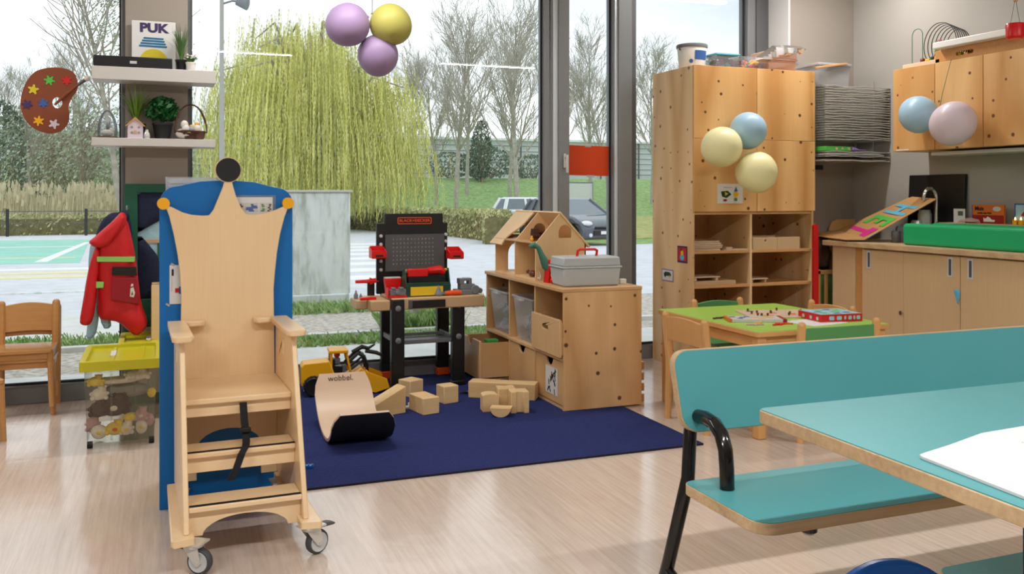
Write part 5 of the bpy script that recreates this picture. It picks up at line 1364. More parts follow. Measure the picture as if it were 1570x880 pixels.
m.tube([(-.088, 0, .115), (-.106, 0, .13)], .003, 5); m.build('handle', 'wicker', bs_)
m = MB(); m.cyl((.05, -.05, .022), (.05, .04, .022), .026, n=14); m.cyl((.05, -.052, .022), (.05, -.05, .022), .020, n=14); m.build('twig_roll', 'wicker', bs_, smooth=True)
m = MB(); m.ball((-.015, -.005, .035), .06, 16, (1.15, .85, .62)); o = m.build('feather_nest', 'feather', loc=(.150, 5.58, ZL), smooth=True); tagged(o, 'white feather filling of the twig basket', 'feathers')
for k, (x, z, mt_, lab) in enumerate(((-.035, .085, 'egg', 'cream egg at the upper left in the twig basket'), (-.028, .062, 'paper', 'white egg at the lower left in the twig basket'), (.004, .056, 'eggblue', 'grey blue egg in front in the twig basket'), (.034, .062, 'feather', 'beige egg at the right in the twig basket'))):
    m = MB(); m.ball((0, 0, 0), .021, 14, (1.0, .9, 1.2)); o = m.build('egg', mt_, loc=(.150 + x, 5.545 - .006 * (k % 2), ZL + z), smooth=True); tagged(o, lab, 'egg')
cc = thing('toy_chick', 'small yellow chick sitting on the eggs in the twig basket', 'ornament', (.168, 5.56, ZL + .074))
m = MB(); m.ball((-.01, 0, .004), .013, 12, (1.5, 1, .8)); m.ball((.014, 0, .018), .012, 12); m.build('body', 'truck', cc, smooth=True); m = MB(); m.lathe([(.004, 0), (0, .009)], (.024, 0, .018), 8, 'x') if False else m.cyl((.024, 0, .018), (.033, 0, .017), .004, .0005, n=8); m.build('beak', 'orange', cc)

# brown palette with flowers, hanging on the left pane
pa = thing('paper_palette', 'brown paint palette shape with coloured flowers on the left window pane', 'decoration', (-.63, 5.88, 1.74))
OUT = [(-0.634, 1.932), (-0.695, 1.907), (-0.741, 1.837), (-0.765, 1.746), (-0.761, 1.679), (-0.728, 1.605), (-0.674, 1.565), (-0.617, 1.551), (-0.559, 1.56), (-0.518, 1.603), (-0.508, 1.657), (-0.515, 1.705), (-0.511, 1.73), (-0.492, 1.775), (-0.47, 1.80), (-0.462, 1.841), (-0.477, 1.906), (-0.515, 1.931), (-0.573, 1.939)]
def smooth2(p, k=2):
    for _ in range(k):
        q = []
        for i in range(len(p)):
            a, b = p[i], p[(i + 1) % len(p)]; q += [(a[0] * .75 + b[0] * .25, a[1] * .75 + b[1] * .25), (a[0] * .25 + b[0] * .75, a[1] * .25 + b[1] * .75)]
        p = q
    return p
loc = [(x + .63, z - 1.74) for x, z in smooth2(OUT)]
MB().prism([loc, circ(.057, -.008, .026, 20, 1, 1.25)], 'y', -.004, .0).build('palette_board', 'palette', pa)
def star(cx, cz, r, n, a0, inner=.55):
    p = []
    for i in range(n * 4):
        a = a0 + 2 * pi * i / (n * 4); q = r * (1 if i % 4 in (0, 1) else inner); p.append((cx + q * cos(a), cz + q * sin(a)))
    return p
for cx, cz, mt_, n in ((-.614, 1.86, 'lgreen', 6), (-.524, 1.863, 'bedred', 6), (-.697, 1.804, 'plaster_y', 5), (-.729, 1.716, 'lila_letter', 6), (-.646, 1.727, 'bookb', 6), (-.67, 1.624, 'truck', 6), (-.59, 1.608, 'bal_k', 5)):
    MB().prism(star(cx + .63, cz - 1.74, .029, n, cx * 9), 'y', -.007, -.004).build('paper_flower', mt_, pa)
m = MB(); m.tube([(.045, -.008, -.02), (.10, -.009, .04), (.17, -.008, .105)], [.006, .011, .006], 8); m.build('brush_handle', 'palette', pa, smooth=True)
m = MB(); m.tube([(.165, -.008, .10), (.205, -.008, .132)], [.009, .011], 8); m.build('brush_ferrule', 'dgrey', pa, smooth=True)
m = MB(); m.tube([(.203, -.008, .130), (.220, -.008, .145), (.232, -.008, .15)], [.012, .017, .006], 8); m.build('brush_hair', 'feather', pa, smooth=True)
# red sheet in the narrow casement
o = MB().box(-.148, .172, -.001, 0, -.105, .11).build('paper_sheet', 'orangepaper', loc=(2.845, 5.905, 1.44), rot=(0, radians(1), 0)); tagged(o, 'plain orange red paper sheet taped in the narrow window', 'paper')
MB().box(-.02, .03, -.0018, -.001, .10, .125).box(.0, .06, -.0018, -.001, -.118, -.10).build('tape', 'film', o)

# ================================================================== BALLOONS
def balloon(label, x, y, z, r, mat, grp, tilt=(0, 0), sc=(1, 1, 1), knot_dir=None):
    t = thing('balloon', label, 'balloon', (x, y, z), rot=(tilt[0], tilt[1], 0), group=grp)
    m = MB(); n = 28; prof = []
    for i in range(19):
        a = pi * i / 18; rr = sin(a) * (1 + .06 * cos(a)); prof.append((rr * r * sc[0], -cos(a) * r * (1.06 if cos(a) > 0 else 1.0) * sc[2]))
    m.lathe(prof, n=n); m.build('skin', mat, t, smooth=True, angle=80)
    k = MB(); k.lathe([(.001, -r * 1.03), (.007, -r * 1.075), (.010, -r * 1.12), (.004, -r * 1.10)], n=10); k.build('knot', mat, t, smooth=True)
    return t
G1 = 'balloons hanging in the middle window'
balloon('lilac balloon, left one of the three hanging in the middle window', 1.058, 5.60, 2.243, .133, 'bal_p', G1, (0, radians(-115)))
balloon('yellow green balloon hanging in the middle window', 1.335, 5.58, 2.258, .129, 'bal_y', G1, (0, radians(118)))
balloon('lilac balloon, lowest of the three hanging in the middle window', 1.262, 5.64, 2.068, .128, 'bal_p', G1, (radians(0), radians(178)))
o = MB().tube([(0, 0, 0), (0, 0, .77)], .0022, 5).build('string', 'string', loc=(1.218, 5.60, 2.22)); tagged(o, 'thin dark string from the ceiling to the three window balloons', 'string')
G2 = 'balloons on the tall cupboard'
balloon('pale blue balloon at the top of the cupboard cluster', 3.665, 5.13, 1.622, .123, 'bal_b', G2, (radians(8), radians(205)))
balloon('pale yellow balloon, left and upper one on the cupboard', 3.445, 5.12, 1.512, .133, 'bal_ly', G2, (0, radians(-105)))
balloon('pale yellow balloon, lower and larger one on the cupboard', 3.685, 5.06, 1.342, .138, 'bal_ly', G2, (0, radians(150)), sc=(1, 1, .98))
G3 = 'balloons on the wall cupboard'
balloon('pale blue balloon hanging on the wall cupboard', 4.53, 4.52, 1.715, .118, 'bal_b', G3, (radians(-60), radians(40)), sc=(1, 1, 1.12))
balloon('pale pink balloon hanging on the wall cupboard', 4.49, 4.20, 1.635, .131, 'bal_k', G3, (radians(60), radians(-20)), sc=(1, 1, 1.08))
o = MB().tube([(0, 0, 0), (.01, -.02, .12), (.04, -.06, .33)], .0018, 5).build('string', 'greenwire', loc=(4.60, 4.42, 1.72)); tagged(o, 'thin green string above the two balloons on the wall cupboard', 'string')

# ================================================================== STACKED WOODEN CHAIRS, LEFT
def kid_chair(label, loc_, rz, wood='oldbeech', back='oldbeech', seatm=None, seat_h=.30, top_h=.56, w=.31, dpt=.28, group=None, seatw=None, back_h=.10, arc=.018):
    """front at -y; back posts at +y"""
    t = thing('child_chair', label, 'chair', loc_, rz, group)
    hw = w / 2
    for s in (-1, 1):
        m = MB(); m.tube([(s * (hw - .012), dpt, 0), (s * (hw - .012), dpt - .012, seat_h), (s * (hw - .012), dpt + .012, top_h - .01)], [.017, .022, .021], 10)
        m.ball((s * (hw - .012), dpt + .012, top_h - .01), .0213, 10); m.build('rear_post', wood, t, smooth=True)
        m = MB(); m.tube([(s * (hw - .004), -.005, 0), (s * (hw - .014), .008, seat_h - .012)], [.014, .018], 10); m.build('leg', wood, t, smooth=True)
        MB().box(s * (hw - .014) - .008, s * (hw - .014) + .008, .01, dpt - .01, seat_h - .055, seat_h - .018).build('side_rail', wood, t, bev=.004)
    MB().box(-hw + .02, hw - .02, 0, .015, seat_h - .055, seat_h - .018).build('front_rail', wood, t, bev=.004)
    m = MB(); m.prism(rrect(-hw, hw, -.02, dpt - .012, .02, 4), 'z', seat_h - .018, seat_h); m.build('seat', seatm or wood, t, bev=.005)
    # curved backrest
    n = 10; vs = []
    for i in range(n + 1):
        f = i / n; x = -hw + .014 + f * (w - .028); b = sin(pi * f); y = dpt + .006 + .012 * b; za = top_h - back_h - .02 + arc * b * .3; zb = top_h - .022 + arc * b
        vs += [(x, y - .008, za), (x, y + .006, za), (x, y + .010, zb), (x, y - .004, zb)]
    fs = []
    for i in range(n):
        for j in range(4): fs.append((i * 4 + j, i * 4 + (j + 1) % 4, i * 4 + 4 + (j + 1) % 4, i * 4 + 4 + j))
    fs += [(3, 2, 1, 0), (n * 4, n * 4 + 1, n * 4 + 2, n * 4 + 3)]
    MB().add(vs, fs).build('backrest', back, t, bev=.003, smooth=True)
    return t
kid_chair('orange brown wooden child chair, lower one of the stack by the left window', (-.71, 5.53, 0), 0, group='stacked wooden chairs', seat_h=.31, top_h=.565, back_h=.15)
kid_chair('orange brown wooden child chair, upper one of the stack by the left window', (-.708, 5.50, .052), 0, group='stacked wooden chairs', seat_h=.31, top_h=.54, w=.30, back_h=.15)
kid_chair('wooden child chair mostly outside the left edge, one leg showing', (-.86, 4.95, 0), radians(28), group=None)

# ================================================================== TOY BOXES WITH YELLOW LIDS
def lidbox(lab, x, y, w, l, h, wheels=True):
    t = thing('storage_box', lab, 'box', (x, y, 0))
    m = MB(); vs = []
    b = .025 if wheels else 0
    for (q, z) in ((.93, b), (1.0, h)):
        for (sx, sy) in ((-1, -1), (1, -1), (1, 1), (-1, 1)): vs.append((w / 2 * q * sx, l / 2 * q * sy, z))
    m.add(vs, [(0, 1, 2, 3), (0, 4, 5, 1), (1, 5, 6, 2), (2, 6, 7, 3), (3, 7, 4, 0)]); m.build('box_body', 'smoke', t)
    for sx in (-.13 * w, .2 * w):
        MB().box(sx - .004, sx + .004, -l / 2 * .985 - .004, -l / 2 * .94, .04, h - .02).build('moulded_rib', 'smoke', t)
    lm = MB(); W2, L2 = w / 2 + .022, l / 2 + .022
    lm.prism([rrect(-W2, W2, -L2, L2, .02, 4), rrect(-W2 + .028, W2 - .028, -L2 + .028, L2 - .028, .012, 4)], 'z', h - .002, h + .045); lm.box(-W2 + .02, W2 - .02, -L2 + .02, L2 - .02, h + .020, h + .028)
    ld_ = lm.build('lid', 'lidyellow', t, bev=.006)
    MB().box(-.05, -.035, -L2 + .03, L2 - .03, h + .028, h + .034).box(.08, .10, -L2 + .03, L2 - .03, h + .028, h + .032).build('lid_ridge', 'lidyellow', ld_)
    MB().box(-.056, -.032, -.05, .10, h + .034, h + .0355).build('white_label', 'paper', ld_)
    if wheels:
        for sx in (-1, 1):
            for sy in (-1, 1):
                MB().cyl((sx * w * .43 - .012, sy * l * .42, .016), (sx * w * .43 + .012, sy * l * .42, .016), .016, n=14).build('wheel', 'black', t, smooth=True)
    return t
lidbox('clear plastic box with yellow green lid full of soft toys, left of the blue panel', -.187, 4.93, .315, .48, .372)
lidbox('second yellow lidded box, behind the soft toy box', -.03, 5.40, .34, .36, .372)
GS = 'soft toys in the clear box'
def plush(nm, lab, x, y, z, r, mat, sc=(1, 1, 1), face=None, ears=None, seed=0):
    t = thing(nm, lab, 'soft toy', (x, y, z), group=GS)
    m = MB(); m.ball((0, 0, 0), r, 16, sc)
    if ears:
        for s in (-1, 1): m.ball((s * r * .7 * sc[0], 0, r * .75 * sc[2]), r * .35, 10)
    if r > .028 and 'cushion' not in nm and 'blanket' not in nm and 'ball' not in nm and 'egg' not in nm:
        m.ball((r * .35 * sc[0], -r * .15, r * .8 * sc[2]), r * .55, 12)
        for s in (-1, 1): m.ball((r * .35 * sc[0] + s * r * .42, -r * .1, r * 1.22 * sc[2]), r * .2, 8); m.ball((s * r * .8 * sc[0], -r * .35, -r * .5 * sc[2]), r * .34, 10); m.ball((s * r * .95 * sc[0], -r * .3, r * .15), r * .27, 8)
    m.build('body', mat, t, smooth=True)
    if face:
        e = MB(); e.ball((0, -r * sc[1] * .92, 0), r * .28, 10, (1.2, .6, .9)); e.build('snout', face, t, smooth=True)
    return t
Y0 = 4.765
specs = [('plush_duck', 'yellow plush toy low in the middle of the box', -.215, Y0, .075, .036, 'plush_y', (1.2, .8, .9), 'orange', 0), ('plush_bear', 'brown plush bear, the largest dark toy in the box', -.22, Y0 + .03, .175, .052, 'plush_b', (1.3, .9, .9), 'plush_w', 1),
         ('plush_bear', 'dark brown plush toy left in the box', -.292, Y0 + .02, .168, .038, 'plush_b', (1, .9, 1), None, 0), ('plush_ball', 'white plush ball at the lower left of the box', -.285, Y0, .065, .034, 'plush_w', (1.1, .9, 1), 'plush_y', 0),
         ('plush_sheep', 'white plush toy at the bottom centre right of the box', -.165, Y0, .070, .032, 'plush_w', (1, .9, 1), 'plush_y', 0), ('plush_chick', 'small yellow plush chick above the white ones', -.145, Y0, .125, .026, 'plush_y', (1.3, .9, .8), None, 0),
         ('plush_lamb', 'beige plush head with a smile near the right of the box', -.10, Y0, .130, .030, 'plush_p', (1, .9, 1), 'plush_w', 0), ('plush_egg', 'white plush egg at the lower right of the box', -.098, Y0, .075, .030, 'plush_w', (.9, .9, 1.2), 'plush_y', 0),
         ('plush_pig', 'pink plush toy in the lower left corner of the box', -.315, Y0 + .04, .095, .033, 'plush_p', (.9, .9, 1.3), None, 0), ('plush_cushion', 'grey cushion filling the middle of the box', -.17, Y0 + .08, .24, .07, 'plush_g', (1.7, .8, .5), None, 0),
         ('plush_dog', 'cream plush toy at the upper right of the box', -.115, Y0 + .01, .325, .034, 'plush_w', (1.7, .9, .75), None, 0), ('plush_toy', 'yellow plush piece at the upper left of the box', -.30, Y0 + .01, .305, .03, 'plush_y', (1.2, .8, .8), None, 0),
         ('plush_blanket', 'folded cream blanket under the lid of the box', -.20, Y0 + .04, .30, .05, 'plush_w', (2.1, .9, .35), None, 0), ('plush_ball', 'small yellow plush ball at the right wall of the box', -.052, Y0, .235, .020, 'plush_y', (1, .8, 1.2), None, 0),
         ('plush_mouse', 'beige plush toy at the lower right wall of the box', -.062, Y0 + .02, .10, .026, 'plush_p', (.9, .9, 1.2), None, 0), ('plush_rabbit', 'white plush toy left under the blanket in the box', -.285, Y0 + .02, .24, .034, 'plush_w', (1.1, .8, .9), None, 0)]
for nm, lab, x, y, z, r, mt_, sc, fc, er in specs: plush(nm, lab, x, y, z, r, mt_, sc, fc, er)

# ================================================================== PUPPET THEATRE AND JACKETS
pt = thing('puppet_theatre', 'dark green puppet theatre with starry black curtains against the pillar', 'puppet theatre', (.10, 5.62, 0))
m = MB(); m.prism([[(-.305, 0), (.305, 0), (.305, 1.26), (-.305, 1.26)], [(-.235, .60), (.235, .60), (.235, 1.21), (-.235, 1.21)], [(-.235, .06), (.235, .06), (.235, .44), (-.235, .44)]], 'y', 0, .02); m.build('frame', 'theatre', pt, bev=.003)
MB().box(-.235, .235, .006, .014, .44, .60).box(-.235, .235, .006, .014, .06, .44).build('lower_panel', 'cream', pt)
MB().box(-.235, .235, .016, .019, .60, 1.21).build('scenery', 'lightcloth', pt)
MB().box(-.235, .1, .012, .015, .92, .94).build('scenery_bar', 'tan', pt)
MB().box(-.13, -.10, .012, .015, .82, .92).build('scenery_tree', 'leaf_d', pt)
for s in (-1, 1):
    m = MB(); inflate(m, [(s * .235, 1.21), (s * .01, 1.21), (s * .03, 1.15), (s * .10, 1.06), (s * .235, .98)][::s], .012, .02, .008, .006, 3, 20); m.build('upper_curtain', 'starcloth', pt, smooth=True)
    m = MB(); inflate(m, [(s * .235, .98), (s * .19, .93), (s * .13, .85), (s * .11, .78), (s * .12, .60), (s * .235, .60)][::s], .012, .02, .008, .006, 4, 20); m.build('side_curtain', 'starcloth', pt, smooth=True)
MB().tube([(-.29, 0, 1.12), (-.29, -.05, 1.115), (-.29, -.06, 1.135)], .005, 6).build('coat_hook', 'steel', pt, smooth=True)
wbx = thing('wooden_tray_box', 'light wooden box of papers standing beside the blue panel edge', 'box', (.02, 5.38, .40))
MB().box(-.08, .10, 0, .01, 0, .30).box(-.08, .10, .17, .18, 0, .30).box(-.08, -.07, .01, .17, 0, .25).box(.09, .10, .01, .17, 0, .25).box(-.08, .1, .01, .17, 0, .01).build('box_sides', 'birch_x', wbx, bev=.002)
MB(Matrix.Rotation(.12, 4, 'Y')).box(-.07, -.05, .02, .16, .0, .335).build('paper_sheets', 'paper', wbx)

def garment(root, name, mat, poly, depth, y, fold, seed, cell=.012, **k):
    m = MB(); inflate(m, poly, depth, cell, y, fold, seed); return m.build(name, mat, root, smooth=True, angle=80, **k)
rj = thing('red_jacket', 'red child rain jacket with lime reflective bands hanging left of the puppet theatre', 'jacket', (-.21, 5.40, .5))
def L_(p): return [(x * 1.0 + .21, z - .5) for x, z in p]
body = smooth2(L_([(-.222, 1.075), (-.262, 1.02), (-.315, .965), (-.332, .905), (-.338, .80), (-.335, .66), (-.332, .52), (-.27, .512), (-.225, .500), (-.180, .452), (-.137, .415), (-.088, .455), (-.078, .505), (-.112, .595), (-.124, .70), (-.138, .842), (-.160, .965), (-.185, 1.07)]), 1)
bd = garment(rj, 'jacket_body', 'jackred', body, .055, 0.02, .022, 2, .011)
slv = smooth2(L_([(-.335, .93), (-.362, .86), (-.385, .75), (-.402, .63), (-.420, .52), (-.412, .497), (-.375, .490), (-.352, .52), (-.338, .62), (-.325, .75), (-.305, .88)]), 1)
garment(rj, 'sleeve', 'jackred', slv, .04, 0.0, .016, 5, .010)
hood = smooth2(L_([(-.215, 1.105), (-.255, 1.055), (-.305, 1.01), (-.35, .965), (-.378, .945), (-.35, .915), (-.30, .905), (-.26, .93), (-.225, .98), (-.195, 1.02), (-.182, 1.07), (-.195, 1.10)]), 1)
garment(rj, 'hood', 'jackred', hood, .06, -.015, .022, 8, .010)
def band(poly, name, mat, y=-.048, par=rj):
    m = MB(); m.prism(L_(poly), 'y', y, y + .03); return m.build(name, mat, par, bev=.003)
band([(-.332, .838), (-.145, .832), (-.143, .86), (-.332, .866)], 'reflective_band', 'hivis', -.042)
band([(-.338, .695), (-.300, .695), (-.298, .728), (-.338, .73)], 'reflective_patch', 'hivis', -.03)
band([(-.258, .765), (-.132, .757), (-.136, .805), (-.256, .808)], 'black_band', 'black', -.045)
band([(-.262, .63), (-.12, .60), (-.134, .745), (-.258, .755)], 'clear_pocket', 'jackpocket', -.043)
m = MB(); m.prism(L_([(-.168, .645), (-.148, .64), (-.142, .665), (-.150, .695), (-.165, .69)]), 'y', -.046, -.040); m.prism(L_([(-.164, .698), (-.150, .702), (-.152, .715), (-.162, .712)]), 'y', -.046, -.040); m.build('white_emblem', 'paper', rj)
m = MB(); m.prism(L_([(-.162, .652), (-.152, .655), (-.156, .675)]), 'y', -.0475, -.046); m.build('emblem_centre', 'jackpocket', rj)
nj = thing('navy_jacket', 'dark navy jacket hanging behind the red jacket', 'jacket', (-.25, 5.50, .5))
def N_(p): return [(x + .25, z - .5) for x, z in p]
garment(nj, 'jacket_body', 'navycloth', smooth2(N_([(-.215, 1.10), (-.27, 1.10), (-.315, 1.06), (-.345, .99), (-.355, .92), (-.36, .84), (-.36, .72), (-.31, .62), (-.2, .62), (-.15, .8), (-.16, 1.0), (-.18, 1.09)]), 1), .05, 0.03, .01, 4, .013)
garment(nj, 'collar', 'starcloth', smooth2(N_([(-.20, 1.115), (-.24, 1.10), (-.24, 1.06), (-.18, 1.05), (-.17, 1.09)]), 1), .03, -.0, .005, 4, .01)
lc = thing('pale_blue_scarf', 'pale blue cloth with drawstrings hanging below the jackets', 'cloth', (-.35, 5.47, .4))
m = MB(); inflate(m, smooth2([(-.045, .0), (.005, .02), (.02, .10), (.03, .24), (.0, .30), (-.02, .20), (-.035, .10)], 1), .018, .009, 0, .008, 3); m.build('left_tail', 'lightcloth', lc, smooth=True)
m = MB(); inflate(m, smooth2([(.035, .06), (.085, .06), (.08, .12), (.05, .14), (.04, .24), (.02, .20)], 1), .015, .009, .01, .008, 5); m.build('right_tail', 'lightcloth', lc, smooth=True)
m = MB(); inflate(m, smooth2([(-.02, .55), (.03, .56), (.02, .45), (-.02, .36), (-.035, .40)], 1), .012, .009, .01, .005, 5); m.build('upper_fold', 'lightcloth', lc, smooth=True)

# ================================================================== TALL KNOTTY CUPBOARD
tc_ = thing('tall_cupboard', 'tall knotty plywood cupboard with open shelves below, right of the windows', 'cupboard', (3.341, 5.29, 0))
CW, CD, CH = 1.006, .545, 2.075
M['pine_tall'] = W('knotty_pine_side', (218, 178, 126), (242, 210, 164), 'z', 13, 1.7, 0.42, knots=0.8, grain=0.25, kscale=8.0, kcol=(120, 80, 50), kn='x')
M['pine_door'] = W('knotty_pine_door', (202, 146, 84), (232, 186, 126), 'z', 13, 1.7, 0.42, knots=0.9, grain=0.25, kscale=9.0, kcol=(84, 48, 26))
M['pine_wall'] = W('knotty_pine_wall_door', (206, 152, 92), (234, 190, 132), 'z', 13, 1.7, 0.42, knots=0.9, grain=0.25, kscale=8.0, kcol=(110, 70, 40), kn='x')
MB().box(0, .018, 0.012, CD, 0, CH).build('side_panel', 'pine_tall', tc_, bev=.002)
MB().box(CW - .018, CW, .012, CD, 0, CH).build('side_panel', 'pine_tall', tc_, bev=.002)
MB().box(.018, CW - .018, .012, CD, CH - .018, CH).build('top_panel', 'pine_shelf', tc_)
MB().box(.018, CW - .018, CD - .012, CD, .06, CH - .018).build('back_panel', 'pine', tc_)
MB().box(.018, CW - .018, .02, CD - .012, 1.062, 1.08).build('fixed_shelf', 'pine_shelf', tc_)
MB().box(.465, .483, .015, CD - .012, .06, 1.062).build('divider', 'pine_tall', tc_)
MB().box(.018, CW - .018, .03, CD - .012, .04, .06).build('bottom_panel', 'pine_shelf', tc_); MB().box(.018, CW - .018, .06, .075, 0, .04).build('plinth', 'pine_shelf', tc_)
for z in (.795, .56, .30):
    for a, b in ((.018, .465), (.483, CW - .018)):
        MB().box(a, b, .015, CD - .012, z, z + .020).build('shelf', 'pine_shelf', tc_, bev=.001)
for (a, b, z0, z1) in ((0, .509, 1.579, CH), (.511, CW, 1.579, CH), (0, .509, 1.082, 1.577), (.511, CW, 1.082, 1.577)):
    MB().box(a + .001, b - .001, -.006, .011, z0, z1).build('door', 'pine_door', tc_, bev=.0015)
# pictures on it
def picture(nm, lab, loc_, w, h, axis, bg, parts):
    t = thing(nm, lab, 'picture', loc_)
    if axis == 'y': MB().box(-w / 2, w / 2, -.0015, 0, -h / 2, h / 2).build('sheet', bg, t)
    else: MB().box(-.0015, 0, -w / 2, w / 2, -h / 2, h / 2).build('sheet', bg, t)
    for i, (pn, poly, mt_) in enumerate(parts):
        m = MB(); d0 = -.0022 - .0006 * i
        m.prism(poly, axis if axis == 'y' else 'x', d0, d0 + .0008); m.build(pn, mt_, t)
    return t
picture('picture_card', 'white card with a colourful drawing under the cupboard balloons', (3.630, 5.284, 1.205), .205, .135, 'y', 'paper',
        [('green_shape', [(-.075, .015), (-.02, .02), (.01, -.005), (-.03, -.03), (-.065, -.02)], 'dgreen'), ('yellow_shape', [(-.045, .012), (-.015, .0), (-.04, -.015)], 'plaster_y'), ('red_shape', circ(-.042, -.045, .014, 10, 1.2, .6), 'bookr'),
         ('orange_shape', circ(.045, -.005, .02, 10), 'truck'), ('blue_shape', [(.03, .015), (.06, .015), (.045, .05)], 'bookb'), ('green_stripe', [(.03, -.05), (.055, -.05), (.055, -.03), (.03, -.03)], 'leaf_g'), ('printed_line', [(-.055, .04), (.015, .04), (.015, .043), (-.055, .043)], 'plush_g')])
picture('picture_card', 'purple and red picture card, upper one on the cupboard side', (3.339, 5.425, .787), .125, .115, 'x', 'lila_letter',
        [('pink_field', [(-.052, -.045), (.052, -.045), (.052, .045), (-.052, .045)], 'bedred'), ('blue_shape', circ(0, -.02, .028, 12, 1, .8), 'lblue'), ('yellow_shape', circ(0, .01, .018, 12), 'plaster_y'), ('green_shape', circ(.01, .032, .010, 10), 'dgreen')])
picture('picture_card', 'white card with a small dark car drawing, lower one on the cupboard side', (3.339, 5.62, .627), .155, .085, 'x', 'lilac',
        [('white_field', [(-.07, -.035), (.07, -.035), (.07, .035), (-.07, .035)], 'paper'), ('car_drawing', [(-.045, -.004), (.045, -.004), (.05, .01), (.03, .024), (-.03, .024), (-.05, .008)], 'dgreen'), ('wheel_drawing', circ(-.028, -.006, .009, 10), 'truck'), ('wheel_drawing', circ(.028, -.006, .009, 10), 'ink')])
# shelf contents
def trays(n, x, y, z, w, d, lab, jit=.02, step=.018):
    random.seed(int(x * 100 + z * 10))
    for k in range(n):
        t = MB(); ww = w * random.uniform(.8, 1.0); t.box(0, ww, 0, d, 0, .007); t.box(0, ww, 0, .006, .007, .012)
        o = t.build('puzzle_tray', 'sheetwood', loc=(x, y + random.uniform(0, jit), z + k * step), bev=.001)
        tag(o, lab + ', ' + ('lowest', 'second from the bottom', 'middle one', 'second from the top', 'topmost')[k], 'puzzle', 'wooden puzzle trays in the cupboard')
trays(5, 3.365, 5.33, .8152, .25, .22, 'wooden puzzle tray stacked on the upper left cupboard shelf', step=.0135)
o = MB().box(0, .27, 0, .2, 0, .008).box(.02, .1, .03, .15, .008, .02).build('puzzle_tray', 'sheetwood', loc=(3.53, 5.31, .8152 + .0), bev=.001); o.location.x = 3.625; o.scale.x = .62; tagged(o, 'single wooden puzzle tray with pegs lying right of the tray stack', 'puzzle')
for x in (3.365, 3.40):
    pass
o = MB().box(0, .33, 0, .26, 0, .028).build('game_box', 'tan', loc=(3.362, 5.305, .5802), bev=.002); tagged(o, 'flat pale game box on the second left cupboard shelf', 'box')
o = MB().box(0, .21, 0, .16, .022, .030).box(.01, .03, .01, .15, 0, .022).box(.18, .20, .01, .15, 0, .022).build('wooden_stand', 'sheetwood', loc=(3.365, 5.32, .6086), bev=.001); tagged(o, 'small raised wooden tray standing on the flat game box', 'tray')
bx = thing('wooden_drawer_box', 'wide pale wooden box with a round finger hole on the upper right shelf', 'box', (3.835, 5.31, .8152))
MB().prism([[(0, 0), (.40, 0), (.40, .083), (0, .083)], circ(.105, .062, .009, 12)], 'y', 0, .012).box(0, .012, .012, .28, 0, .083).box(.388, .40, .012, .28, 0, .083).box(0, .4, .268, .28, 0, .083).box(0, .4, .012, .268, 0, .01).box(.012, .388, .03, .268, .0, .05).build('box_sides', 'maple', bx, bev=.002)
MB().box(.205, .2065, -.0005, .001, .0, .083).build('seam', 'wicker', bx)
o = MB().lathe([(.018, 0), (.02, .03), (.012, .045), (.012, .06), (0, .062)], n=14).build('glass_jar', 'dome', loc=(3.86, 5.40, .8992), smooth=True); tagged(o, 'small clear jar on top of the wide wooden box', 'jar')
o = MB().box(0, .14, 0, .14, .025, .033).box(.01, .02, .01, .13, 0, .025).box(.12, .13, .01, .13, 0, .025).build('wooden_stand', 'sheetwood', loc=(3.83, 5.32, .5802), bev=.001); tagged(o, 'small raised wooden tray on the second right cupboard shelf', 'tray')
o = MB().box(0, .16, 0, .12, 0, .05).build('plastic_box', 'stoolblue', loc=(4.10, 5.32, .3202), bev=.004); tagged(o, 'blue plastic box on the lowest open right cupboard shelf', 'box')
o = MB().box(0, .30, 0, .2, 0, .06).build('game_box', 'dgrey', loc=(3.38, 5.33, .3202), bev=.004); tagged(o, 'dark box on the lowest open left cupboard shelf', 'box')
# things on top
ZT = 2.0752
bu = thing('paint_bucket', 'white plastic bucket with grey lid and blue label on top of the tall cupboard', 'bucket', (3.475, 5.52, ZT))
MB().lathe([(.088, 0), (.090, .004), (.103, .15), (.103, .155)], n=28).build('bucket_body', 'white', bu, smooth=True)
MB().lathe([(.107, .150), (.110, .155), (.110, .170), (.104, .176), (0, .176)], n=28).build('lid', 'grey', bu, smooth=True)
m = MB(); m.lathe([(.0995, .055), (.1045, .125)], n=48); 
def arcpatch(r0, r1, a0, a1, z0, z1, n=10):
    m = MB(); vs = []
    for i in range(n + 1):
        a = radians(a0 + (a1 - a0) * i / n); vs += [(r0 * cos(a), r0 * sin(a), z0), (r1 * cos(a), r1 * sin(a), z1)]
    m.add(vs, [(i * 2, i * 2 + 2, i * 2 + 3, i * 2 + 1) for i in range(n)]); return m
arcpatch(.0985, .1030, 250, 310, .062, .125).build('blue_label', 'bookb', bu); arcpatch(.0955, .0985, 250, 310, .020, .058).build('white_label', 'greypaper', bu); arcpatch(.0955, .0958, 250, 310, .018, .024).build('dark_line', 'ink', bu)
m = MB(); m.prism(circ(0, 0, .014, 16), 'y', -.002, 0); o_ = m.build('round_mark', 'bookb', bu); o_.location = (-.058, -.082, .05); o_.rotation_euler = (0, 0, radians(-35))
MB().tube([(-.108, -.02, .13), (-.118, -.025, .15), (-.112, -.03, .16)], .006, 6).build('handle_clip', 'dgrey', bu, smooth=True)
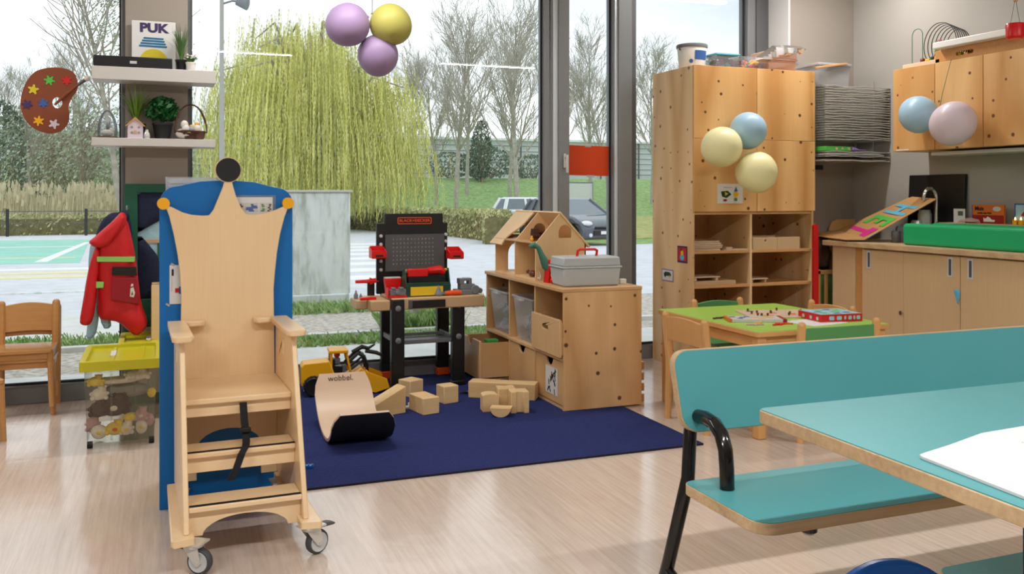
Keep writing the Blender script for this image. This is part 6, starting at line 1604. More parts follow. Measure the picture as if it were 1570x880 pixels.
def rough_tub(nm, lab, x, y, w, d, h, items, cols, lidm=None, n=24, seed=1):
    t = thing(nm, lab, 'tub', (x, y, ZT)); m = MB()
    m.box(-w, w, -d, d, 0, .002); m.box(-w, w, -d, -d + .002, 0, h); m.box(-w, w, d - .002, d, 0, h); m.box(-w, -w + .002, -d, d, 0, h); m.box(w - .002, w, -d, d, 0, h); m.build('tub_body', 'clearer', t, bev=.001)
    if lidm: MB().box(-w - .008, w + .008, -d - .008, d + .008, h, h + .012).build('lid', lidm, t, bev=.003)
    random.seed(seed); m = MB()
    for k in range(n):
        m.X = Matrix.Translation((random.uniform(-w * .78, w * .78), random.uniform(-d * .75, d * .75), random.uniform(.02, h * .75))) @ Euler((random.random() * 3, random.random() * 3, 0)).to_matrix().to_4x4()
        m.mi = random.randrange(len(cols)); s_ = random.uniform(.012, .02)
        if k % 3: m.tube([(s_ * cos(a), s_ * sin(a), 0) for a in [i * pi / 5 for i in range(10)]], .005, 5, closed=True)
        else: m.box(-s_, s_, -s_, s_, -s_ * .5, s_ * .5)
    o = m.build(items, cols, loc=(x, y, ZT)); tag(o, 'coloured small toys inside the ' + lab.split(' on top')[0], 'toys', kind='stuff')
rough_tub('clear_tub', 'clear tub with teal and blue pieces on top of the cupboard beside the bucket', 3.69, 5.50, .09, .10, .10, 'plastic_pieces', ['matgreen', 'bookb', 'dgreen', 'stoolblue', 'bookr'], 'lblue', 40, 2)
rough_tub('clear_tub', 'open clear tub with orange and yellow rings on top of the cupboard', 3.885, 5.48, .095, .10, .095, 'plastic_rings', ['truck', 'orange', 'red', 'bookb', 'lila_letter', 'lgreen'], None, 60, 3)
o = MB().lathe([(.03, 0), (.034, .06), (.018, .10), (.018, .125), (.022, .13), (0, .135)], n=16).build('glass_jar', 'dome', loc=(3.79, 5.60, ZT), smooth=True); tagged(o, 'clear jar standing behind the two toy tubs on the cupboard', 'jar')
m = MB()
random.seed(33)
m.mi = 0
o = thing('foil_wrapped_box', 'peach coloured plastic box wrapped in clear foil on top of the cupboard right end', 'box', (4.135, 5.46, ZT))
MB().box(-.13, .105, -.10, .12, 0, .082).build('lower_box', 'cloudy', o, bev=.006); MB().box(-.125, .11, -.105, .12, .088, .15).build('upper_box', 'cloudy', o, bev=.006); MB().box(-.135, .115, -.11, .125, .080, .089).build('rim', 'cloudy', o, bev=.002)
m = MB(); inflate(m, [(-.30, .06), (-.22, .11), (-.12, .175), (.0, .185), (.12, .182), (.155, .165), (.12, .12), (.09, .14), (.02, .10), (-.06, .09), (-.15, .05)], .05, .018, -.13, .02, 9, 14); m.build('foil', 'film', o, smooth=True)
MB().box(.11, .15, -.08, .05, .06, .075).build('foil_flap', 'film', o)

# ================================================================== DRYING RACK IN THE CORNER
rk = thing('drying_rack', 'tall grey wire paper drying rack in the corner above the counter', 'rack', (4.375, 5.215, 1.44))
random.seed(14)
for k in range(25):
    z = .10 + k * .0180 if k > 2 else .0 + k * .032
    m = MB(); sag = [random.uniform(-.004, .005) for _ in range(8)]
    edge = [(i * .585 / 7, 0, z + sag[i] - (.004 if i == 7 else 0)) for i in range(8)]
    m.tube(edge, .0032, 5); m.tube([(x, .34, zz) for x, _, zz in edge], .0032, 5)
    for i in range(15): m.tube([(i * .585 / 14, 0, z), (i * .585 / 14, .34, z)], .0014, 4)
    m.box(.585 - .012, .59, 0, .34, z - .003, z + .003)
    m.build('wire_tray', 'wire', rk)
m = MB(); [m.box(x, x + .008, y, y + .008, -.005, .60) for x in (.0, .57) for y in (.15, .335)]; m.build('upright', 'wire', rk)
MB().box(-.02, .26, .33, .36, -.055, -.02).build('bracket', 'black', rk)
for k in range(5):
    o = MB().box(0, .55 - .02 * k, 0, .30, 0, .0025).build('paper_sheet', 'greypaper' if k % 2 else 'paper', loc=(4.385 + .005 * k, 5.225, 1.4465 + .0325 * min(k, 1) + .004 * k)); tag(o, ('lowest', 'second lowest', 'middle', 'second highest', 'highest')[k] + ' of the white paper sheets drying low in the wire rack', 'paper', 'paper sheets in the drying rack')
o = MB().box(0, .23, 0, .20, 0, .032).build('craft_package', 'lgreen', loc=(4.385, 5.222, 1.511), bev=.003); tagged(o, 'bright green package lying in the wire rack', 'package')
MB().prism(circ(.10, .016, .010, 12), 'y', -.001, 0).prism(circ(.15, .016, .008, 12), 'y', -.001, 0).prism(circ(.21, .016, .010, 12), 'y', -.001, 0).build('printed_spots', 'cloudy', o)
m = MB(); inflate(m, [(0, 0), (.16, .0), (.14, .012), (.08, .014), (.03, .03), (.0, .034)], .02, .008, .0, .004, 2); o = m.build('plastic_bag', 'lilac', loc=(4.62, 5.24, 1.512), smooth=True); tagged(o, 'crumpled lilac plastic bag beside the green package in the rack', 'bag')
ct = thing('clear_box', 'clear lidded box on top of the wire drying rack', 'box', (4.515, 5.40, 1.98))
m = MB(); m.frust((0, 0, 0), (.135, .11), (0, 0, .145), (.145, .12)); m.build('box_body', 'clear', ct, bev=.004)
MB().box(-.152, .152, -.128, .128, .145, .165).build('lid', 'film', ct, bev=.005)
o = MB().box(-.17, .12, -.01, .01, 0, .016).build('wooden_stick', 'beech_x', loc=(4.50, 5.266, 2.118), rot=(0, radians(-9), radians(4)), bev=.003); tagged(o, 'wooden stick lying across the front of the clear box on the rack', 'stick')
o.parent = None

# ================================================================== COUNTER ALONG THE RIGHT WALL
cu_ = thing('base_cabinet', 'long pale maple base cabinet with sliding doors along the right wall', 'cabinet', (4.43, 5.20, 0))
# local y runs negative towards the viewer
Yb = -3.4
MB().box(.03, .53, Yb, 0, .06, .835).build('carcass', 'maple', cu_)
MB().box(.06, .5, Yb, -.03, 0, .06).build('plinth', 'dgrey', cu_)
MB().box(0, .03, -.218, .002, .0, .838).build('end_panel', 'maple', cu_, bev=.002)
MB().box(.018, .032, -.29, -.218, .03, .838).build('brown_filler', 'oldbeech', cu_)
segs = [(-.292, -.657), (-.659, -1.101), (-1.106, -1.75), (-1.755, -2.4), (-2.405, -3.05)]
for i, (a, b) in enumerate(segs):
    dr_ = MB().box(.0, .018, b, a, .06, .828).build('door', 'maple', cu_, bev=.001)
    hy = {0: -.355, 1: -1.030, 2: -1.178, 3: -1.83, 4: -2.48}[i]
    m = MB(); m.prism([rrect(hy - .020, hy + .020, .700, .822, .004, 3), rrect(hy - .010, hy + .010, .712, .810, .003, 3)], 'x', -.003, .001); m.build('recessed_handle', 'wheelgrey', dr_)
    MB().box(-.0006, .001, hy - .010, hy + .010, .712, .810).build('handle_recess', 'dgrey', dr_)
m = MB(); m.lathe([(.004, 0), (.004, -.012), (.014, -.016), (.014, -.022), (0, -.024)], (0, -.655, .44), 14, 'x'); m.build('door_knob', 'chrome', cu_, smooth=True)
o = MB().box(4.395, 4.97, 1.7, 5.27, .838, .872).build('worktop', 'ply_edge', bev=.004); tagged(o, 'thick plywood worktop on the maple base cabinet', 'worktop')
MB().box(4.397, 4.969, 1.702, 5.268, .872, .8735).build('top_laminate', 'maple', o)
o = MB(); inflate(o, [(-.02, .0), (.0, -.06), (.012, -.02), (.02, .02), (.0, .035), (-.03, .03)], .008, .006, 0, .003, 3); o = o.build('cloth_tip', 'lblue', loc=(4.425, 4.11, .60), rot=(0, 0, radians(-90)), smooth=True); tagged(o, 'small turquoise cloth corner caught between two cabinet doors', 'cloth')
o = MB().box(4.80, 4.97, 1.8, 4.62, .874, 1.015).build('wall_ledge', 'maple', bev=.003); tagged(o, 'low pale wooden ledge behind the green changing mat', 'ledge')
# green changing mat
mt_ = thing('changing_mat', 'thick green vinyl changing mat with raised rims on the worktop', 'mat', (4.635, 3.75, .874))
MB().box(-.155, .155, -1.0, .85, 0, .06).build('mat_base', 'matgreen', mt_, bev=.015, seg=3)
for s in (-1, 1):
    MB().box(s * .118 - .042, s * .118 + .042, -1.0, .85, .0, .138).build('side_rim', 'matgreen', mt_, bev=.022, seg=4)
MB().box(-.12, .12, .74, .848, .0, .112).build('end_rim', 'matgreen', mt_, bev=.025, seg=4)
# tap
tp_ = thing('kitchen_tap', 'chrome swan neck tap beside the cardboard sheet', 'tap', (4.86, 4.69, .874))
MB().lathe([(.03, 0), (.03, .01), (.022, .02), (.020, .07)], n=18).build('tap_base', 'chrome', tp_, smooth=True)
MB().tube([(0, 0, .05), (0, -.0, .22), (0, .0, .31)] + [(-.0 - .045 + .045 * cos(pi * i / 10) , .018 * i / 10 + .0, .31 + .055 * sin(pi * i / 10)) for i in range(1, 11)] + [(-.092, .02, .285)], .0135, 12).build('spout', 'chrome', tp_, smooth=True)
m = MB(); m.tube([(.0, 0, .07), (.03, -.03, .09), (.05, -.05, .12)], [.010, .008, .006], 8); m.build('lever', 'chrome', tp_, smooth=True)
# black screen leaning on the wall
o = MB().box(-.012, .012, -.24, .24, 0, .345).build('black_panel', 'black', loc=(4.93, 4.77, 1.016 - .01), rot=(0, radians(3), 0), bev=.003)
o.location = (4.935, 4.77, .99); tagged(o, 'black rectangular board leaning on the wall behind the tap', 'board')
# kitchen bits under the cardboard
for lab, x, y, r, h, mt2 in (('clear glass jar under the raised cardboard', 4.70, 4.84, .035, .11, 'dome'), ('grey tin under the raised cardboard near the tap', 4.80, 4.80, .04, .15, 'steel'), ('white roll standing under the cardboard top edge', 4.86, 4.79, .045, .22, 'greypaper'), ('yellow bottle behind the end of the green mat', 4.60, 4.66, .018, .07, 'truck'), ('dark jar at the foot of the cardboard slope', 4.62, 4.80, .03, .08, 'dgrey')):
    o = MB().lathe([(r * .9, 0), (r, .006), (r, h * .85), (r * .8, h), (0, h)], n=18).build('jar' if 'jar' in lab else ('paper_roll' if 'roll' in lab else ('tin' if 'tin' in lab else 'bottle')), mt2, loc=(x, y, .8742), smooth=True); tagged(o, lab, 'container')
hp = thing('holder_sheet', 'small printed card standing in front of the black board', 'card', (4.86, 4.50, 1.016))
MB().box(-.002, .002, -.045, .045, 0, .09).build('card', 'greypaper', hp); MB().box(-.0028, -.002, -.03, .01, .045, .075).build('dark_picture', 'dgrey', hp); MB().box(-.0028, -.002, -.035, .035, .01, .03).build('grey_text_block', 'wheelgrey', hp)
m = MB(); inflate(m, [(-.08, 0), (.09, .0), (.075, .022), (.02, .034), (-.05, .03), (-.085, .012)], .03, .01, 0, .006, 2); o = m.build('crumpled_cloth', 'plush_p', loc=(4.88, 4.44, 1.0155), rot=(0, 0, radians(-90)), smooth=True); tagged(o, 'crumpled pinkish cloth lying on the ledge', 'cloth')
# cardboard with paper letters
A = Vector((4.47, 4.93, .892)); B = Vector((4.75, 4.58, 1.172)); Cc = Vector((4.945, 5.00, 1.185)); Dd = Vector((4.70, 5.45, .935))
nrm = (B - A).cross(Dd - A).normalized()
if nrm.z < 0: nrm = -nrm
cb_ = thing('cardboard_sheet', 'folded brown cardboard sheet with magenta, green and blue paper letters leaning on the tap', 'cardboard', tuple(A))
def P_(u, v, h=0): return tuple((Dd - A) * u * (1 - v) + (B - A) * (1 - u) * v + (Cc - A) * u * v + nrm * h)
def patch(pts, h0, h1):
    m = MB(); k = len(pts); m.add([P_(u, v, h0) for u, v in pts] + [P_(u, v, h1) for u, v in pts], [tuple(range(k)), tuple(range(k, 2 * k))] + [(i, (i + 1) % k, (i + 1) % k + k, i + k) for i in range(k)]); return m
patch([(0, 0), (1, 0), (1, 1), (0, 1)], -.004, 0).build('sloping_board', 'card', cb_)
E1 = Vector((-.19, .13, -.004)); m = MB(); vs = [Vector((0, 0, 0)), Dd - A, Dd - A + E1 * 1.05 - Vector((0, 0, .030)), E1 * .85 + Vector((.08, -.02, 0))]
m.add([tuple(v) for v in vs] + [tuple(v - Vector((0, 0, .004))) for v in vs], [(0, 1, 2, 3), (4, 7, 6, 5), (0, 4, 5, 1), (1, 5, 6, 2), (2, 6, 7, 3), (3, 7, 4, 0)]); m.build('flat_flap', 'card', cb_)
def rects(rs, name, mat):
    m = MB()
    for (u0, u1, v0, v1) in rs:
        k = patch([(u0, v0), (u1, v0), (u1, v1), (u0, v1)], .0, .0012); m.add(k.v, k.f)
    return m.build(name, mat, cb_)
rects([(.30, .88, .10, .17), (.12, .30, .035, .24)], 'letter_t', 'pink')
rects([(.12, .82, .42, .50), (.12, .25, .30, .42), (.42, .54, .33, .42), (.69, .82, .28, .42)], 'letter_e', 'lgreen')
rects([(.10, .85, .57, .63), (.10, .85, .74, .80), (.42, .55, .63, .74)], 'letter_h', 'lblue')
rects([(-.012, .0, .05, .20)], 'letter_edge', 'lblue')
o = MB().prism([(-.12, 0), (.12, 0), (.12, 1.01), (-.05, 1.01), (-.095, .99), (-.12, .94)], 'y', 0, .018).build('rounded_board', 'beech', loc=(4.83, 5.56, 0), bev=.003); tagged(o, 'wooden board with rounded corner standing behind the cardboard', 'board')
# books on the ledge
bk1 = thing('picture_book', 'orange and dark red picture book standing on the ledge', 'book', (4.90, 4.31, 1.016))
MB().box(-.008, .008, -.118, .118, 0, .118).build('cover', 'booko', bk1, bev=.001)
MB().box(-.0088, -.008, -.118, .117, 0, .052).build('dark_red_band', 'bookr', bk1); MB().box(-.0092, .0085, .117, .121, 0, .118).build('blue_spine', 'bookb', bk1)
RX = (pi / 2, 0, -pi / 2)
lettering('Muis', .036, 'ink', bk1, (-.0092, .063, .093), RX, bold=.001); lettering('zoekt een huis', .018, 'ink', bk1, (-.0092, .025, .066), RX, bold=.0004)
MB().prism(circ(-.068, .092, .030, 20, 1, .52), 'x', -.0094, -.008).build('cream_oval', 'cream', bk1)
MB().prism([(.03, .01), (-.05, .01), (-.055, .022), (-.03, .024), (-.02, .034), (.0, .044), (.008, .034), (.02, .03), (.032, .036)], 'x', -.0096, -.0088).build('white_drawing', 'white', bk1)
bk2 = thing('picture_book', 'blue and white picture book at the right end of the ledge', 'book', (4.90, 3.98, 1.016))
MB().box(-.008, .008, -.14, .135, 0, .128).build('cover', 'lightcloth', bk2, bev=.001)
m = MB(); m.prism([rrect(-.14, .135, 0, .128, 0), rrect(-.13, .127, .008, .12, 0)], 'x', -.0095, -.008); m.build('blue_border', 'bookb', bk2)
MB().prism([(.09, .055), (.03, .035), (-.05, .04), (-.06, .07), (.0, .095), (.06, .09)], 'x', -.0096, -.008).build('red_drawing', 'bookr', bk2)
for k, y in enumerate((4.085, 4.045)):
    t = thing('tea_light', ('small lit tea light in a gold cup at the left, on the ledge', 'small lit tea light in a gold cup at the right, on the ledge')[k], 'candle', (4.862, y, 1.016))
    MB().lathe([(.014, 0), (.017, .022), (.017, .028), (.012, .026), (0, .024)], n=16).build('cup', 'truck', t, smooth=True)
    f_ = MB(); f_.lathe([(0, .024), (.006, .030), (.004, .040), (0, .046)], n=10); f_.build('flame', P('candle_flame', (255, 220, 150), .5, emit=(255, 214, 140), es=3), t, smooth=True)

# ================================================================== WALL CUPBOARDS
MBx = MB
for i, (y1, y0, lab) in enumerate(((4.865, 4.508, 'knotty plywood wall cupboard, leftmost, behind the pale blue balloon'), (4.506, 4.137, 'knotty plywood wall cupboard, second, behind the pale pink balloon'), (4.135, 3.40, 'wide plywood wall cupboard at the right edge, third in the row'))):
    t = thing('wall_cupboard', lab, 'cupboard', (4.66, y0, 1.49), group=None)
    L = y1 - y0
    MB().box(.014, .305, 0, L, 0, .555).build('carcass', 'pine_shelf', t)
    MB().box(-.004, .013, .0015, L - .0015, 0, .558).build('door', 'pine_wall', t, bev=.0015)
o = MB().box(0, .0012, -.055, .055, 0, .008).build('label_strip', 'white', loc=(4.6545, 4.78, 1.496)); tagged(o, 'thin white label strip at the bottom of the leftmost wall cupboard', 'label')
o = MB().box(4.72, 4.96, 2.6, 4.60, 1.455, 1.478).build('lamp_bar', 'greypaper', bev=.003); tagged(o, 'thin pale bar under the wall cupboards', 'lamp')
ZW = 2.0482
bm_ = thing('bead_maze', 'wooden bead maze with bent coloured wires on the leftmost wall cupboard', 'toy', (4.78, 4.60, ZW))
MB().box(-.09, .12, -.10, .215, 0, .030).build('base', 'sheetwood', bm_, bev=.003)
m = MB(); m.tube([(-.04, .18, .03), (-.04, .18, .20)] + [(-.04, .18 - .045 + .045 * cos(pi * i / 10), .22 + .045 * sin(pi * i / 10)) for i in range(11)] + [(-.04, .09, .20), (-.04, .09, .03)], .0025, 6); m.build('green_wire', 'greenwire', bm_, smooth=True)
for k in range(7):
    m = MB(); r_ = .145 - .007 * k; x = -.04 + .02 * k; cy_ = -.055 - .006 * k
    pts = [(x, cy_ + r_ * cos(a) * .92, .13 + r_ * sin(a)) for a in [radians(-35 + 250 * i / 22) * -1 + pi for i in range(23)]]
    m.tube(pts, .0032, 5); m.build('dark_wire', 'darkwire', bm_, smooth=True)
m = MB(); m.tube([(-.05, -.02, .03), (-.05, -.025, .10), (-.05, -.05, .16), (-.05, -.075, .16), (-.05, -.095, .10), (-.05, -.10, .03)], .0028, 6); m.build('red_wire', 'redwire', bm_, smooth=True)
for (y, z, r_, c_) in ((.085, .046, .017, 'brownbear'), (.05, .040, .012, 'truck'), (.03, .042, .012, 'yellow'), (.0, .048, .015, 'dgreen'), (-.035, .045, .016, 'yellow'), (-.035, .075, .015, 'lgreen'), (-.035, .10, .014, 'lgreen'), (-.10, .09, .010, 'yellow'), (-.06, .04, .012, 'truck')):
    m = MB(); m.ball((-.045, y, z), r_, 12); m.build('bead', c_, bm_, smooth=True)
wt2 = thing('wooden_tray', 'reddish wooden crate lying on the wall cupboards', 'crate', (4.69, 4.15, ZW))
MB().prism([rrect(-.30, .385, .0, .085, 0), rrect(.09, .22, .030, .055, .01, 4)], 'x', 0, .012).box(.012, .24, .373, .385, 0, .085).box(.012, .24, -.30, -.288, 0, .085).box(.228, .24, -.29, .375, 0, .085).box(.012, .228, -.288, .373, 0, .01).build('crate_sides', 'oldbeech', wt2, bev=.002)
MB().cyl((.03, .20, .042), (.03, .24, .042), .013, n=12).build('contents', 'yellow', wt2, smooth=True)
o = MB().box(-.155, .17, -.33, .345, 0, .042).build('white_tray', 'white', loc=(4.78, 4.15, ZW + .0852), bev=.006); tagged(o, 'flat white tray lid lying on top of the reddish wooden crate', 'tray')
rl_ = thing('hanging_lantern', 'small red pot hanging on thin strings at the upper right edge', 'decoration', (4.25, 3.57, 2.03))
MB().lathe([(.035, 0), (.047, .012), (.048, .075), (.044, .082), (.040, .078), (.0, .06)], n=20).build('red_cup', 'red', rl_, smooth=True)
MB().tube([(-.035, 0, .08), (0, 0, .22), (.035, 0, .08)], .0015, 4).tube([(0, 0, .22), (0, 0, .965)], .0015, 4).build('string', 'string', rl_)
MB().lathe([(.012, .20), (.014, .225), (.0, .24)], n=10).build('wooden_bead', 'tan', rl_, smooth=True)

# cot corner and red plank between cupboard and counter
o = MB().prism(rrect(-.021, .021, 0, .99, [.018, .018, 0, 0], 5), 'y', -.01, .01).build('red_plank', 'bedred', loc=(4.330, 5.262, 0), bev=.003); tagged(o, 'tall narrow red plank standing against the cupboard right edge', 'plank')
ct_ = thing('toy_cot', 'slatted beech toy cot with green cloth between cupboard and base cabinet', 'cot', (4.38, 5.30, 0))
MB().box(0, .42, 0, .022, .625, .655).box(0, .42, 0, .022, .06, .09).build('rail', 'beech_x', ct_, bev=.003)
for x in (.0, .07, .20, .33): MB().box(x, x + .026, .002, .020, .09, .625).build('slat', 'beech', ct_, bev=.003)
MB().box(.0, .42, .03, .24, .06, .12).build('cot_base', 'beech_x', ct_)
for x in (.0, .39): MB().box(x, x + .03, .0, .03, 0, .66).build('post', 'beech', ct_, bev=.003)
o = MB(); inflate(o, [(0, 0), (.36, 0), (.36, .48), (0, .50)], .02, .03, 0, .01, 3); o = o.build('green_cloth', 'leaf_g', loc=(4.40, 5.36, .12), smooth=True); tagged(o, 'green cloth hanging behind the slats of the toy cot', 'cloth')
o = MB(); inflate(o, [(0, 0), (.16, .0), (.17, .12), (.13, .22), (.08, .25), (.02, .2), (-.01, .1)], .05, .016, 0, .03, 6, 16); o = o.build('plastic_bag', 'plush_b', loc=(4.42, 5.42, .657), smooth=True); tagged(o, 'dark crumpled plastic bag on the toy cot', 'bag')

# ================================================================== CHILDREN'S TABLE
tb_ = thing('child_table', 'low beech child table with lime green top in front of the tall cupboard', 'table', (3.105, 4.17, 0))
tx, ty = .415, .48
MB().prism(rrect(-tx, tx, -ty, ty, .02, 4), 'z', .505, .528).build('table_top', 'beech_x', tb_, bev=.004)
MB().prism(rrect(-tx + .006, tx - .006, -ty + .006, ty - .006, .018, 4), 'z', .528, .5305).build('lime_surface', 'lime', tb_)
for (a, b, c_, d_) in ((-tx + .03, tx - .03, -ty + .03, -ty + .048), (-tx + .03, tx - .03, ty - .048, ty - .03), (-tx + .03, -tx + .048, -ty + .048, ty - .048), (tx - .048, tx - .03, -ty + .048, ty - .048)):
    MB().box(a, b, c_, d_, .44, .505).build('apron', 'beech_x', tb_, bev=.002)
for sx in (-1, 1):
    for sy in (-1, 1): MB().box(sx * (tx - .045) - .025, sx * (tx - .045) + .025, sy * (ty - .045) - .025, sy * (ty - .045) + .025, 0, .504).build('leg', 'beech', tb_, bev=.006)
kid_chair('beech child chair at the left side of the lime table, seen from behind', (2.79, 4.07, 0), radians(90), 'beech', 'beech', w=.40, dpt=.26, seat_h=.31, top_h=.565, back_h=.12)
kid_chair('green backed child chair at the near side of the lime table', (3.10, 3.86, 0), radians(180), 'beech', 'green', seatm='green', w=.48, dpt=.26, seat_h=.31, top_h=.575, back_h=.10, arc=.0)
kid_chair('green backed child chair at the far side of the lime table', (3.245, 4.60, 0), radians(0), 'beech', 'green', seatm='green', w=.36, dpt=.25, seat_h=.31, top_h=.54, back_h=.12)
kid_chair('beech child chair at the right side of the lime table, near the cabinet', (3.45, 4.38, 0), radians(-90), 'beech', 'beech', w=.38, dpt=.26, seat_h=.31, top_h=.545, back_h=.12)
ZTB = .5308
rb = thing('game_box', 'red game box lying at the right of the lime table', 'box', (3.34, 3.93, ZTB), radians(-6))
MB().box(-.125, .125, -.09, .12, 0, .040).build('box_body', 'bedred', rb, bev=.001)
MB().box(-.122, .122, -.087, .117, .040, .0412).build('printed_top', 'lightcloth', rb)
m = MB(); [m.prism([(x, y), (x + .05, y + .005), (x + .04, y + .04), (x - .01, y + .03)], 'z', .0412, .0418) for x, y in ((-.09, -.06), (0, -.02), (-.06, .05), (.05, .04))]; m.build('green_prints', 'lgreen', rb)
m = MB(); [m.prism([(x, y), (x + .04, y - .005), (x + .045, y + .03), (x, y + .02)], 'z', .0412, .0419) for x, y in ((-.03, -.07), (.04, -.05), (-.1, .0), (.0, .07))]; m.build('blue_prints', 'bookb', rb)
m = MB(); [m.prism(rrect(x, x + w_, .010, .030, .005, 3), 'y', -.0912, -.09) for x, w_ in ((-.075, .03), (-.03, .03), (.015, .012), (.04, .02), (.07, .012), (.09, .022))]; m.build('front_prints', 'lightcloth', rb)
m = MB(); [m.prism(rrect(x, x + .02, .008, .026, .005, 3), 'x', -.1262, -.125) for x in (-.07, -.01, .06)]; m.build('side_prints', 'cream', rb)
o = MB().box(-.16, .10, -.105, .105, 0, .0012).build('paper_sheet', 'paper', loc=(3.22, 3.88, ZTB), rot=(0, 0, radians(10))); tagged(o, 'white paper sheet under the red game box on the lime table', 'paper')
bd2 = thing('puzzle_board', 'wooden peg puzzle board at the back of the lime table', 'puzzle', (3.19, 4.20, ZTB), radians(-18))
MB().box(-.19, .19, -.15, .15, 0, .008).build('board', 'sheetwood', bd2, bev=.002)
random.seed(44)
for k in range(14):
    x, y = random.uniform(-.16, .16), random.uniform(-.12, .12)
    m = MB(); m.tube([(x, y, .008), (x, y, .017)], [.005, .005], 6); m.ball((x, y, .018), .007, 8); m.build('peg', ('plush_b', 'brownbear', 'wicker')[k % 3], bd2, smooth=True)
    if k < 9: MB().prism(circ(x + .012, y, .018, 8, 1.3, .8), 'z', .008, .010).build('puzzle_piece', ('oldbeech', 'cloudy', 'orange', 'leaf_g', 'plush_p')[k % 5], bd2)
bx2 = thing('puzzle_box_lid', 'flat cream puzzle box with blue and yellow prints at the left of the lime table', 'box', (2.93, 4.04, ZTB), radians(-22))
MB().box(-.15, .15, -.07, .07, 0, .016).build('box_body', 'cream', bx2, bev=.001)
m = MB(); [m.prism(rrect(x, x + .03, -.01 + y, .02 + y, .005, 2), 'z', .016, .0166) for x, y in ((-.13, .02), (-.08, .0), (-.05, .03), (-.1, -.04))]; m.build('blue_prints', 'bookb', bx2)
m = MB(); [m.prism(circ(x, y, .016, 10, 1.4, .8), 'z', .016, .0167) for x, y in ((.03, -.03), (.08, .0), (.06, .035), (.0, .01))]; m.build('yellow_prints', 'truck', bx2)
MB().box(.13, .151, -.071, .071, -.0, .0168).build('red_end', 'bookr', bx2); MB().box(-.151, -.135, -.071, .071, 0, .0168).build('orange_end', 'booko', bx2)
for k, (x, y, rz, c_, lab) in enumerate(((2.80, 4.18, .3, 'wicker', 'dark pencil at the far left on the lime table'), (2.83, 3.90, -.3, 'plush_p', 'pink and yellow strip beside the cream puzzle box'), (2.95, 3.86, .2, 'red', 'red toy plane piece near the front edge of the lime table'), (2.99, 3.875, -.5, 'orange', 'orange toy piece next to the red one on the lime table'), (2.87, 3.93, .5, 'truck', 'small yellow puzzle piece in front of the cream box'))):
    m = MB(); m.box(-.045, .045, -.006, .006, 0, .007); m.box(-.01, .008, -.016, .016, 0, .006); o = m.build('toy_piece', c_, loc=(x, y, ZTB), rot=(0, 0, rz), bev=.001); tagged(o, lab, 'toy piece')

# ================================================================== TURQUOISE BENCHES AND TABLE
def edge_board(parent, name, poly, z0, z1, topmat='teal', axis='z', **k):
    o = MB().prism(poly, axis, z0, z1).build(name, 'ply_edge', parent, bev=.002)
    return o
fb = thing('bench', 'turquoise bench with long backrest and black tube frame behind the table', 'bench', (1.265, 1.72, 0))
sp_ = rrect(0, 2.0, 0, .34, [.02, .03, .05, .02], 6)
s_ = edge_board(fb, 'seat', sp_, .422, .448)
MB().prism(rrect(.002, 1.998, .002, .338, [.02, .03, .05, .02], 6), 'z', .448, .4495).build('seat_laminate', 'teal', s_)
MB().prism(rrect(.002, 1.998, .002, .338, [.02, .03, .05, .02], 6), 'z', .4205, .422).build('underside', 'ply_edge', s_)
# backrest leaning slightly back
brt = MB(Matrix.Translation((.062, .395, .556)) @ Matrix.Rotation(radians(-7), 4, 'X'))
bp_ = rrect(-.02, 2.0, 0, .222, [.02, .045, .05, .02], 6)
bp_ = [(x - .022 * (z / .222) , z) for x, z in bp_]
brt.prism(bp_, 'y', 0, .024); b_o = brt.build('backrest', 'ply_edge', fb, bev=.003)
br2 = MB(Matrix.Translation((.062, .395, .556)) @ Matrix.Rotation(radians(-7), 4, 'X'))
cx_, cz_ = .98, .111
br2.prism([(cx_ + (x - cx_) * .9975, cz_ + (z - cz_) * .978) for x, z in bp_], 'y', -.0015, 0); br2.build('backrest_laminate', 'teal', b_o)
m = MB(); m.tube([(.100, .437, .62), (.080, .425, .55), (.048, .385, .44), (.022, .44, .20), (.005, .50, .0)], .0185, 14); m.build('rear_leg', 'blackgloss', fb, smooth=True)
m = MB(); ar = [(.085, .405, .598), (.085, .37, .602)] + [(.078, .30 + .075 - .09 * sin(pi / 2 * i / 8) , .602 - .075 * (1 - cos(pi / 2 * i / 8))) for i in range(1, 9)] + [(.074, .262, .50), (.072, .245, .4497)]
ar = [(.088, .41, .598), (.088, .36, .603), (.086, .315, .598), (.083, .28, .578), (.080, .258, .545), (.077, .248, .50), (.076, .245, .4497)]
m.tube(ar, .0190, 16); m.build('arm_tube', 'blackgloss', fb, smooth=True)
m = MB(); m.tube([(.018, .455, .185), (.03, .20, .10), (.04, .05, .03)], .013, 12); m.build('low_stretcher', 'blackgloss', fb, smooth=True)
m = MB(); m.lathe([(.02, .4205), (.02, .405), (.012, .398), (0, .396)], (.16, .035, 0), 16); m.tube([(.055, .035, .41), (.16, .035, .41)], .006, 6) if False else None; m.build('seat_bolt', 'blackgloss', fb, smooth=True)
m = MB(); m.tube([(1.9, .40, .60), (1.9, .385, .53), (1.9, .375, .42), (1.9, .44, .20), (1.9, .50, .0)], .0165, 12); m.build('rear_leg', 'blackgloss', fb, smooth=True)
m = MB(); m.tube([(1.9, .03, .42), (1.9, .03, .0)], .0165, 12); m.build('front_leg', 'blackgloss', fb, smooth=True)

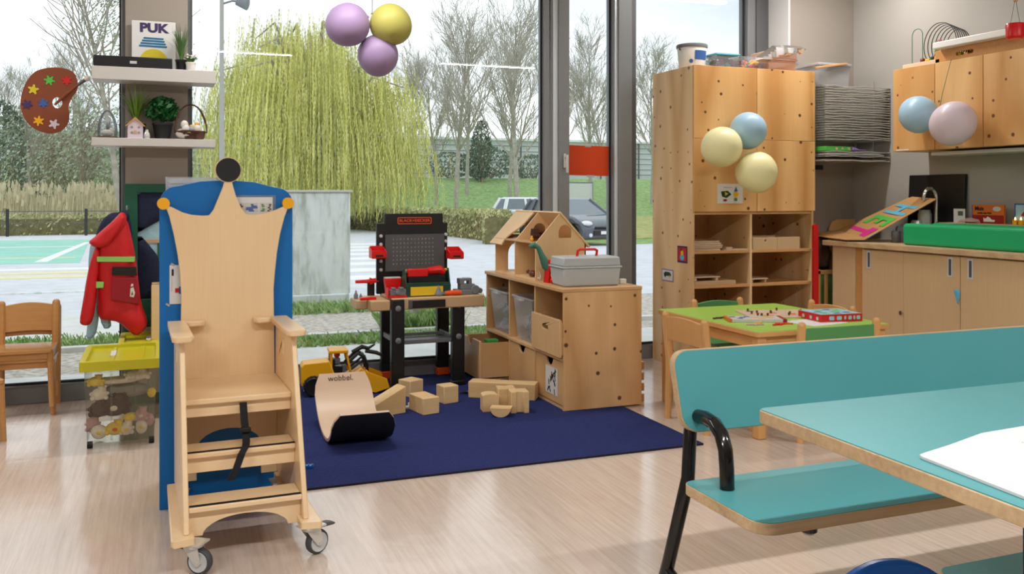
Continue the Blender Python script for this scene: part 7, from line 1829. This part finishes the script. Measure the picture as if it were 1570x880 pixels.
tt_ = thing('picnic_table', 'large turquoise topped table with plywood edge and black legs, nearest the viewer', 'table', (1.165, 1.60, 0))
tp1 = [(0.0, -.015), (.004, -.004), (.016, 0), (2.1, 0), (2.1, -.9), (-.022, -.9)]
MB().prism(tp1, 'z', .722, .7485).build('table_top', 'ply_edge', tt_, bev=.002)
MB().prism([(.002, -.016), (.006, -.006), (.017, -.002), (2.098, -.002), (2.098, -.898), (-.020, -.898)], 'z', .7485, .7505).build('top_laminate', 'teal', tt_)
for (x, y) in ((.055, -.60), (1.95, -.60), (1.95, -.18)):
    MB().box(x - .0, x + .028, y - .014, y + .014, 0, .722).build('leg', 'blackgloss', tt_, bev=.004)
MB().box(.083, 1.95, -.61, -.59, .66, .722).build('frame_bar', 'blackgloss', tt_, bev=.003)
nb_ = thing('bench', 'turquoise bench seat under the near side of the table, mostly hidden', 'bench', (1.50, 1.12, 0))
MB().prism(rrect(0, 1.7, 0, .335, .03, 5), 'z', .392, .418).build('seat', 'ply_edge', nb_, bev=.002)
MB().prism(rrect(.002, 1.698, .002, .333, .03, 5), 'z', .418, .4197).build('seat_laminate', 'teal', nb_)
for x in (.1, 1.6):
    for y in (.05, .28): MB().cyl((x, y, 0), (x, y, .392), .0165, n=12).build('leg', 'blackgloss', nb_, smooth=True)
# blue moulded chair, only its top showing
bc_ = thing('plastic_chair', 'glossy bright blue moulded chair, only the rounded top showing at the bottom edge', 'chair', (1.31, 1.25, 0), radians(0))
m = MB(); n = 16; vs = []
for j in range(9):
    f = j / 8
    for i in range(n + 1):
        u = -1 + 2 * i / n
        zt = .480 - (.065 * abs(u) ** 1.6 if u < 0 else .085 * u ** 2.6)
        z = .30 + (zt - .30) * f; w_ = .175 + .01 * f
        vs.append((u * w_ + .0, .10 + .05 * f - .03 * u * u, z))
k = len(vs); vs += [(x, y + .022, z) for x, y, z in vs]
fs = []
for j in range(8):
    for i in range(n):
        a = j * (n + 1) + i; fs += [(a, a + 1, a + n + 2, a + n + 1), (a + k, a + n + 1 + k, a + n + 2 + k, a + 1 + k)]
for i in range(n): a = 8 * (n + 1) + i; fs.append((a, a + 1, a + 1 + k, a + k)); fs.append((i, i + k, i + 1 + k, i + 1))
for j in range(8): a = j * (n + 1); fs.append((a, a + n + 1, a + n + 1 + k, a + k)); b = a + n; fs.append((b, b + k, b + n + 1 + k, b + n + 1))
m.add(vs, fs); m.build('shell_back', 'stoolblue', bc_, smooth=True, bev=.006, seg=3)
MB().prism(rrect(-.14, .14, -.15, .13, .05, 6), 'z', .285, .305).build('seat', 'stoolblue', bc_, bev=.006)
for x in (-.11, .11):
    for y in (-.12, .10): MB().cyl((x * 1.05, y * 1.05, 0), (x, y, .286), .012, n=10).build('leg', 'steel', bc_, smooth=True)
pb = thing('paper_booklet', 'white paper booklet with faint print on the near edge of the turquoise table', 'paper', (1.20, 1.18, .7508))
pp_ = [(.0, .010), (.004, .018), (.014, .022), (.10, .046), (.22, .085), (.34, .095), (.62, .085), (.62, -.40), (-.035, -.40)]
MB().prism(pp_, 'z', 0, .006).build('pages', 'paper', pb, bev=.001)
for k in range(3):
    lettering(('Schrijf hier je naam', 'kleur de tekening', 'maak een rij')[k], .018, 'wheelgrey', pb, (.30, .01 - .03 * k, .0063), (0, 0, radians(4)), ext=.0002)
